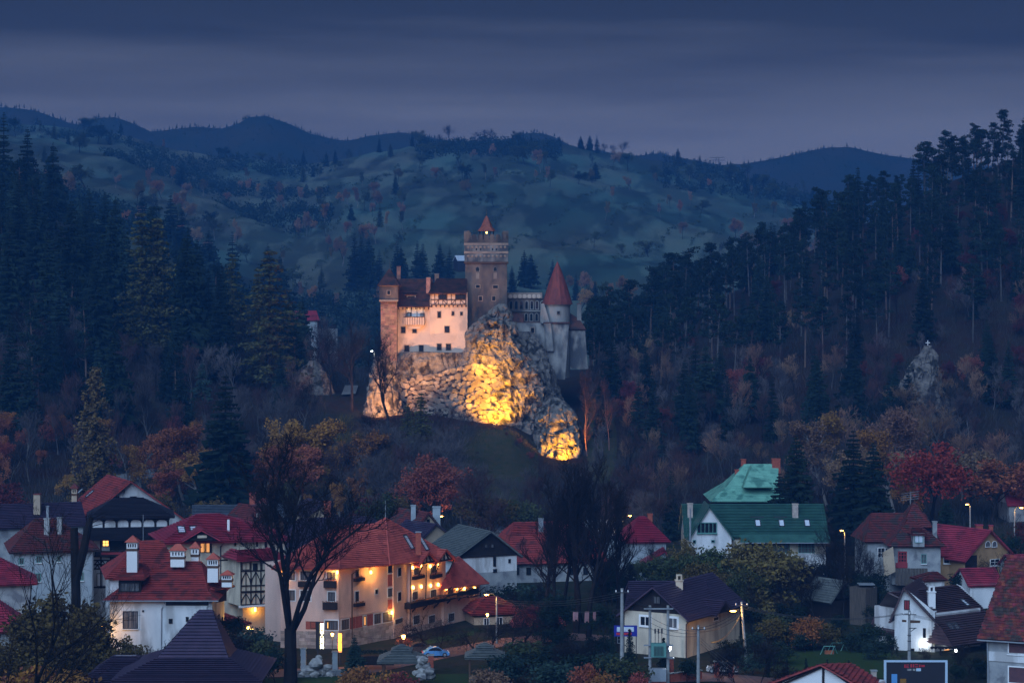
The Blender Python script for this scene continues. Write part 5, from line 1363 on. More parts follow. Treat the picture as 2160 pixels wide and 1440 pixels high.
# --- slate barn and small houses behind
H = house('barn', 'barn with blue slate roof behind the magenta villa', 470, 386)
B = Block(H, 412, 384, 600, 386, 9); B.walls(Z(1105, 384), 'plaster_grey'); pl = B.gable('u', Z(1105, 384), Z(1064, 389), 'tile_slate', 'plaster_white'); skylight(H, pl['f0'], 490, 1090, 500, 1097)
H = house('house', 'little house with crimson roof and boxy chimney above the slate barn', 545, 402)
B = Block(H, 522, 400, 566, 400, 8); B.walls(Z(1082, 400), 'plaster_ochre'); B.gable('d', Z(1082, 400), Z(1056, 402), 'tile_magenta', 'plaster_ochre'); chimney(H, 527, 1040, 540, 1062, 405, 'brick_red', 'tile_magenta')
H = house('house', 'timber-brown gabled cottage beside the slate barn', 570, 378)
B = Block(H, 535, 376, 598, 380, 8); B.walls(Z(1100, 378), 'wood_brown'); B.gable('d', Z(1100, 378), Z(1068, 378), 'tile_old', 'wood_brown'); window(H, B.f, 541, 1082, 546, 1090, 'white_paint', 'glass_dark', 1, 1); window(H, B.f, 563, 1086, 570, 1096, 'wood_dark', 'glass_dark', 1, 1)
H = house('house', 'long low house with plum roof behind the coral hotel', 740, 376)
B = Block(H, 618, 374, 858, 380, 12); B.walls(Z(1150, 376), 'plaster_grey'); B.ring_roof([(-.8, B.W + .8, -.8, 12.8, Z(1150, 376)), (2.5, B.W - 5, 6, 6, Z(1090, 382))], 'tile_plum', .38, .06)
H = house('house', 'small gabled house with brick chimney behind the plum roof', 680, 408)
B = Block(H, 648, 406, 700, 408, 8); B.walls(Z(1083, 406), 'plaster_beige'); B.gable('d', Z(1083, 406), Z(1058, 407), 'tile_plum', 'plaster_beige', ridge=.7); chimney(H, 684, 1058, 698, 1080, 406, 'brick_red', 'brick_red')
H = house('cottage', 'beige cottage with steep gable and two blue chimneys', 905, 392)
B = Block(H, 872, 388, 930, 391, 9); B.walls(Z(1118, 389), 'plaster_beige'); B.gable('d', Z(1118, 389), Z(1078, 390), 'tile_old', 'plaster_beige', ridge=.5)
window(H, B.f, 900, 1094, 906, 1101, 'wood_dark', 'glass_dark', 1, 1)
chimney(H, 867, 1066, 877, 1110, 391, 'plaster_bluegrey', 'plaster_bluegrey'); chimney(H, 913, 1069, 929, 1098, 394, 'plaster_bluegrey', 'plaster_bluegrey')
E = Block(H, 893, 384, 945, 387, 8); E.walls(Z(1126, 385), 'plaster_beige'); E.gable('d', Z(1126, 385), Z(1102, 386), 'tile_plum', 'plaster_beige', ridge=.45); window(H, E.f, 925, 1146, 936, 1153, 'wood_dark', 'glass_dark', 1, 1)

# --- barn with black gable
H = house('barn', 'barn with grey shingle roof, black gable and white base', 1020, 370)
B = Block(H, 958, 365, 1090, 370, 11); ze = Z(1172, 366); zr = Z(1118, 368); B.walls(ze, 'plaster_white', Z(1209, 366)); B.walls(Z(1209, 366), 'plaster_grey', name='plinth')
B.gable('d', ze, zr, 'shingle_grey', 'wood_dark', .8, .34, .56)
mb = MB(); slab(mb, B.f, -.1, ze - .3, B.W + .1, ze + .05, .15); mb.build('gable_beam', MATS['wood_dark'], H)
window(H, B.f, 1040, 1173, 1046, 1194, 'wood_dark', 'glass_dark', 1, 1); window(H, B.f, 1040, 1199, 1048, 1207, 'wood_dark', 'glass_dark', 1, 1); window(H, B.f, 1072, 1178, 1077, 1187, 'wood_dark', 'glass_dark', 1, 1)
for x in (1021, 1034): window(H, B.f, x, 1146, x + 7, 1155, 'wood_dark', 'glass_curtain', 1, 1, off=.12)

# --- long red roof behind the poplars
H = house('house', 'long house with dusky red tile roof behind the black poplars', 1160, 398)
B = Block(H, 1075, 394, 1272, 398, 13); B.walls(Z(1188, 395), 'plaster_grey'); pl = B.ring_roof([(-.8, B.W + .8, -.8, 13.8, Z(1188, 395)), (1.0, B.W - 1.0, 3.6, 10.2, Z(1128, 399)), (2.4, B.W - 2.4, 6.5, 6.5, Z(1098, 403))], 'tile_red', .42, .08)
chimney(H, 1136, 1094, 1146, 1114, 400, 'metal_zinc', 'metal_zinc'); chimney(H, 1211, 1094, 1219, 1110, 401, 'metal_zinc', 'metal_zinc')
for x in (1085, 1110, 1200, 1230): window(H, B.f, x, 1196, x + 10, 1212, 'wood_dark', 'glass_dark', 2, 1)
# --- low red roofs between poplars and hotel
H = house('house', 'low house with dark red roof beneath the gnarled leafless trees', 1090, 348)
B = Block(H, 1000, 344, 1100, 346, 8); B.walls(Z(1300, 345), 'plaster_beige'); B.ring_roof([(-.7, B.W + .7, -.7, 8.7, Z(1292, 345)), (3, B.W - 3, 4, 4, Z(1258, 348))], 'tile_red', .4, .08); window(H, B.f, 1046, 1300, 1060, 1320, 'white_paint', 'glass_dark', 2, 1); window(H, B.f, 1020, 1302, 1032, 1318, 'white_paint', 'glass_dark', 2, 1)
B = Block(H, 1088, 342, 1190, 343, 8); B.walls(Z(1330, 342), 'plaster_grey'); B.ring_roof([(-.7, B.W + .7, -.7, 8.7, Z(1326, 342)), (1.5, B.W - 1.5, 4, 4, Z(1272, 346))], 'tile_red', .4, .08)

# --- white sheds and crimson hip house
for (a, b, y0, y1, D, lb) in ((1062, 1078, 1102, 1122, 425, 'pale metal shed roof beside the long red roof'), (1254, 1312, 1096, 1126, 424, 'white metal shed roof beyond the poplars')):
    H = house('shed', lb, (a + b) / 2, D, 'shed'); B = Block(H, a, D, b, D + 2, 9); B.walls(Z(y1, D), 'plaster_bluegrey'); B.gable('u', Z(y1, D), Z(y0, D + 4), 'metal_zinc', 'plaster_bluegrey', course=.9, lift=.03)
H = house('house', 'grey house with crimson pyramid roof beside a street lamp', 1365, 388)
B = Block(H, 1325, 386, 1405, 387, 9); ze = Z(1143, 386); B.walls(ze, 'plaster_bluegrey'); B.ring_roof([(-.7, B.W + .7, -.7, 9.7, ze), (B.W / 2 - .4, B.W / 2 + .6, 4.5, 4.5, Z(1089, 390))], 'tile_crimson', .4, .07)
chimney(H, 1366, 1084, 1376, 1102, 391, 'brick_red', 'brick_red')
for x in (1334, 1350): window(H, B.f, x, 1188, x + 9, 1202, 'wood_dark', 'glass_dark', 2, 1)
pipe(H, [B.f.hit(1326, 1146, .2), B.f.hit(1326, 1200, .1)])
E = Block(H, 1356, 380, 1412, 380, 5); E.walls(Z(1190, 380), 'plaster_bluegrey', name='annex'); E.gable('d', Z(1188, 380), Z(1160, 380), 'tile_crimson', 'plaster_bluegrey', .4, .4, .85)

# --- long green house
H = house('house', 'long house with dark green metal roof, front gable and three skylights', 1600, 394)
B = Block(H, 1449, 391, 1742, 391, 13); ze = Z(1128, 391); B.walls(ze, 'plaster_cream')
pl = B.gable('u', ze, Z(1062, 397.5), 'tile_green', 'plaster_white', .5, .36)
for x in (1598, 1648, 1702): skylight(H, pl['f0'], x - 4, 1098, x + 5, 1109, h_=1.5)
chimney(H, 1671, 1063, 1683, 1084, 395, 'stone_wall', 'stone_wall'); chimney(H, 1450, 1062, 1461, 1082, 395, 'stone_wall', 'stone_wall')
for x in (1583, 1632): mb = MB(); slab(mb, pl['f0'], *pl['f0'].uv(x, 1092), *pl['f0'].uv(x + 28, 1090.5), .12, .05); mb.build('snow_guard', MATS['metal_dark'], H)
G = Block(H, 1456, 388, 1543, 388, 9); G.walls(Z(1128, 388), 'plaster_white'); G.gable('d', Z(1128, 388), Z(1066, 388), 'tile_green', 'plaster_white', .5, .36, .46)
window(H, G.f, 1470, 1101, 1512, 1124, 'frame_green', 'glass_dark', 5, 1, 'frame_green', .12, off=.08); window(H, G.f, 1500, 1138, 1508, 1144, 'frame_green', 'glass_dark', 1, 1); window(H, G.f, 1461, 1138, 1468, 1146, 'frame_green', 'glass_dark', 1, 1)
mb = MB(); mb.prism([B.at(9, -2.2, ze - 1.0), B.at(B.W + .6, -2.2, ze - 1.0), B.at(B.W + .6, .2, ze + .2), B.at(9, .2, ze + .2)], (0, 0, -.15)); mb.build('porch_roof', MATS['tile_green'], H)
mb = MB(); mb.bar(B.at(9, -2.25, ze - 1.1), B.at(B.W + .6, -2.25, ze - 1.1), .14); mb.build('gutter', MATS['metal_zinc'], H)
for x0, x1 in ((1582, 1620), (1625, 1666), (1684, 1718)): window(H, B.f, x0, 1144, x1, 1166, 'frame_green', 'glass_curtain', 5, 2, 'white_paint', .1)
pipe(H, [P(1456, 1160, 386.5), P(1456, 1072, 386.5)], 'metal_zinc', .16, 'flue'); panel(H, B.f, 1570, 1168, 1742, 1230, 'plaster_white', .3, 'plinth')
# --- pale green hipped villa
H = house('villa', 'villa under a pale verdigris hipped roof with brick chimneys', 1590, 436)
B = Block(H, 1508, 434, 1660, 434, 14); ze = Z(1056, 434); B.walls(ze, 'wood_dark')
B.ring_roof([(-1, B.W + 1, -1, 15, ze), (2.6, B.W - 1.6, 3.0, 11, ze + 2.6), (B.upx(1578), B.upx(1650), 7, 7, Z(978, 441))], 'copper_green', .8, .03)
D_ = Block(H, 1570, 433.6, 1628, 433.6, 8); D_.ring_roof([(-.2, D_.W + .2, 0, 8, ze + 2.6), (D_.W * .35, D_.W * .45, 4.0, 8, Z(982, 438))], 'copper_green', .8, .03, 'b')
for a in ((1550, 991, 1558, 1012, 440), (1563, 969, 1573, 995, 442), (1628, 968, 1645, 990, 441)): chimney(H, *a, m='brick_red', cap='brick_red')

# --- old house with mossy roofs
H = house('house', 'old grey house with mossy red hipped roofs and red window bay', 1900, 380)
B = Block(H, 1882, 374, 1984, 374, 9); ze = Z(1151, 374); B.walls(ze, 'plaster_grey', Z(1232, 374))
B.ring_roof([(-.7, B.W + .9, -.7, 9.7, ze), (B.upx(1924), B.upx(1934), 4, 4.2, Z(1095, 378))], 'tile_old', .36, .06)
C = Block(H, 1830, 379, 1975, 380, 9); C.walls(Z(1142, 379), 'plaster_grey'); C.ring_roof([(-.6, C.W + .6, -.6, 9.6, Z(1142, 379)), (C.upx(1852), C.upx(1965), 4.5, 4.5, Z(1082, 383))], 'tile_old', .36, .06)
E = Block(H, 1905, 380, 1965, 380, 7); E.ring_roof([(-.2, E.W + .2, 0, 7, Z(1112, 380)), (E.W / 2, E.W / 2 + .1, 3.5, 3.5, Z(1058, 383))], 'tile_old', .36, .06)
window(H, B.f, 1894, 1162, 1913, 1186, 'frame_red', 'glass_dark', 3, 3, None, .2); panel(H, B.f, 1889, 1186, 1914, 1197, 'frame_red', .15); window(H, B.f, 1943, 1168, 1954, 1188, 'frame_green', 'glass_curtain', 2, 2, 'white_paint')
D_ = Block(H, 1926, 372.8, 1950, 372.8, 4); D_.walls(Z(1124, 372.8), 'plaster_grey', ze, 'dormer'); D_.ring_roof([(-.4, D_.W + .4, -.4, 4, Z(1126, 372.8)), (.3, D_.W - .3, 2.6, 4, Z(1112, 375))], 'tile_old', .36, .06); window(H, D_.f, 1929, 1126, 1947, 1144, 'frame_green', 'sky_reflection', 2, 1)
chimney(H, 1967, 1100, 1976, 1130, 378, 'plaster_grey', 'plaster_grey'); window(H, C.f, 1851, 1154, 1866, 1176, 'white_paint', 'glass_dark', 2, 2); window(H, C.f, 1867, 1154, 1880, 1168, 'white_paint', 'glass_dark', 2, 1)
mb = MB(); mb.prism([P(1862, 1165, 372.6), P(1884, 1153, 372.6), P(1889, 1205, 372.6), P(1866, 1216, 372.6)], (0, .4, 0)); mb.build('side_wall', MATS['plaster_beige'], H)
for k in range(11):
    mb = MB(); x = 1889 + k * 6.2; mb.prism([P(x, 1198, 372.4), P(x + 5.6, 1198, 372.4), P(x + 5.6, 1234 - (k > 8) * 6, 372.2), P(x, 1234, 372.2)], (0, .12, 0)); mb.build('plank', MATS['board_grey'], H)
mb = MB(); q = P(1921, 1062, 383)
mb.tube([q, q + Vector((0, 0, 2.0))], .04, 5)
for k in range(4): mb.bar(q + Vector((-1.6, 0, .6 + .35 * k)), q + Vector((1.4, 0, .9 + .4 * k)), .05)
mb.build('aerial', MATS['metal_zinc'], H)
# --- ochre house
H = house('house', 'ochre house with maroon tiles and twin arched attic windows', 2060, 384)
B = Block(H, 1984, 382, 2050, 382, 8); B.walls(Z(1168, 382), 'plaster_ochre'); B.gable('u', Z(1168, 382), Z(1114, 386), 'tile_magenta', 'plaster_ochre', .4, .4); window(H, B.f, 1990, 1171, 2014, 1188, 'white_paint', 'glass_dark', 2, 1, 'white_paint')
B = Block(H, 2035, 379, 2132, 385, 11); B.walls(Z(1172, 381), 'plaster_ochre'); B.gable('d', Z(1172, 381), Z(1116, 382), 'tile_magenta', 'plaster_ochre', .8, .4, .5)
for x in (2077, 2091): window(H, B.f, x, 1147, x + 11, 1154, 'white_paint', 'glass_curtain', 1, 1, None, .1, True, off=.08)
panel(H, B.f, 2036, 1170, 2060, 1202, 'wood_dark', .1, 'porch_shade'); window(H, B.f, 2088, 1177, 2108, 1193, 'white_paint', 'glass_dark', 2, 2, 'white_paint')  # dark slab on the wall stands in for porch shade
chimney(H, 2058, 1107, 2072, 1116, 389, 'brick_red', 'tile_magenta'); chimney(H, 2086, 1108, 2094, 1122, 390, 'brick_red', 'tile_magenta')
for (a, b, y0, y1, D, m, lb) in ((2046, 2112, 1197, 1232, 362, 'tile_magenta', 'low shed with rose tile roof under the ochre house'), (2140, 2230, 1168, 1198, 372, 'tile_magenta', 'house with rose tiles beyond the mossy roof'),
                                 (2128, 2230, 1018, 1062, 468, 'tile_crimson', 'crimson roof among the red maples')):
    H = house('shed' if a == 2046 else 'house', lb, (a + b) / 2, D, 'shed' if a == 2046 else 'house'); B = Block(H, a, D, b, D + 1, 7); B.walls(Z(y1, D), 'plaster_white' if a == 2046 else 'plaster_grey'); B.gable('u', Z(y1, D), Z(y0, D + 3.5), m, 'plaster_white', .4, .4)
H = house('shed', 'small white shed with curved maroon roof below the plank wall', 1975, 352, 'shed'); B = Block(H, 1952, 352, 1992, 353, 4); B.walls(Z(1226, 352), 'plaster_white'); B.ring_roof([(-.4, B.W + .4, -.4, 4.4, Z(1224, 352)), (2.2, B.W - .2, 2, 2.2, Z(1206, 354))], 'tile_old', .4, .06)
H = house('shed', 'dark open-fronted shed with grey gable roof', 1775, 350, 'shed'); B = Block(H, 1752, 349, 1806, 352, 6); B.walls(Z(1266, 350), 'wood_dark'); B.gable('d', Z(1262, 350), Z(1224, 350), 'shingle_grey', 'wood_dark', .5, .4, .5)
H = house('shed', 'plank hut with flat white roof sheets', 1842, 344, 'shed'); B = Block(H, 1826, 343, 1850, 345, 3); B.walls(Z(1240, 343), 'board_grey')
for k, dz in enumerate((0, .5)): mb = MB(); mb.box(B.at(B.W / 2 + k * .6, 1.0 + .5 * k, Z(1238, 343) + .3 - dz), (2.4, 2.2, .1)); mb.build('roof_sheet', MATS['metal_zinc'], H)

# --- cream house with plum roof and cross gables
H = house('house', 'cream house with plum tile roof, dark timber gable and street-lit corner', 1440, 322)
C = Block(H, 1448, 313, 1560, 328, 9.6); zw = Z(1292, 315); C.walls(zw, 'plaster_cream'); B = C
pA = C.gable('u', Z(1292, 315), Z(1234, 316), 'tile_plum', 'wood_dark', .9, .36, .5)
cl = C.l
window(H, cl, 1379, 1256, 1394, 1272, 'wood_dark', 'glass_curtain', 2, 1, off=.12)
E = Block(H, 1330, 322, 1450, 322, 9); E.ring_roof([(-1, E.W + 4, -1, 10, Z(1292, 320)), (0, E.W + 3, 4.5, 4.5, Z(1225, 326))], 'tile_plum', .36, .08, 'l')
S = Block(H, 1505, 318, 1535, 321.5, 3); S.ring_roof([(-.6, S.W + .6, -.8, 3.5, Z(1294, 319)), (S.W / 2, S.W / 2, -.8, 3.5, Z(1266, 319))], 'tile_plum', .36, .08, 'fb')
mb = MB(); mb.prism([S.at(0, 0, Z(1294, 319)), S.at(S.W, 0, Z(1294, 319)), S.at(S.W / 2, 0, Z(1268, 319))], S.d * .1); mb.build('gable', MATS['wood_dark'], H)
chimney(H, 1425, 1222, 1440, 1240, 320, 'plaster_cream', 'tile_plum', 'arch')
window(H, cl, 1350, 1299, 1373, 1319, 'white_paint', 'glass_dark', 2, 1, 'white_paint', .14, trim='white_paint'); window(H, cl, 1410, 1302, 1430, 1324, 'white_paint', 'glass_curtain', 2, 1, 'white_paint', .14, trim='white_paint')
window(H, C.f, 1505, 1300, 1514, 1308, 'wood_dark', 'glass_curtain', 1, 1, trim='white_paint'); pipe(H, [C.f.hit(1452, 1304, .6), C.f.hit(1446, 1316, .1), C.f.hit(1446, 1392, .1)], 'metal_dark', .09)
L_ = Block(H, 1296, 319, 1334, 319, 8); L_.walls(Z(1300, 319), 'wood_dark', name='porch'); window(H, L_.f, 1302, 1340, 1312, 1356, 'metal_zinc', 'glass_dark', 1, 2)

# --- white house with sweeping brown roof
H = house('house', 'white house with brown tiles sweeping down over a lit porch', 1980, 324)
B = Block(H, 1887, 320, 1972, 318, 11); ze = Z(1288, 319); B.walls(ze, 'plaster_white')
B.gable('d', ze, Z(1236, 320), 'tile_brown', 'plaster_white', .7, .36, .24)
C = Block(H, 1965, 318, 2068, 324, 11); C.walls(Z(1290, 320), 'plaster_white')
C.ring_roof([(-.2, C.W + .9, -4.2, 12, Z(1362, 315)), (.4, C.W + .9, -1.6, 11.6, Z(1326, 317)), (.6, C.W + .9, .6, 10.5, Z(1288, 320)), (-3.0, C.W + .9, 5.2, 5.4, Z(1240, 325))], 'tile_brown', .36, .08)
mb = MB(); mb.prism([C.at(C.W + .9, -4.0, Z(1362, 315)), C.at(C.W + .9, 5.3, Z(1238, 325)), C.at(C.W + 2.0, 5.3, Z(1238, 325) - .4), C.at(C.W + 2.0, -4.0, Z(1362, 315) - .4)], (0, 0, -.4)); mb.build('verge_board', MATS['white_paint'], H)
rp_ = slope_plane([C.at(.4, -1.6, Z(1326, 317)), C.at(C.W, -1.6, Z(1326, 317)), C.at(C.W, .6, Z(1288, 320))])
for x in (2004, 2016): skylight(H, rp_, x - 4, 1313, x + 4, 1328, 'glass_curtain', w_=.6, h_=1.0)
rp2 = slope_plane([C.at(.6, .6, Z(1288, 320)), C.at(C.W, .6, Z(1288, 320)), C.at(C.W, 5.2, Z(1240, 325)), C.at(0, 5.2, Z(1240, 325))]); skylight(H, rp2, 2029, 1262, 2042, 1281, w_=.6, h_=1.5)
chimney(H, 1957, 1246, 1972, 1272, 320.5, 'white_paint', 'white_paint', 'arch')
window(H, B.f, 1907, 1265, 1919, 1285, 'wood_dark', 'frame_red', 2, 1); window(H, B.f, 1947, 1324, 1953, 1344, 'wood_dark', 'glass_dark', 1, 1); window(H, B.f, 1921, 1367, 1929, 1386, 'wood_dark', 'glass_dark', 1, 1)
panel(H, B.f, 1868, 1350, 1888, 1357, 'white_paint', 1.0, 'ledge')
c = B.f.hit(1950, 1357, .35); mb = MB(); mb.box(c, (.35, .3, .45)); mb.build('wall_lamp', MATS['lamp_white'], H); lamp_light(c + Vector((0, -1.0, .1)), (1.0, .90, .60), 18, H)
c = P(2016, 1372, 318.5); mb = MB(); mb.box(c, (.25, .25, .4)); mb.build('porch_lamp', MATS['lamp_white'], H); lamp_light(c + Vector((0, -.3, -.2)), (1.0, .88, .55), 30, H)
panel(H, C.f, 1992, 1368, 2002, 1398, 'lit_dim', .06, 'door')
for x in (1984, 2030): mb = MB(); q = P(x, 1364, 315.5); mb.tube([(q.x, q.y, 0), (q.x, q.y, q.z)], .14, 8); mb.build('porch_post', MATS['wood_dark'], H)
for k in range(9): mb = MB(); mb.lathe(P(1966 + k * 7.5, 1363, 314.2), [(.05, -.35), (.28, -.2), (.28, 0)], 8); mb.build('scallop', MATS['wood_dark'], H)

# --- grey house with mossy tile roof, tiles laid one by one
H = house('house', 'grey rendered house with mossy red tile roof and white-framed windows', 2130, 272)
B = Block(H, 2082, 272, 2330, 266, 11); ze = Z(1346, 271); B.walls(ze, 'plaster_grey')
zr = Z(1168, 277); e0 = B.at(-1.0, -.9, ze - .1); e1 = B.at(B.W + .5, -.9, ze - .1); r0 = B.at(1.2, 5.5, zr); r1 = B.at(B.W - 1, 5.5, zr)
so, rpl = slope([e0, e1, r1, r0], 'tile_old', H, .34, .03)
slope([B.at(-1, 12, ze), e0, r0], 'tile_old', H, .36, .05); slope([B.at(-1, 12, ze), B.at(B.W + .5, 12, ze), r1, r0], 'tile_old', H, .36, .05)
tm = MB(); tm.v = [(-.5, 0, .05), (.5, 0, .05), (.5, 1, 0), (-.5, 1, 0), (-.5, 0, -.02), (.5, 0, -.02), (-.18, -.04, .075), (.18, -.04, .075)]; tm.f = [(0, 6, 7, 1, 2, 3), (4, 5, 1, 7, 6, 0), (4, 0, 3), (5, 2, 1)]
tmesh = tm.mesh('tile', MATS['tile_moss']); hl = wloc(H); tcount = 0
Mr = Matrix((rpl.u, rpl.v, rpl.n)).transposed().to_4x4()
vmax = (r0 - rpl.o).dot(rpl.v); k = 0
while tcount < 300 and k * .42 < vmax - .2:
    v = k * .42; ul = (e0 - rpl.o).dot(rpl.u); ur = (r0 - rpl.o).dot(rpl.u); ue = ul + (ur - ul) * v / vmax + .2 + (.21 if k % 2 else 0)
    sgn = 1
    for j in range(17):
        if tcount >= 300: break
        u = ue + j * .42
        p = rpl.p(u, v, .07)
        if (p.x / p.y * F + CX) > 2172: break
        o = bpy.data.objects.new('tile', tmesh); link(o, H)
        o.matrix_local = Matrix.Translation(p - hl) @ Mr @ Matrix.Rotation(rr_.uniform(-.05, .05), 4, 'Z') @ Matrix.Diagonal((.40, .47, 1.0, 1)); tcount += 1
    k += 1
mb = MB(); mb.bar(e0 + Vector((0, 0, -.15)), e1 + Vector((0, 0, -.15)), .16, .14); mb.build('gutter', MATS['metal_zinc'], H)
for y0, y1 in ((1352, 1378), (1408, 1440)): window(H, B.f, 2126, y0, 2200, y1, 'white_paint', 'blind', 2, 1, 'white_paint', .14)
panel(H, B.f, 2084, 1387, 2300, 1392, 'plaster_white', .12, 'string_course'); pipe(H, [B.f.hit(2084, 1350, .3), B.f.hit(2086, 1470, .12)], 'metal_zinc', .1)

# --- scarlet roof with white gable at the street
H = house('kiosk', 'kiosk with curved scarlet metal roof and white timbered gable', 1730, 258, 'kiosk')
B = Block(H, 1650, 259, 1806, 254, 8); ze = Z(1448, 256); B.walls(ze, 'white_paint')
ap = B.at(B.W * .55, -.6, Z(1399, 256))
slope([B.at(-1.6, -.6, Z(1446, 258)), ap, B.at(B.W * .55, 8, Z(1396, 264)), B.at(-1.6, 8, Z(1446, 264))], 'tile_red', H, .5, .08)
slope([B.at(B.W + 1, -.6, Z(1446, 254)), ap, B.at(B.W * .55, 8, Z(1396, 264)), B.at(B.W + 1, 8, Z(1446, 262))], 'tile_red', H, .5, .08)
mb = MB(); mb.prism([B.at(0, 0, ze), B.at(B.W, 0, ze), B.at(B.W * .55, 0, ap.z - .3)], B.d * .1); mb.build('gable', MATS['white_paint'], H)
for pts in ([(1640, 1446), (1738, 1404)], [(1738, 1404), (1808, 1446)], [(1738, 1404), (1738, 1450)]): beam(H, B.f, pts, 'wood_dark', .22, .15, off=.12)

# --- house half hidden beside the castle path
H = house('house', 'hazy house with rose roof beyond the castle path', 650, 690, z=T(650, 690))
B = Block(H, 610, 690, 670, 692, 12, 20); B.walls(Z(674, 690), 'plaster_bluegrey'); B.gable('u', Z(674, 690), Z(655, 696), 'tile_magenta', 'plaster_bluegrey', .5, .6)
B = Block(H, 664, 692, 712, 698, 8, 20); B.walls(Z(694, 690), 'plaster_grey')
H = house('barn', 'far barn with a bright tin roof on the meadow above the castle', 976, 1180, z=T(976, 1180)); B = Block(H, 966, 1180, 990, 1182, 8, T(976, 1180) - 2); zz = Z(549, 1180); B.walls(zz, 'wood_dark'); B.gable('u', zz, zz + 2.6, 'sky_reflection', 'wood_dark', .4, 1.2)
# ------------------------------------------------------------------ coral hotel
H = house('hotel', 'pink-plastered hotel with coral tile roof, lit balconies and stone base', 790, 330, 'hotel')
A_ = Block(H, 592, 322, 714, 321, 14); ze = Z(1197, 321.5); A_.walls(ze + .2, 'plaster_pink')
B = Block(H, 714, 321, 832, 331, 14); B.walls(Z(1192, 325), 'plaster_pink')
C = Block(H, 830, 330.5, 868, 336.5, 12); C.walls(Z(1188, 332), 'plaster_pink')
E = Block(H, 866, 335, 940, 345, 10); E.walls(Z(1184, 339), 'plaster_pink')
# main roof: eave line follows the bent front, hips rise to a point
def Q(px, py, D): return P(px, py, D)
L0 = Q(572, 1199, 321); L1 = Q(716, 1199, 319.6); M1 = Q(822, 1191, 328.5); R1_ = Q(962, 1176, 346)
rdg0 = Q(712, 1110, 331); rdg1 = Q(790, 1105, 334); apx = Q(813, 1092, 336)
BL = Q(590, 1180, 338); BR = Q(930, 1165, 356)
sl1, pl1 = slope([L0, L1, rdg0], 'tile_coral', H, .34, .05)
sl2, pl2_ = slope([L1, M1, rdg1, rdg0], 'tile_coral', H, .34, .05)
sl3, pl3 = slope([M1, R1_, apx], 'tile_coral', H, .34, .05)
slope([M1, apx, rdg1], 'tile_coral', H, .34, .05); slope([BL, L0, rdg0], 'tile_coral', H, .4, .05); slope([BR, BL, rdg0, rdg1], 'tile_coral', H, .5, .05); slope([R1_, BR, rdg1, apx], 'tile_coral', H, .5, .05)
for a, b in ((M1, apx), (apx, R1_), (rdg0, rdg1), (rdg1, apx), (L1, rdg0)):
    mb = MB(); mb.tube([a, b], .13, 6); mb.build('ridge_tiles', MATS['tile_coral'], H)
for a in ((756, 1128, 776, 1145), (778, 1124, 792, 1134)): skylight(H, pl2_, *a, w_=.85, h_=2.2)
for a in ((849, 1134, 873, 1152), (888, 1142, 897, 1150)): skylight(H, pl3, *a, w_=.85, h_=2.2)
chimney(H, 877, 1122, 888, 1156, 333, 'brick_red', 'metal_zinc')
mb = MB(); mb.tube([apx, apx + Vector((0, 0, 2.6))], [.08, .03], 6); mb.build('lightning_rod', MATS['metal_zinc'], H)
# brick panels, stone base, windows on the angled front
f = B.f; base = .02
mb = MB(); slab(mb, f, 0, 4.22, B.W, 4.4, .1); mb.build('string_course', MATS['plaster_pink'], H)
# stone base built of courses of stones
def stone_base(blk, y1, D, rows_, z0=0.0):
    z1 = Z(y1, D); n = 0; hh = (z1 - z0) / rows_
    for r_ in range(rows_):
        u = 0.0
        while u < blk.W - .05:
            wd = rr_.uniform(.5, 1.15); b_ = min(u + wd, blk.W); o = bpy.data.objects.new('stone', SBM); link(o, H)
            c = blk.at((u + b_) / 2, -.06, z0 + (r_ + .5) * hh); o.location = c - wloc(H); o.rotation_euler = (0, 0, math.atan2(blk.u.y, blk.u.x))
            o.scale = (b_ - u - .03, .16 + rr_.uniform(-.04, .06), hh - .03); u = b_
sb_ = MB(); sb_.box((0, 0, 0), (1, 1, 1)); SBM = sb_.mesh('stone', mat('base_stone', (.44, .36, .32), (.30, .25, .23), 1.2, .9, .1, .4, 6, objvar=.3))
stone_base(A_, 1330, 321.5, 5); stone_base(B, 1330, 321.5, 5); stone_base(E, 1318, 338, 4)
for (x0, x1, m) in ((719, 736, 'w'), (738, 749, 'b'), (750, 764, 'b'), (765, 773, 'wl'), (774, 786, 'b'), (788, 803, 'wn'), (806, 830, 'w')):
    ua, ub = B.upx(x0), B.upx(x1)
    if m == 'b': mb = MB(); slab(mb, f, ua, 2.5, ub, 4.1, .06); mb.build('brick_panel', MATS['brick_red'], H)
    else: window_uv(H, f, ua + .1, 2.6, ub - .1, 4.0, 'wood_brown', 'lit_dim' if m == 'wl' else 'glass_curtain', 2 if x1 - x0 > 12 else 1, 1, None, .1, trim='plaster_white')
window(H, A_.f, 686, 1308, 713, 1327, 'wood_brown', 'glass_curtain', 3, 1, None, .1, trim='plaster_white'); window(H, A_.f, 690, 1310, 694, 1325, 'wood_brown', 'lit_window', 1, 1, off=.12)
panel(H, A_.f, 645, 1310, 682, 1326, 'brick_red', .06, 'brick_panel'); window(H, A_.f, 655, 1310, 676, 1325, 'wood_brown', 'glass_curtain', 2, 1)
for x0, y0, x1, y1 in ((604, 1244, 622, 1265), (634, 1245, 655, 1266), (692, 1248, 707, 1266), (604, 1204, 622, 1222), (634, 1204, 655, 1222), (690, 1206, 708, 1222)): window(H, A_.f, x0, y0, x1, y1, 'wood_dark', 'glass_curtain', 2, 1, None, .1, trim='plaster_white')
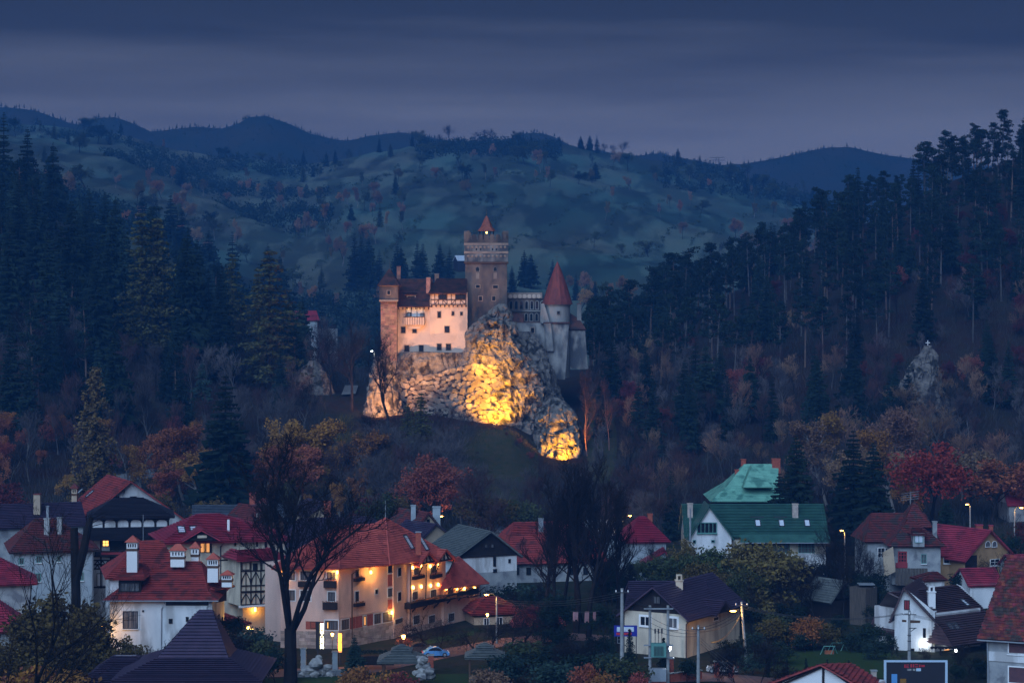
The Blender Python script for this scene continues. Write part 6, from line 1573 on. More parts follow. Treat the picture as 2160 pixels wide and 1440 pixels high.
def planter(pl, x0, x1, y0, y1, m='wood_dark'):
    u0, v0 = pl.uv(x0, y1); u1, v1 = pl.uv(x1, y0); mb = MB(); slab(mb, pl, u0, v0, u1, v1, .6); o = mb.build('flower_box', MATS[m], H)
    V = cloud([tuple(pl.p(u0 + (u1 - u0) * (i + .5) / 5, v1 + .1, .35)) for i in range(5)], 14, .32, .2, rng, .6) - np.array(wloc(H))
    g = bpy.data.objects.new('flowers', npmesh('flowers', V, quads(V), 'flower')); link(g, o)
for x0, x1, y0, y1 in ((682, 712, 1270, 1284), (630, 656, 1226, 1236), (684, 710, 1224, 1238)): planter(A_.f, x0, x1, y0, y1)
for x0, y0, x1, y1 in ((749, 1246, 756, 1268), (749, 1200, 756, 1218)): window(H, f, x0, y0, x1, y1, 'wood_dark', 'glass_dark', 1, 1, None, .1, trim='plaster_white')
planter(f, 745, 764, 1269, 1279); planter(f, 745, 764, 1216, 1226)
window(H, f, 791, 1242, 796, 1252, 'wood_dark', 'glass_dark', 1, 1, trim='plaster_white')
for y0, y1, k in ((1191, 1208, 'd'), (1210, 1236, 'b'), (1239, 1258, 'w'), (1262, 1290, 'b')):
    if k == 'b': panel(H, f, 818, y0, 830, y1, 'brick_red', .05, 'brick_panel')
    else: window(H, f, 818, y0, 830, y1, 'wood_dark', 'glass_curtain' if k == 'w' else 'glass_dark', 2, 1, None, .1, trim='plaster_white')
for y0, y1 in ((1196, 1215), (1247, 1267)): window(H, C.f, 839, y0, 845, y1, 'wood_dark', 'glass_dark', 1, 1, None, .1, trim='plaster_white')
window(H, C.f, 833, 1302, 848, 1316, 'wood_brown', 'glass_curtain', 2, 1, trim='plaster_white')
for k in range(16):
    o = bpy.data.objects.new('quoin', SBM); link(o, H); c = C.at(C.W - .35 - .1 * (k % 2), -.06, .5 + k * .68); o.location = c - wloc(H); o.scale = (.9 - .2 * (k % 2), .16, .62); o.rotation_euler = (0, 0, math.atan2(C.u.y, C.u.x))
pipe(H, [B.f.hit(753, 1200, .4), B.f.hit(741, 1210, .15), B.f.hit(741, 1345, .15)], 'wood_brown', .1); pipe(H, [E.f.hit(863, 1190, .3), E.f.hit(863, 1330, .15)], 'metal_dark', .09); pipe(H, [E.f.hit(896, 1190, .3), E.f.hit(896, 1262, .15)], 'metal_dark', .09)
# gabled dormers with timber
for xa, xb, ya, D in ((876, 912, 1165, 336), (912, 950, 1160, 340.5)):
    d = Block(H, xa, D, xb, D + 4.2, 4); z0 = Z(ya + 24, D)
    d.ring_roof([(-.5, d.W + .5, -1.0, 6, z0 - .3), (d.W / 2, d.W / 2, -1.0, 6, Z(ya, D))], 'tile_coral', .34, .05, 'fb')
    mb = MB(); mb.prism([d.at(0, -.4, z0), d.at(d.W, -.4, z0), d.at(d.W / 2, -.4, Z(ya, D) - .35)], d.d * .1); mb.build('gable', MATS['plaster_white'], H)
    gp = Plane3(d.f.o + d.f.n * .4, d.f.u, (0, 0, 1)); w_ = d.W; zt = Z(ya, D) - .3
    for (u0, v0, u1, v1) in ((0, z0, w_ / 2, zt), (w_, z0, w_ / 2, zt), (0, z0, w_, z0), (w_ / 2, z0, w_ / 2, zt), (w_ * .25, z0, w_ * .4, z0 + 1.1), (w_ * .75, z0, w_ * .6, z0 + 1.1)):
        mb = MB(); mb.bar(gp.p(u0, v0, .1), gp.p(u1, v1, .1), .2); mb.build('beam', MATS['wood_dark'], H)
    for s_ in (.12, .88): mb = MB(); mb.bar(d.f.p(w_ * s_, z0 - 2.2, 0), d.f.p(w_ * s_, z0 - .1, 1.0), .18); mb.build('brace', MATS['wood_dark'], H)
ef = E.f
for x0, x1, y0, y1 in ((873, 884, 1196, 1212), (908, 919, 1192, 1208), (870, 880, 1246, 1264), (908, 919, 1242, 1260)): window(H, ef, x0, y0, x1, y1, 'wood_dark', 'glass_curtain', 2, 1, None, .1, trim='plaster_white')
planter(ef, 869, 889, 1211, 1222); planter(ef, 906, 926, 1208, 1220)
def sconce(pl, x, y, watts=22, name='wall_lamp'):
    c = pl.hit(x, y, .22); mb = MB(); mb.lathe((c.x, c.y, c.z), [(.08, .22), (.15, .1), (.15, -.15), (.06, -.25)], 8); mb.build(name, MATS['lamp_warm'], H)
    lamp_light(c + pl.n * .22 + Vector((0, 0, -.05)), SODIUM, watts, H, .1)
for x, y in ((868, 1196), (885, 1191), (905, 1193), (923, 1188), (869, 1238), (886, 1236), (906, 1234), (922, 1232)): sconce(ef, x, y)
sconce(f, 780, 1206, 330); sconce(f, 824, 1291, 90, 'uplighter')
sconce(A_.f, 712, 1206, 130); sconce(A_.f, 598, 1214, 90)
# lower wing with balcony
W = Block(H, 936, 343.5, 1012, 353, 9); W.walls(Z(1238, 346), 'plaster_pink')
slope([Q(926, 1243, 341), Q(1032, 1230, 353.5), Q(966, 1172, 351)], 'tile_coral', H, .34, .05); slope([Q(1032, 1230, 353.5), Q(1020, 1222, 366), Q(966, 1172, 351)], 'tile_coral', H, .34, .05)
slope([Q(1020, 1222, 366), Q(926, 1235, 356), Q(966, 1172, 351)], 'tile_coral', H, .5, .05); slope([Q(926, 1235, 356), Q(926, 1243, 341), Q(966, 1172, 351)], 'tile_coral', H, .5, .05)
for x0, x1 in ((945, 955), (983, 993)): window(H, W.f, x0, 1240, x1, 1256, 'wood_dark', 'glass_curtain', 2, 1)
for x in (939, 961, 977, 999): sconce(W.f, x, 1240, 18)
for k, x in enumerate((938, 952, 964, 980, 994, 1008)): mb = MB(); mb.bar(W.f.hit(x, 1248, .05), W.f.hit(x + 2, 1236, 1.1), .14); mb.build('brace', MATS['wood_dark'], H)
bp_ = Block(H, 866, 333.6, 1010, 351.5, 1.4); bp_.walls(Z(1258, 341), 'wood_dark', Z(1270, 341), 'balcony')
for k in range(6): planter(bp_.f, 870 + k * 23, 890 + k * 23, 1262 - k * 1.6, 1268 - k * 1.6)
for k in range(6):
    x = 872 + k * 25; mb = MB(); mb.bar(bp_.at(bp_.W * (k + .5) / 6, 1.5, Z(1288, 341)), bp_.at(bp_.W * (k + .5) / 6, .2, Z(1271, 341)), .18); mb.build('brace', MATS['wood_dark'], H)
for x0, x1, bl in ((872, 884, ef), (904, 916, ef), (946, 957, W.f), (983, 994, W.f)): window(H, bl, x0, 1296 if x0 < 940 else 1292, x1, 1316 if x0 < 940 else 1310, 'wood_dark', 'glass_curtain', 2, 2, None, .1, trim='plaster_white')
# ------------------------------------------------------------------ ground pieces
def drape(name, px0, px1, d0, d1, m, off, label, shape=None, n=24):
    mb = MB(); us = np.linspace(0, 1, n)
    def pt(u, v):
        D = d0 + (d1 - d0) * v; a, b = (px0, px1) if shape is None else shape(v); px = a + (b - a) * u
        e_ = min(u, 1 - u, v, 1 - v) * 8
        return (X(px, D), D, T(px, D) + off * min(1, e_) - (.3 if e_ < .01 else 0))
    for i in range(n - 1):
        for j in range(n - 1): mb.face([pt(us[i], us[j]), pt(us[i + 1], us[j]), pt(us[i + 1], us[j + 1]), pt(us[i], us[j + 1])])
    mb.smooth = True; o = mb.build(name, MATS[m]); tag(o, label, 'ground', kind='structure'); return o
mat('mound_grass', (.036, .044, .020), (.056, .048, .028), .5, .95, .05, .6, 5)
drape('grass_mound', 930, 1130, 492, 556, 'mound_grass', .5, 'grassy mound in front of the floodlit rubble wall', lambda v: (1035 - 95 * math.sqrt(max(.02, 1 - (2 * v - 1) ** 2)) - 20 * (1 - v), 1050 + 75 * math.sqrt(max(.02, 1 - (2 * v - 1) ** 2))), 30)
drape('grass_slope', 1236, 1330, 520, 590, 'mound_grass', .3, 'grass slope beside the castle crag', lambda v: (1262 - 26 * math.sqrt(max(.02, 1 - (2 * v - 1) ** 2)), 1270 + 34 * math.sqrt(max(.02, 1 - (2 * v - 1) ** 2))))
sheet('road', [(430, 300), (560, 303), (760, 306), (900, 318), (1060, 331), (1200, 336), (1400, 330), (1400, 324), (1200, 329), (1080, 325), (920, 311), (780, 300), (560, 297), (430, 294)], 'paving_red', .03, 'reddish paved street in front of the hotel', 'road')
sheet('road', [(1380, 300), (1500, 301), (1620, 297), (1900, 292), (1900, 286), (1620, 291), (1500, 294), (1380, 293)], 'paving_red', .03, 'reddish paved street below the cream house', 'road')
sheet('lawn', [(560, 296), (760, 298.5), (1000, 300), (1010, 284), (560, 280)], 'lawn', .02, 'dark green lawn around the rock piles', 'lawn')
sheet('lawn', [(830, 322), (862, 326), (1000, 338), (1000, 334), (870, 322), (840, 318)], 'lawn', .05, 'strip of grass along the hotel base', 'lawn')
sheet('lawn', [(1600, 318), (1880, 322), (1880, 296), (1640, 300)], 'lawn', .02, 'dim lawn around the garden swing', 'lawn')
sheet('path', [(235, 503), (335, 512), (345, 507), (240, 498)], 'path_stone', .3, 'pale path climbing through the western wood', 'path', 1.5)
# steps up to the castle
st = thing('stairs', 'broad stone steps climbing towards the castle gate', 'stairs', (X(720, 570), 570, 20))
for k in range(9):
    y = 842 + k * 5.6; D = 580 - k * 2.0; x0, x1 = 722 - k * 4.2, 748 - k * .5; mb = MB(); q = P(x0, y, D); r_ = P(x1, y, D)
    mb.box((q + r_) / 2 + Vector((0, 0, -.6)), ((r_ - q).length, 2.0, 1.1)); mb.build('step', MATS['concrete'], st)
mb = MB(); mb.prism([P(612, 892, 560), P(690, 868, 568), P(690, 882, 568), P(612, 908, 560)], (0, .6, 0)); mb.build('parapet', MATS['concrete'], st)
sheet('path', [(728, 600), (756, 600), (750, 581), (720, 581)], 'path_stone', .4, 'castle path running between rock and leafless trees', 'path')
crag('rock_outcrop', 'white limestone needle topped by a small cross', [(728, 1950, 1964, .8), (745, 1938, 1974, 1.6), (775, 1918, 1980, 2.6), (810, 1902, 1988, 3.4), (845, 1890, 2000, 4), (900, 1880, 2015, 5)], 562, 3, .25, .75, 'rock', seed=44)
crag('rock_outcrop', 'low grey rock face beside the castle path', [(760, 652, 668, 1.5), (790, 630, 690, 3), (830, 618, 705, 4), (865, 612, 712, 4)], 590, 3, .45, .6, 'rock', seed=52)
mb = MB(); q = P(1957, 727, 562); mb.bar(q + Vector((0, 0, -.6)), q + Vector((0, 0, 1.1)), .16); mb.bar(q + Vector((-.55, 0, .5)), q + Vector((.55, 0, .5)), .16); tag(mb.build('cross', MATS['white_paint']), 'small white cross on top of the rock needle', 'cross')
# pylon on the far crest
py_ = thing('pylon', 'power pylon on the skyline between two hills', 'pylon', (X(1513, 1900), 1900, T(1513, 1900)))
mb = MB(); zt = Z(331, 1900); b_ = P(1513, 350, 1900)
for s_ in (-1, 1): mb.bar((b_.x + s_ * 1.6, 1900, T(1513, 1900) - 1), (b_.x + s_ * .9, 1900, zt), .5)
mb.build('mast', MATS['metal_dark'], py_)
for dz in (0, 2.2): mb = MB(); mb.bar((b_.x - 6, 1900, zt - .6 - dz), (b_.x + 6, 1900, zt - .6 - dz), .45); mb.build('crossarm', MATS['metal_dark'], py_)

# ------------------------------------------------------------------ street lamps
def street_lamp(px, py, D, label, watts=220, arm=1.4, col=SODIUM, bulb='lamp_sodium', side=-1, pole='concrete', r=.11, group=None, z0=None):
    """cobra-head lamp: lit head hangs at the pixel, pole stands arm metres to the side"""
    h = P(px, py, D); x = h.x - side * arm; zg = T(CX + F * x / D, D) if z0 is None else z0
    t = thing('street_lamp', label, 'street lamp', (x, D, zg), group)
    mb = MB(); mb.tube([(x, D, zg - .3), (x, D, h.z - .3)], [r * 1.3, r], 8); mb.build('pole', MATS[pole], t)
    mb = MB(); mb.tube([(x, D, h.z - .4), (x + side * arm * .4, D, h.z + .15), (h.x, D, h.z + .15)], .05, 6); mb.build('arm', MATS['metal_dark'], t)
    hd = MB(); hd.lathe((0, 0, 0), [(.02, -.55), (.16, -.4), (.19, 0), (.12, .4), (.02, .5)], 10); hd.v = [(h.x + v[2] * 1.0, h.y + v[1], h.z + .1 + v[0] * .5) for v in hd.v]; o = hd.build('lamp_head', MATS['metal_dark'], t)
    g = MB(); g.lathe((0, 0, 0), [(.02, -.34), (.15, -.22), (.17, .05), (.02, .3)], 10); g.v = [(h.x + v[2], h.y + v[1] - .03, h.z - .04 + v[0] * .6) for v in g.v]; g.build('lens', MATS[bulb], o)
    lamp_light((h.x, h.y - .1, h.z - .3), col, watts, t, .15)
    return t
street_lamp(931, 1088, 430, 'sodium street lamp glowing behind the beige cottage', 300, side=1)
street_lamp(1329, 1087, 428, 'sodium street lamp on a lit pole beside the crimson pyramid roof', 420, side=1)
street_lamp(1806, 1079, 438, 'bright sodium street lamp in front of the twin spruces', 400, side=1)
street_lamp(1826, 1081, 446, 'faint small lamp beside the bright one at the twin spruces', 60, arm=.6, side=1)
street_lamp(2155, 1070, 440, 'sodium street lamp below the crimson roof', 420, side=1)
street_lamp(2040, 1063, 452, 'tiny far lamp glimmering under the maples', 60, arm=.6)
street_lamp(1027, 1253, 326, 'sodium street lamp at the end of the hotel wing', 300, side=-1)
street_lamp(214, 1318, 298, 'warm lamp shining through the yellow willow', 200, arm=.7)
street_lamp(785, 740, 572, 'white street lamp on the castle path', 420, arm=.5, col=(.95, 1.0, .8), bulb='lamp_white', side=-1, pole='metal_zinc')
street_lamp(1776, 1118, 400, 'yellow yard lamp beside the old mossy-roofed house', 160, arm=.5)
def lantern(px, py, D, label, watts=150, col=SODIUM, bulb='lamp_warm', s=1.0):
    h = P(px, py, D); zg = T(px, D); t = thing('lantern', label, 'lantern', (h.x, D, zg))
    mb = MB(); mb.tube([(h.x, D, zg - .2), (h.x, D, h.z - .2)], .05, 6); mb.build('post', MATS['metal_dark'], t)
    mb = MB(); mb.lathe((h.x, D, h.z), [(.10 * s, -.24 * s), (.20 * s, .12 * s), (.10 * s, .2 * s)], 6); mb.build('lamp_glass', MATS[bulb], t)
    mb = MB(); mb.lathe((h.x, D, h.z), [(.27 * s, .2 * s), (.05, .42 * s)], 6); mb.build('lamp_cap', MATS['metal_dark'], t)
    lamp_light((h.x, D - .35, h.z), col, watts, t, .12); return t
lantern(523, 1323, 312, 'lantern of the glowing pair at the villa steps, set higher', 110); lantern(531, 1328, 310, 'lantern of the glowing pair at the villa steps, set lower', 130)
lantern(701, 1337, 306, 'amber lantern on a slim post between the two upright signs', 170); lantern(851, 1342, 313, 'dazzling amber lantern in a bush near the blue car', 420, s=1.4)
lantern(1412, 1366, 297, 'white lantern beside the transformer frame', 120, (.85, .92, 1), 'lamp_white', 1.3)
lantern(1028, 1296, 330, 'small amber lantern at the far end of the hotel', 60)

# ------------------------------------------------------------------ upright signs of the hotel
def upright_sign(px, y0, y1, D, m, label, n=10, wd=.62, board='sign_dark', bx=0.0):
    a = P(px, y0, D); b = P(px, y1, D); t = thing('upright_sign', label, 'sign', (a.x, D, T(px, D)))
    mb = MB(); mb.box((a.x + bx, D + .18, (a.z + b.z) / 2), (wd * 1.35, .22, a.z - b.z + .4)); mb.build('board', MATS[board], t)
    mb = MB(); mb.tube([(a.x + bx, D + .2, T(px, D) - .2), (a.x + bx, D + .2, b.z)], .1, 6); mb.build('post', MATS['metal_dark'], t)
    h = (a.z - b.z) / n
    for k in range(n):
        zc = a.z - (k + .5) * h; mb = MB(); s_ = h * .36; w2 = wd * .42; pat = ('o', 'e', 'n', 's', 'i', 'u', 'o', 'n', 'e', 'a')[k % 10]
        def bar(x0, z0, x1, z1): mb.box((a.x + (x0 + x1) / 2 * w2, D, zc + (z0 + z1) / 2 * s_), (abs(x1 - x0) * w2 + .06, .1, abs(z1 - z0) * s_ + .06))
        if pat in 'onue': bar(-1, -1, -1, 1)
        if pat in 'onu': bar(1, -1, 1, 1)
        if pat in 'oneas': bar(-1, 1, 1, 1)
        if pat in 'oues': bar(-1, -1, 1, -1)
        if pat in 'eas': bar(-1, 0, 1, 0)
        if pat in 'a': bar(-1, -1, -1, 1); bar(1, -1, 1, 1)
        if pat in 's': bar(1, -1, 1, 0); bar(-1, 0, -1, 1)
        if pat in 'i': bar(0, -1, 0, 1)
        mb.build('letter', MATS[m], t)
    return t
upright_sign(679, 1314, 1368, 306, 'sign_neon_white', 'tall dark upright sign with a column of white lit letters', wd=.42, bx=-.55)
upright_sign(717, 1338, 1372, 307, 'sign_neon_amber', 'narrow upright sign with glowing amber letters', wd=.36, board='lit_dim')

# ------------------------------------------------------------------ utility poles and cables
def pole(px, top, D, label, r=.16, m='concrete', lean=0.0, name='utility_pole'):
    p = P(px, top, D); zg = T(px, D); t = thing(name, label, 'pole', (p.x, D, zg)); mb = MB()
    mb.tube([(p.x + lean, D, zg - .3), (p.x, D, p.z)], [r * 1.25, r * .8], 8); mb.build('shaft', MATS[m], t)
    mb = MB(); mb.bar((p.x - .9, D - .15, p.z - .5), (p.x + .9, D - .15, p.z - .5), .1); mb.build('crossarm', MATS['metal_dark'], t)
    for k in (-1, 0, 1): mb = MB(); mb.lathe((p.x + k * .75, D - .15, p.z - .45), [(.07, 0), (.09, .12), (.05, .25)], 8); mb.build('insulator', MATS['white_paint'], t)
    return t
pole(1312, 1240, 284, 'thick concrete pole in front of the blue sign', .24); pole(1473, 1318, 285, 'short concrete pole with coiled cable before the cream house', .2)
lp = pole(1564, 1268, 306, 'leaning pole lit orange by its own street lamp', .19, lean=.7); pole(1918, 1287, 300, 'concrete pole with small boards in front of the white house', .2)
h = P(1547, 1288, 305.5); mb = MB(); mb.tube([P(1562, 1284, 306), h + Vector((0, 0, .15))], .05, 6); mb.build('lamp_arm', MATS['metal_dark'], lp)
g = MB(); g.lathe((0, 0, 0), [(.02, -.45), (.2, -.3), (.22, .1), (.02, .4)], 10); g.v = [(h.x + v[2], h.y + v[1], h.z + v[0] * .5) for v in g.v]; g.build('lamp_head', MATS['lamp_sodium'], lp); lamp_light(h + Vector((0, -.2, -.35)), SODIUM, 420, lp, .15)
pk = [o for o in SC.objects if o.name.startswith('utility_pole') and abs(o.location.x - X(1918, 300)) < .1][0]
for x0, y0, x1, y1 in ((1903, 1306, 1912, 1311), (1920, 1307, 1941, 1313)): mb = MB(); mb.prism([P(x0, y0, 299.6), P(x1, y0 + 1, 299.6), P(x1, y1, 299.6), P(x0, y1, 299.6)], (0, .08, 0)); mb.build('board', MATS['wood_brown'], pk)
mb = MB(); mb.bar(P(1918, 1324, 299.7), P(1933, 1324, 299.7), .1); mb.bar(P(1921, 1331, 299.7), P(1931, 1324, 299.7), .08); mb.build('bracket', MATS['metal_dark'], pk)
for y in (1340, 1352, 1372): mb = MB(); mb.lathe(P(1918, y, 300), [(.24, 0), (.24, .12)], 8); mb.build('clamp', MATS['metal_dark'], pk)
# transformer on a two-legged frame
tf_ = thing('transformer_frame', 'transformer cabinet on a two-legged pole frame before the cream house', 'transformer', (X(1390, 288), 288, 0))
for x in (1371, 1409): mb = MB(); p = P(x, 1276, 288); mb.tube([(p.x, 288, -.5), p], [.22, .17], 8); mb.build('leg', MATS['concrete'], tf_)
for y in (1283, 1386, 1360): mb = MB(); mb.bar(P(1358, y, 287.7), P(1420, y, 287.7), .16); mb.build('crossarm', MATS['metal_zinc'], tf_)
mb = MB(); mb.box(P(1389, 1370, 287.4), (1.9, 1.0, 1.7)); tr = mb.build('transformer', MATS['frame_green'], tf_)
for k in range(7): mb = MB(); mb.box(P(1380 + k * 3, 1372, 286.8), (.05, .2, 1.2)); mb.build('fin', MATS['metal_dark'], tr)
for k in range(3):
    x = 1382 + k * 7; mb = MB(); mb.tube([P(x, 1358, 287.4), P(x, 1345, 287.6), P(x, 1325, 287.8)], .04, 5); mb.build('bushing', MATS['metal_dark'], tf_)
    mb = MB(); mb.box(P(x, 1330, 287.7), (.22, .12, .6)); mb.build('fuse', MATS['metal_dark'], tf_)
mb = MB(); mb.box(P(1388, 1422, 287.2), (2.0, 1.0, 1.6)); mb.build('cabinet', MATS['metal_zinc'], tf_)
def cable(a, b, sag, label, r=.025, m='metal_dark', group='cables between the poles'):
    a, b = Vector(a), Vector(b); mb = MB(); n = 12
    mb.tube([a.lerp(b, k / n) + Vector((0, 0, -sag * 4 * (k / n) * (1 - k / n))) for k in range(n + 1)], r, 4, False)
    o = mb.build('cable', MATS[m]); tag(o, label, 'cable', group); return o
cb = 'dark sagging cable strung between the poles by the cream house'
for k in range(3):
    dx = (k - 1) * 4
    cable(P(1312 + dx, 1246, 284), P(1371 + dx, 1281, 287.7), .3, cb); cable(P(1473 + dx, 1324 + k * 4, 285), P(1561, 1284 + k * 7, 306), .5, cb, .035)
    cable(P(1371, 1300 + k * 12, 287.7), P(1473, 1330 + k * 5, 285), .5, cb); cable(P(1312, 1248 + k * 5, 284), P(1040, 1262 + k * 4, 330), .8, cb)
    cable(P(1478, 1345 + k * 6, 285), P(1660, 1470 + k * 10, 262), .6, cb); cable(P(1564, 1276 + k * 3, 306), P(1908 + k * 8, 1292, 300), 1.2, 'long thin cable crossing to the pole before the white house', .02, group='long cables over the gardens')
    cable(P(1928, 1296 + k * 2, 300), P(2200, 1315 + k * 5, 285), .6, 'long thin cable crossing to the pole before the white house', .02, group='long cables over the gardens')
cable(P(1562, 1296, 306), P(1500, 1354, 300), 1.0, 'thick cable bundle glowing orange under the street lamp', .07, group=None); cable(P(741, 1336, 305), P(851, 1338, 313), .6, 'thin cable from the hotel pole to the dazzling lantern', .02, group=None)

# ------------------------------------------------------------------ cars
def car(px, py, D, label, m, yaw=0.0, L=3.9):
    c = P(px, py, D); zg = T(px, D) + .05; t = thing('car', label, 'car', (c.x, D, zg)); t.rotation_euler = (0, 0, yaw)
    def add(name, mb, mm, par=t):
        o = bpy.data.objects.new(name, mb.mesh(name, MATS[mm])); link(o, par); return o
    k = L / 4.0; W_ = 1.66
    low = [(-2.0, .32), (-1.98, .62), (-1.75, .84), (-1.2, .93), (1.0, .95), (1.55, .86), (1.92, .66), (2.0, .36), (1.85, .25), (-1.85, .25)]
    cab = [(-1.45, .92), (-1.15, 1.25), (-.65, 1.46), (.1, 1.50), (.55, 1.40), (1.08, .95)]
    def loft(pts, w0, w1):
        mb = MB(); n = len(pts); zmax = max(p[1] for p in pts); zmin = min(p[1] for p in pts)
        for s_ in (-1, 1):
            mb.v += [(p[0] * k, s_ * (w0 + (w1 - w0) * (p[1] - zmin) / (zmax - zmin)) / 2, p[1] * k) for p in pts]
        mb.f = [tuple(range(n)), tuple(reversed(range(n, 2 * n)))] + [(i, n + i, n + (i + 1) % n, (i + 1) % n) for i in range(n)]; return mb
    body = add('body', loft(low, W_, W_ * .96), m); add('cabin', loft(cab, W_ * .92, W_ * .70), m)
    gl = [(-1.2, .97), (-.98, 1.22), (-.55, 1.38), (.05, 1.41), (.42, 1.33), (.82, .97)]
    for s_ in (-1, 1):
        mb = MB(); mb.v = [(p[0] * k, s_ * (W_ * (.92 - .22 * (p[1] - .92) / .58) / 2 + .02), p[1] * k) for p in gl]; mb.f = [tuple(range(len(gl)))]; add('side_window', mb, 'glass_dark')
        for x in (-1.25, 1.28):
            mb = MB(); mb.lathe((0, 0, 0), [(.2, -.1), (.33, -.1), (.34, .1), (.2, .1)], 16); mb.v = [(x * k + v[0], s_ * W_ * .46 + v[2], .33 * k + v[1]) for v in mb.v]; wh = add('wheel', mb, 'tyre')
            mb = MB(); mb.lathe((0, 0, 0), [(.2, -.11), (.06, -.13), (.06, .13), (.2, .11)], 10); mb.v = [(x * k + v[0], s_ * W_ * .46 + v[2], .33 * k + v[1]) for v in mb.v]; add('rim', mb, 'metal_zinc', wh)
        mb = MB(); mb.box((1.88 * k, s_ * .58, .68 * k), (.16, .3, .18)); add('headlight', mb, 'white_paint')
        mb = MB(); mb.box((-1.95 * k, s_ * .6, .7 * k), (.1, .26, .2)); add('tail_light', mb, 'sign_red')
    mb = MB(); mb.v = [(.60 * k, -.55, 1.38 * k), (.60 * k, .55, 1.38 * k), (1.10 * k, .68, .97 * k), (1.10 * k, -.68, .97 * k)]; mb.f = [(0, 1, 2, 3)]; add('windscreen', mb, 'glass_dark')
    return t
car(919, 1366, 314, 'small round light-blue car parked by the hotel', 'car_blue', R(8), 3.7)
car(884, 1366, 317.5, 'dark car hidden behind the light-blue one', 'metal_dark', R(20), 3.9)
car(1524, 1414, 300.5, 'pale silver car behind the brick gate pillars', 'car_silver', R(170), 4.2)

# ------------------------------------------------------------------ garden pavilions, boulders, walls
def gazebo(px, D, wpx, eave, apex, label, m='shingle_grey', tier=True):
    wd = wpx / F * D; c = Vector((X(px, D), D, T(px, D))); t = thing('gazebo', label, 'gazebo', tuple(c)); B = Block(t, px - wpx / 2, D, px + wpx / 2, D, wd); ze = Z(eave, D); za = Z(apex, D + wd / 2); h = za - ze
    k = .34
    B.ring_roof([(0, wd, 0, wd, ze), (wd * k, wd * (1 - k), wd * k, wd * (1 - k), ze + h * .55)], m, .28, .04)
    B.ring_roof([(wd * (k - .06), wd * (1.06 - k), wd * (k - .06), wd * (1.06 - k), ze + h * .62), (wd / 2, wd / 2 + .01, wd / 2, wd / 2 + .01, za)], m, .28, .04)
    mb = MB(); mb.box(B.at(wd / 2, wd / 2, ze + h * .57), (wd * .3, wd * .3, h * .16)); mb.build('lantern_box', MATS['wood_dark'], t)
    for u in (.12, .88):
        for d in (.12, .88): mb = MB(); q = B.at(u * wd, d * wd, 0); mb.bar((q.x, q.y, c.z - .1), (q.x, q.y, ze + .1), .2); mb.build('post', MATS['wood_brown'], t)
    for k_ in range(5):
        mb = MB(); mb.bar(B.at(.12 * wd, .1 * wd, .25 + k_ * .22), B.at(.88 * wd, .1 * wd, .25 + k_ * .22), .12, .18); mb.build('plank', MATS['board_grey'], t)
    return t
gazebo(845, 286, 100, 1397, 1357, 'wooden gazebo with two-tiered shingle roof beside the boulders'); gazebo(1022, 291, 84, 1388, 1353, 'weathered gazebo with peaked shingle roof under the gnarled tree')
def boulders(name, label, items, D):
    px = sum(i[0] for i in items) / len(items); t = thing(name, label, 'rock pile', (X(px, D), D, T(px, D)))
    for k, (x, y, s_) in enumerate(items):
        mb = MB(); c = P(x, y, D + (k % 3) * .4); r = s_ / F * D
        rows_ = 6; n = 9
        for i in range(rows_ + 1):
            th = math.pi * i / rows_
            for j in range(n):
                a = 2 * math.pi * j / n; d = Vector((math.sin(th) * math.cos(a), math.sin(th) * math.sin(a), math.cos(th)))
                q = mnoise.noise(d * 1.3 + Vector((k * 3.1, x, 0))) * .5 + mnoise.noise(d * 3 + Vector((k, y, 0))) * .18
                mb.v.append(tuple(c + Vector((d.x * 1.15, d.y, d.z * .85)) * r * (1 + q)))
        for i in range(rows_):
            for j in range(n): mb.f.append((i * n + j, (i + 1) * n + j, (i + 1) * n + (j + 1) % n, i * n + (j + 1) % n))
        mb.build('boulder', MATS['stone_pale'], t)
    return t
boulders('rock_pile', 'heap of pale boulders on the lawn under the big leafless tree', [(668, 1398, 13), (652, 1412, 12), (680, 1415, 11), (692, 1406, 8), (664, 1420, 10), (640, 1420, 7), (696, 1420, 7), (672, 1386, 7)], 287)
boulders('rock_pile', 'stack of pale boulders beside the shingled gazebo', [(892, 1392, 10), (900, 1404, 10), (886, 1404, 9), (906, 1414, 9), (890, 1416, 10), (908, 1424, 11), (890, 1426, 9), (876, 1418, 6), (884, 1386, 6)], 285.5)
def gate_pillar(px, y0, y1, D, label, m='stone_wall', wpx=11):
    p = P(px, y0, D); zg = min(T(px, D), Z(y1, D)); t = thing('gate_pillar', label, 'pillar', (p.x, D, zg)); wd = wpx / F * D
    n = max(3, int((p.z - zg) / .3)); hh = (p.z - zg) / n
    for k in range(n): mb = MB(); mb.box((p.x + rr_.uniform(-.02, .02), D, zg + (k + .5) * hh), (wd + rr_.uniform(-.05, .05), wd + rr_.uniform(-.05, .05), hh - .03)); mb.build('stone', MATS[m], t)
    mb = MB(); mb.box((p.x, D, p.z + .05), (wd + .2, wd + .2, .12)); mb.build('cap', MATS['concrete'], t); return t
for px, y0, y1, D, lb, m in ((640, 1367, 1392, 303, 'garden wall pillar behind the first boulder heap', 'plaster_bluegrey'), (707, 1374, 1402, 300, 'garden wall pillar under the amber lantern', 'plaster_bluegrey'), (909, 1381, 1402, 300, 'dark garden pillar behind the stacked boulders', 'brick_red'),
                             (1415, 1388, 1416, 296, 'brick gate pillar beside the white lantern', 'brick_red'), (1512, 1395, 1420, 297, 'brick gate pillar in front of the silver car', 'brick_red'), (1542, 1396, 1420, 297, 'brick gate pillar at the foot of the lit pole', 'brick_red'), (1843, 1414, 1446, 276, 'stone pillar beside the billboard', 'stone_wall')):
    gate_pillar(px, y0, y1, D, lb, m)
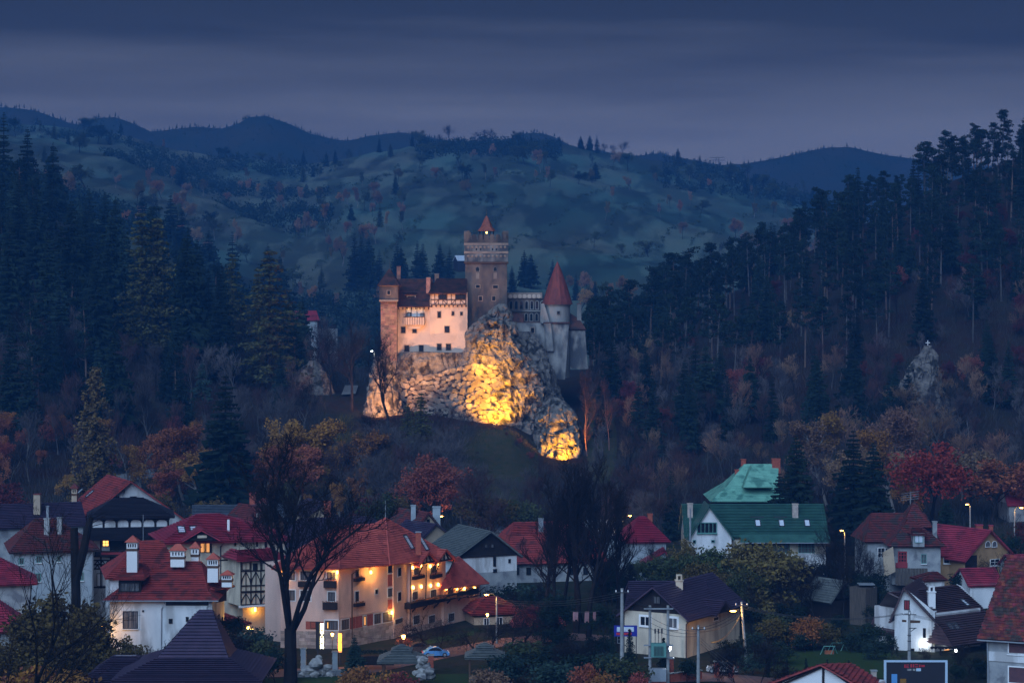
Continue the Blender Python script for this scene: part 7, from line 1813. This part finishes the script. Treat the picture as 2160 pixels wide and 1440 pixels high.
def low_wall(pa, da, pb, db, h, m, label, z0=None):
    a = Vector((X(pa, da), da, T(pa, da))); b = Vector((X(pb, db), db, T(pb, db))); t = thing('garden_wall', label, 'wall', tuple((a + b) / 2)); n = max(4, int((b - a).length / 1.6))
    for k in range(n): mb = MB(); mb.bar(a.lerp(b, (k + .03) / n) + Vector((0, 0, h / 2)), a.lerp(b, (k + .97) / n) + Vector((0, 0, h / 2)), .35, h); mb.build('wall_panel', MATS[m], t)
    mb = MB(); mb.bar(a + Vector((0, 0, h + .05)), b + Vector((0, 0, h + .05)), .5, .1); mb.build('coping', MATS['concrete'], t)
low_wall(600, 297, 760, 299, .7, 'plaster_grey', 'low grey garden wall in front of the paved street'); low_wall(1320, 290, 1480, 296, 1.1, 'brick_red', 'low brick wall below the transformer frame'); low_wall(1790, 279, 1845, 277, .6, 'stone_wall', 'low stone wall beside the billboard pillar')
pn = thing('planter', 'long dark planter with boxy shrubs near the small spruce', 'planter', (X(800, 303), 303, 0)); mb = MB(); mb.box(P(790, 1382, 303) + Vector((0, 0, -.6)), (5.2, .9, 1.2)); mb.build('box', MATS['wood_dark'], pn)
V = cloud([tuple(P(755 + k * 12, 1374, 303)) for k in range(6)], 60, .5, .25, rng, .6) - np.array(wloc(pn)); g = bpy.data.objects.new('shrubs', npmesh('shrubs', V, quads(V), 'needle_dark')); link(g, pn)

# ------------------------------------------------------------------ signs, swing, laundry
bs = thing('shop_sign', 'blue shop sign with pale and red panels behind the concrete pole', 'sign', (X(1320, 313), 313, 0)); sp_ = Plane3((X(1320, 313), 313, 0), (1, 0, 0), (0, 0, 1))
panel(bs, sp_, 1295, 1318, 1344, 1341, 'sign_blue', .12, 'board'); panel(bs, sp_, 1301, 1321, 1337, 1331, 'sign_pale', .04, 'pale_panel', .12); panel(bs, sp_, 1300, 1333, 1332, 1338, 'sign_red', .04, 'red_panel', .12)
for y in (1323, 1326, 1329): panel(bs, sp_, 1303, y, 1335, y + 1, 'white_paint', .02, 'text_line', .17)
for x in (1297, 1342): mb = MB(); mb.bar(P(x, 1341, 313.1), (X(x, 313), 313.1, 0), .12); mb.build('post', MATS['metal_dark'], bs)
bb = thing('billboard', 'billboard in a pale blue frame at the street corner', 'billboard', (X(1930, 272), 272, T(1930, 272))); bp2 = Plane3((X(1930, 272), 272, 0), (1, 0, 0), (0, 0, 1))
panel(bb, bp2, 1868, 1394, 1996, 1452, 'sign_dark', .15, 'board')
for x0, y0, x1, y1 in ((1864, 1391, 1998, 1395), (1864, 1395, 1869, 1452), (1993, 1395, 1998, 1452)): panel(bb, bp2, x0, y0, x1, y1, 'sign_pale', .25, 'frame')
for x0, y0, x1, y1, m in ((1907, 1400, 1910, 1407, 'sign_red'), (1911, 1400, 1917, 1401.5, 'sign_red'), (1911, 1403, 1916, 1404.5, 'sign_red'), (1911, 1405.5, 1917, 1407, 'sign_red'), (1920, 1399, 1923, 1406, 'sign_red'), (1925, 1399, 1928, 1406, 'sign_red'), (1930, 1399, 1936, 1401, 'sign_red'), (1930, 1404, 1936, 1406, 'sign_red'), (1938, 1400, 1941, 1406, 'sign_red'), (1943, 1401, 1950, 1405, 'sign_red'),
                         (1913, 1409, 1922, 1413, 'stone_pale'), (1925, 1409, 1930, 1413, 'stone_pale'), (1932, 1408, 1942, 1414, 'sign_pale'), (1880, 1420, 1892, 1440, 'car_blue'), (1898, 1430, 1911, 1446, 'leaf_yellow')): panel(bb, bp2, x0, y0, x1, y1, m, .02, 'print', .16)
for x in (1880, 1984): mb = MB(); mb.bar((X(x, 272), 272.2, T(x, 272) - .2), P(x, 1450, 272.2), .16); mb.build('post', MATS['metal_zinc'], bb)
sw = thing('swing', 'garden swing with teal frame and orange seat on the dim lawn', 'swing', (X(1755, 316), 316, 0))
for x, y, D in ((1738, 1362, 316), (1760, 1362, 316), (1754, 1355, 319), (1781, 1355, 319)): mb = MB(); p = P(x, y, D); mb.tube([(p.x - .5, D, 0), p, (p.x + .5, D + .6, 0)], .06, 6); mb.build('leg', MATS['frame_green'], sw)
mb = MB(); mb.bar(P(1738, 1362, 316), P(1762, 1362, 316), .1); mb.bar(P(1754, 1355, 319), P(1781, 1355, 319), .1); mb.build('top_bar', MATS['frame_green'], sw)
mb = MB(); c = P(1750, 1381, 316); mb.box(c, (1.3, .5, .12)); mb.box(c + Vector((0, .28, .35)), (1.3, .08, .6)); mb.build('seat', MATS['leaf_orange'], sw)
for s_ in (-.6, .6): mb = MB(); mb.bar(c + Vector((s_, 0, 0)), c + Vector((s_, 0, 1.25)), .03); mb.build('chain', MATS['metal_dark'], sw)
cable(P(1203, 1288, 300), P(1264, 1288, 300), .15, 'clothes line sagging between trunks below the poplars', .03, group=None)
for k, (x, y1, w_) in enumerate(((1214, 1312, 11), (1238, 1316, 9), (1254, 1310, 6))):
    mb = MB(); n = 6; m_ = ('wide', 'long', 'narrow')[k]
    pts = [P(x - w_ / 2 + w_ * i / n, 1289, 300 + .12 * (i % 2)) for i in range(n + 1)]; lo = [P(x - w_ / 2 + w_ * i / n + rr_.uniform(-.6, .6), y1 - rr_.uniform(0, 7), 300 + .2 * ((i + 1) % 2)) for i in range(n + 1)]
    for i in range(n): mb.prism([lo[i], lo[i + 1], pts[i + 1], pts[i]], (0, .03, 0))
    tag(mb.build('washing', MATS['laundry']), '%s pinkish cloth hanging on the clothes line' % m_, 'laundry')

# ------------------------------------------------------------------ trees and shrubs among the houses
plant_to('forked_tree', 612, 888, 293, 'huge dark leafless tree towering in front of the hotel', name='leafless_tree', wide=1.1, rot=.6)
for px, top, D, k in ((1160, 985, 338, 1.2), (1214, 938, 336, 1.3), (1270, 950, 341, 1.3), (1190, 1000, 345, 1.1), (1242, 975, 332, 1.2), (1300, 1010, 344, 1.2), (1228, 1040, 346, 1.3), (1175, 1060, 330, 1.3), (1285, 1060, 335, 1.3)):
    plant_to('poplar', px, top, D, 'black leafless poplar of the close group in front of the red roof', group='leafless poplars before the long red roof', wide=k)
pt_ = thing('pollarded_tree', 'pollarded dark trunk with one leaning limb before the blue-grey villa', 'tree', (X(160, 292), 292, T(160, 292)))
mb = MB(); z0 = T(160, 292); a = P(160, 1250, 292); mb.tube([(a.x, 292, z0 - .5), a, P(158, 1180, 292), P(156, 1113, 292)], [.72, .62, .56, .50], 9); mb.tube([P(160, 1220, 292), P(176, 1160, 292), P(186, 1110, 292), P(192, 1090, 292)], [.6, .55, .46, .36], 9); mb.build('trunk', MATS['bark_dark'], pt_)
mb = MB()
for k in range(14):
    q = P(rr_.uniform(180, 196), rr_.uniform(1088, 1110), 292); mb.tube([q, q + Vector((rr_.uniform(-1, 2.6), rr_.uniform(-1, 1), rr_.uniform(.2, 1.5)))], [.06, .01], 4, False)
mb.build('shoots', MATS['twig_dark'], pt_)
plant_to('near_tree', -95, 985, 205, 'spreading leafless tree whose twigs cross in front of the villas', name='leafless_tree', wide=.85, rot=2.0, trunk='bark_dark')
plant_to('willow', 150, 1236, 284, 'yellowing willow between the leafless twigs and the white villa', name='willow_tree', wide=1.15, crown='leaf_dim', rot=.4)
plant_to('willow', 225, 1320, 280, 'small yellow-leaved tree touching the white villa', name='willow_tree', wide=.9, crown='leaf_dim')
plant_to('willow', 60, 1350, 270, 'low tree with yellow leaves beneath the villa twigs', name='willow_tree', wide=1.3, crown='leaf_dim')
for px, top, D, m, k in ((100, 1390, 262, 'leaf_yellow', 1.3), (160, 1410, 258, 'leaf_gold', 1.2), (40, 1400, 262, 'leaf_rust', 1.3), (760, 1402, 277, 'leaf_gold', 1.0), (800, 1408, 274, 'leaf_gold', 1.1), (840, 1412, 273, 'leaf_rust', 1.1), (730, 1412, 275, 'leaf_gold', .8),
                         (1010, 1408, 276, 'leaf_pale', 1.2), (1045, 1405, 278, 'leaf_pale', 1.1), (1245, 1395, 276, 'leaf_orange', .8), (1260, 1412, 272, 'leaf_gold', 1.0), (1350, 1412, 278, 'leaf_rust', .8)):
    plant_to('bush', px, top, D, 'shrub with yellow or rusty autumn leaves at the edge of the gardens', cat='shrub', group='autumn shrubs along the gardens', crown=m, wide=k, name='autumn_shrub')
plant_to('garden_spruce', 748, 1336, 297, 'small bluish spruce in front of the stone hotel base', name='spruce', crown='needle_blue', wide=1.1)
for px, top, D, k in ((540, 1318, 304, 1.3), (500, 1330, 300, 1.3), (560, 1345, 298, 1.2), (470, 1350, 292, 1.2), (585, 1360, 292, 1.0), (1120, 1345, 300, 1.8), (1160, 1355, 296, 1.6), (1090, 1370, 290, 1.6), (1210, 1375, 286, 1.5), (1270, 1370, 286, 1.5), (1150, 1390, 280, 1.6), (1300, 1380, 282, 1.3),
                      (1620, 1290, 330, 1.5), (1660, 1300, 324, 1.5), (1600, 1330, 316, 1.4), (1700, 1330, 318, 1.4), (1640, 1350, 308, 1.5), (1790, 1330, 318, 1.4), (1830, 1310, 322, 1.4), (1850, 1340, 312, 1.3), (1450, 1385, 292, 1.0), (1590, 1370, 300, 1.2), (2010, 1395, 292, 1.0), (1890, 1375, 300, .8), (2060, 1385, 296, 1.0),
                      (1150, 1300, 330, 1.6), (1110, 1230, 352, 1.8), (1060, 1225, 356, 1.6), (1000, 1240, 360, 1.4), (1300, 1200, 372, 1.6), (1420, 1170, 376, 1.6), (1410, 1215, 365, 1.5), (1380, 1210, 360, 1.3), (1820, 1215, 360, 1.4), (2020, 1205, 366, 1.2), (1870, 1240, 350, 1.3)):
    plant_to('bush', px, top, D, 'dark evergreen shrub filling the gardens between the houses', cat='shrub', group='dark shrubs between the houses', crown=rnd.choice(['needle_dark', 'leaf_green', 'needle_dark', 'needle_blue']), wide=k, name='evergreen_shrub')
for px, top, D in ((1328, 1324, 300), (1292, 1330, 300), (1400, 1342, 294), (1660, 1385, 296), (1700, 1385, 296), (1745, 1388, 294), (1790, 1390, 292), (1620, 1388, 297)):
    plant_to('weeping_cypress', px, top, D, 'narrow dark thuja standing by the street', cat='shrub', group='thujas by the street', crown='needle_dark', wide=1.0, name='thuja')
for px, top, D, k, m in ((1560, 1128, 352, 1.5, 'leaf_dim'), (1500, 1150, 350, 1.3, 'leaf_green'), (1460, 1175, 348, 1.2, 'leaf_dim'), (1600, 1180, 346, 1.1, 'leaf_green')):
    plant_to('willow', px, top, D, 'round olive-gold tree in front of the long green house', group='olive-gold trees before the green house', crown=m, wide=k * .8, name='willow_tree')
for px, top, D, m, k in ((1640, 1300, 318, 'leaf_dim', 1.1), (1720, 1292, 320, 'leaf_gold', 1.1), (1748, 1312, 318, 'leaf_dim', 1.1), (1675, 1310, 322, 'leaf_gold', .9)):
    plant_to('bush', px, top, D, 'mustard-yellow bush above the dim lawn', cat='shrub', group='mustard bushes above the lawn', crown=m, wide=k, name='mustard_bush')
for px, top, D, k in ((1770, 1090, 360, .8), (1800, 1120, 352, .8), (1740, 1130, 356, .8), (1690, 1160, 350, .9), (1650, 1190, 344, .9), (1720, 1200, 344, .9), (1780, 1170, 348, .8), (1840, 1160, 362, .8), (1600, 1230, 336, .9), (1640, 1240, 334, .8), (1320, 1180, 360, .9), (1290, 1150, 370, .9), (1270, 1230, 350, 1.0), (1130, 1220, 344, 1.0), (1080, 1240, 350, 1.0), (1380, 1130, 380, .8), (2110, 1150, 366, .8), (2080, 1165, 368, .8)):
    plant_to('bare_tree', px, top, D, 'dark leafless tree between the village houses', group='leafless trees between the houses', wide=k)
for px, top, D, k in ((1080, 1282, 318, 1.1), (1110, 1262, 326, 1.1), (1040, 1290, 312, 1.0), (905, 1268, 318, .8), (935, 1290, 314, .7), (1005, 1300, 316, .9), (2020, 1345, 296, .8), (2045, 1350, 300, .8)):
    plant_to('orchard_tree', px, top, D, 'gnarled leafless fruit tree in a hotel or house garden', group='gnarled fruit trees in the gardens', wide=k)
for px, top, D, k in ((1600, 1330, 292, 1.2), (1560, 1350, 286, 1.2), (1640, 1380, 280, 1.3), (380, 1330, 290, 1.0), (350, 1345, 286, 1.0), (470, 1305, 290, .9), (1500, 1360, 288, 1.0), (1960, 1355, 305, .9), (1240, 1330, 292, 1.0), (1190, 1345, 290, 1.1)):
    plant_to('bare_bush', px, top, D, 'spindly leafless bush sprouting beside walls and poles', cat='shrub', group='leafless bushes beside walls', wide=k, name='leafless_bush')
plant_to('autumn_tree', 855, 1340, 311.5, 'small shrub glowing amber around the dazzling lantern', cat='shrub', crown='leaf_orange', name='lit_shrub', wide=.9)

for px, top, D in ((1900, 800, 545), (1925, 830, 540), (1990, 810, 545), (2010, 800, 552), (1885, 840, 540), (1960, 850, 536), (2030, 830, 545)):
    plant_to('far_bare_tree', px, top, D, 'brushwood tree hugging the foot of the rock needle', group='brushwood around the rock needle', crown=rnd.choice(['leaf_pale', 'twig_mist_grey', 'needle_dark']), wide=1.6)
mb = MB(); r = np.random.default_rng(18)
for i in range(7000):
    D = r.uniform(494, 554); px = r.uniform(925, 1135); x = X(px, D); z = T(px, D) + .35; hh = r.uniform(.2, .7); q = r.uniform(.03, .08); dx, dy = r.normal(size=2) * .15
    mb.face([(x - q, D, z - .2), (x + q, D, z - .2), (x + dx, D + dy, z + hh)])
o = mb.build('grass', MATS['mound_grass']); tag(o, 'rough grass tufts on the mound below the rubble wall', 'grass', kind='stuff')
for px, D, h_ in ((1065, 548, 1.6), (1085, 540, 2.0), (1100, 545, 2.4), (985, 552, 2.0), (960, 550, 2.2), (1010, 530, 1.2), (1125, 536, 2.6), (1000, 512, 2.2), (1060, 505, 2.5), (1110, 515, 2.5), (940, 520, 3.0), (975, 505, 3.0)):
    plant('bare_bush', px, D, h_, 'scrubby bush on the grass mound under the castle', cat='shrub', group='scrub on the castle mound', crown=rnd.choice(['twig_rust', 'leaf_rust', 'leaf_green']), wide=1.3, name='mound_shrub')

DK = 'dense dark tree rising from the gardens between the roofs'
for kind, px, top, D, k, m in (('autumn_tree', 1100, 1245, 340, 1.2, 'needle_dark'), ('autumn_tree', 1150, 1270, 326, 1.3, 'leaf_wine'), ('autumn_tree', 1210, 1250, 322, 1.2, 'needle_dark'), ('autumn_tree', 1270, 1270, 318, 1.2, 'needle_dark'), ('autumn_tree', 1180, 1320, 306, 1.4, 'needle_dark'),
        ('autumn_tree', 1250, 1340, 300, 1.3, 'needle_dark'), ('autumn_tree', 1290, 1180, 366, 1.1, 'needle_dark'), ('autumn_tree', 1330, 1175, 372, 1.0, 'leaf_green'), ('autumn_tree', 1425, 1130, 384, 1.0, 'leaf_dim'), ('autumn_tree', 1395, 1165, 376, 1.1, 'leaf_green'),
        ('autumn_tree', 1610, 1205, 352, 1.2, 'needle_dark'), ('autumn_tree', 1660, 1175, 362, 1.2, 'needle_dark'), ('autumn_tree', 1705, 1190, 358, 1.2, 'twig_dark'), ('autumn_tree', 1755, 1180, 362, 1.2, 'needle_dark'), ('autumn_tree', 1800, 1200, 352, 1.2, 'needle_dark'), ('autumn_tree', 1840, 1205, 346, 1.1, 'needle_dark'),
        ('autumn_tree', 1590, 1265, 330, 1.3, 'needle_dark'), ('autumn_tree', 1640, 1270, 330, 1.3, 'needle_dark'), ('autumn_tree', 1780, 1290, 330, 1.3, 'needle_dark'), ('autumn_tree', 1850, 1275, 332, 1.2, 'needle_dark'), ('autumn_tree', 1575, 1340, 306, 1.2, 'needle_dark'), ('autumn_tree', 1880, 1330, 308, .8, 'needle_dark'),
        ('autumn_tree', 505, 1290, 308, 1.0, 'needle_dark'), ('autumn_tree', 440, 1330, 288, 1.0, 'twig_dark'), ('autumn_tree', 2145, 1090, 400, 1.0, 'leaf_wine'), ('autumn_tree', 2130, 1120, 392, 1.0, 'needle_dark'), ('autumn_tree', 800, 1030, 430, 1.1, 'leaf_green'), ('autumn_tree', 850, 1045, 424, 1.0, 'leaf_dim'), ('autumn_tree', 1040, 1040, 424, 1.2, 'leaf_dim'), ('autumn_tree', 1090, 1050, 430, 1.1, 'leaf_green'),
        ('autumn_tree', 760, 1040, 436, 1.1, 'leaf_wine'), ('autumn_tree', 330, 1030, 440, 1.0, 'leaf_dim'), ('autumn_tree', 60, 1010, 440, 1.2, 'leaf_wine'), ('autumn_tree', 20, 1030, 420, 1.2, 'leaf_wine'), ('autumn_tree', 430, 1045, 430, .9, 'leaf_dim')):
    plant_to(kind, px, top, D, DK, group='dark garden trees', crown=m, wide=k, name='garden_tree')
# ------------------------------------------------------------------ haze: the blue air of the valley
m = bpy.data.materials.new('haze'); m.use_nodes = True
nt = m.node_tree; nt.nodes.clear()
mo = nt.nodes.new('ShaderNodeOutputMaterial'); pv = nt.nodes.new('ShaderNodeVolumePrincipled')
pv.inputs['Color'].default_value = (.060, .27, .76, 1); pv.inputs['Density'].default_value = .00027; pv.inputs['Anisotropy'].default_value = 0.0
nt.links.new(pv.outputs[0], mo.inputs['Volume'])
mb = MB(); mb.box((0, 1500, 121), (3400, 3100, 278))
o = mb.build('haze', m); tag(o, 'thin blue evening haze filling the valley', 'haze', kind='stuff')
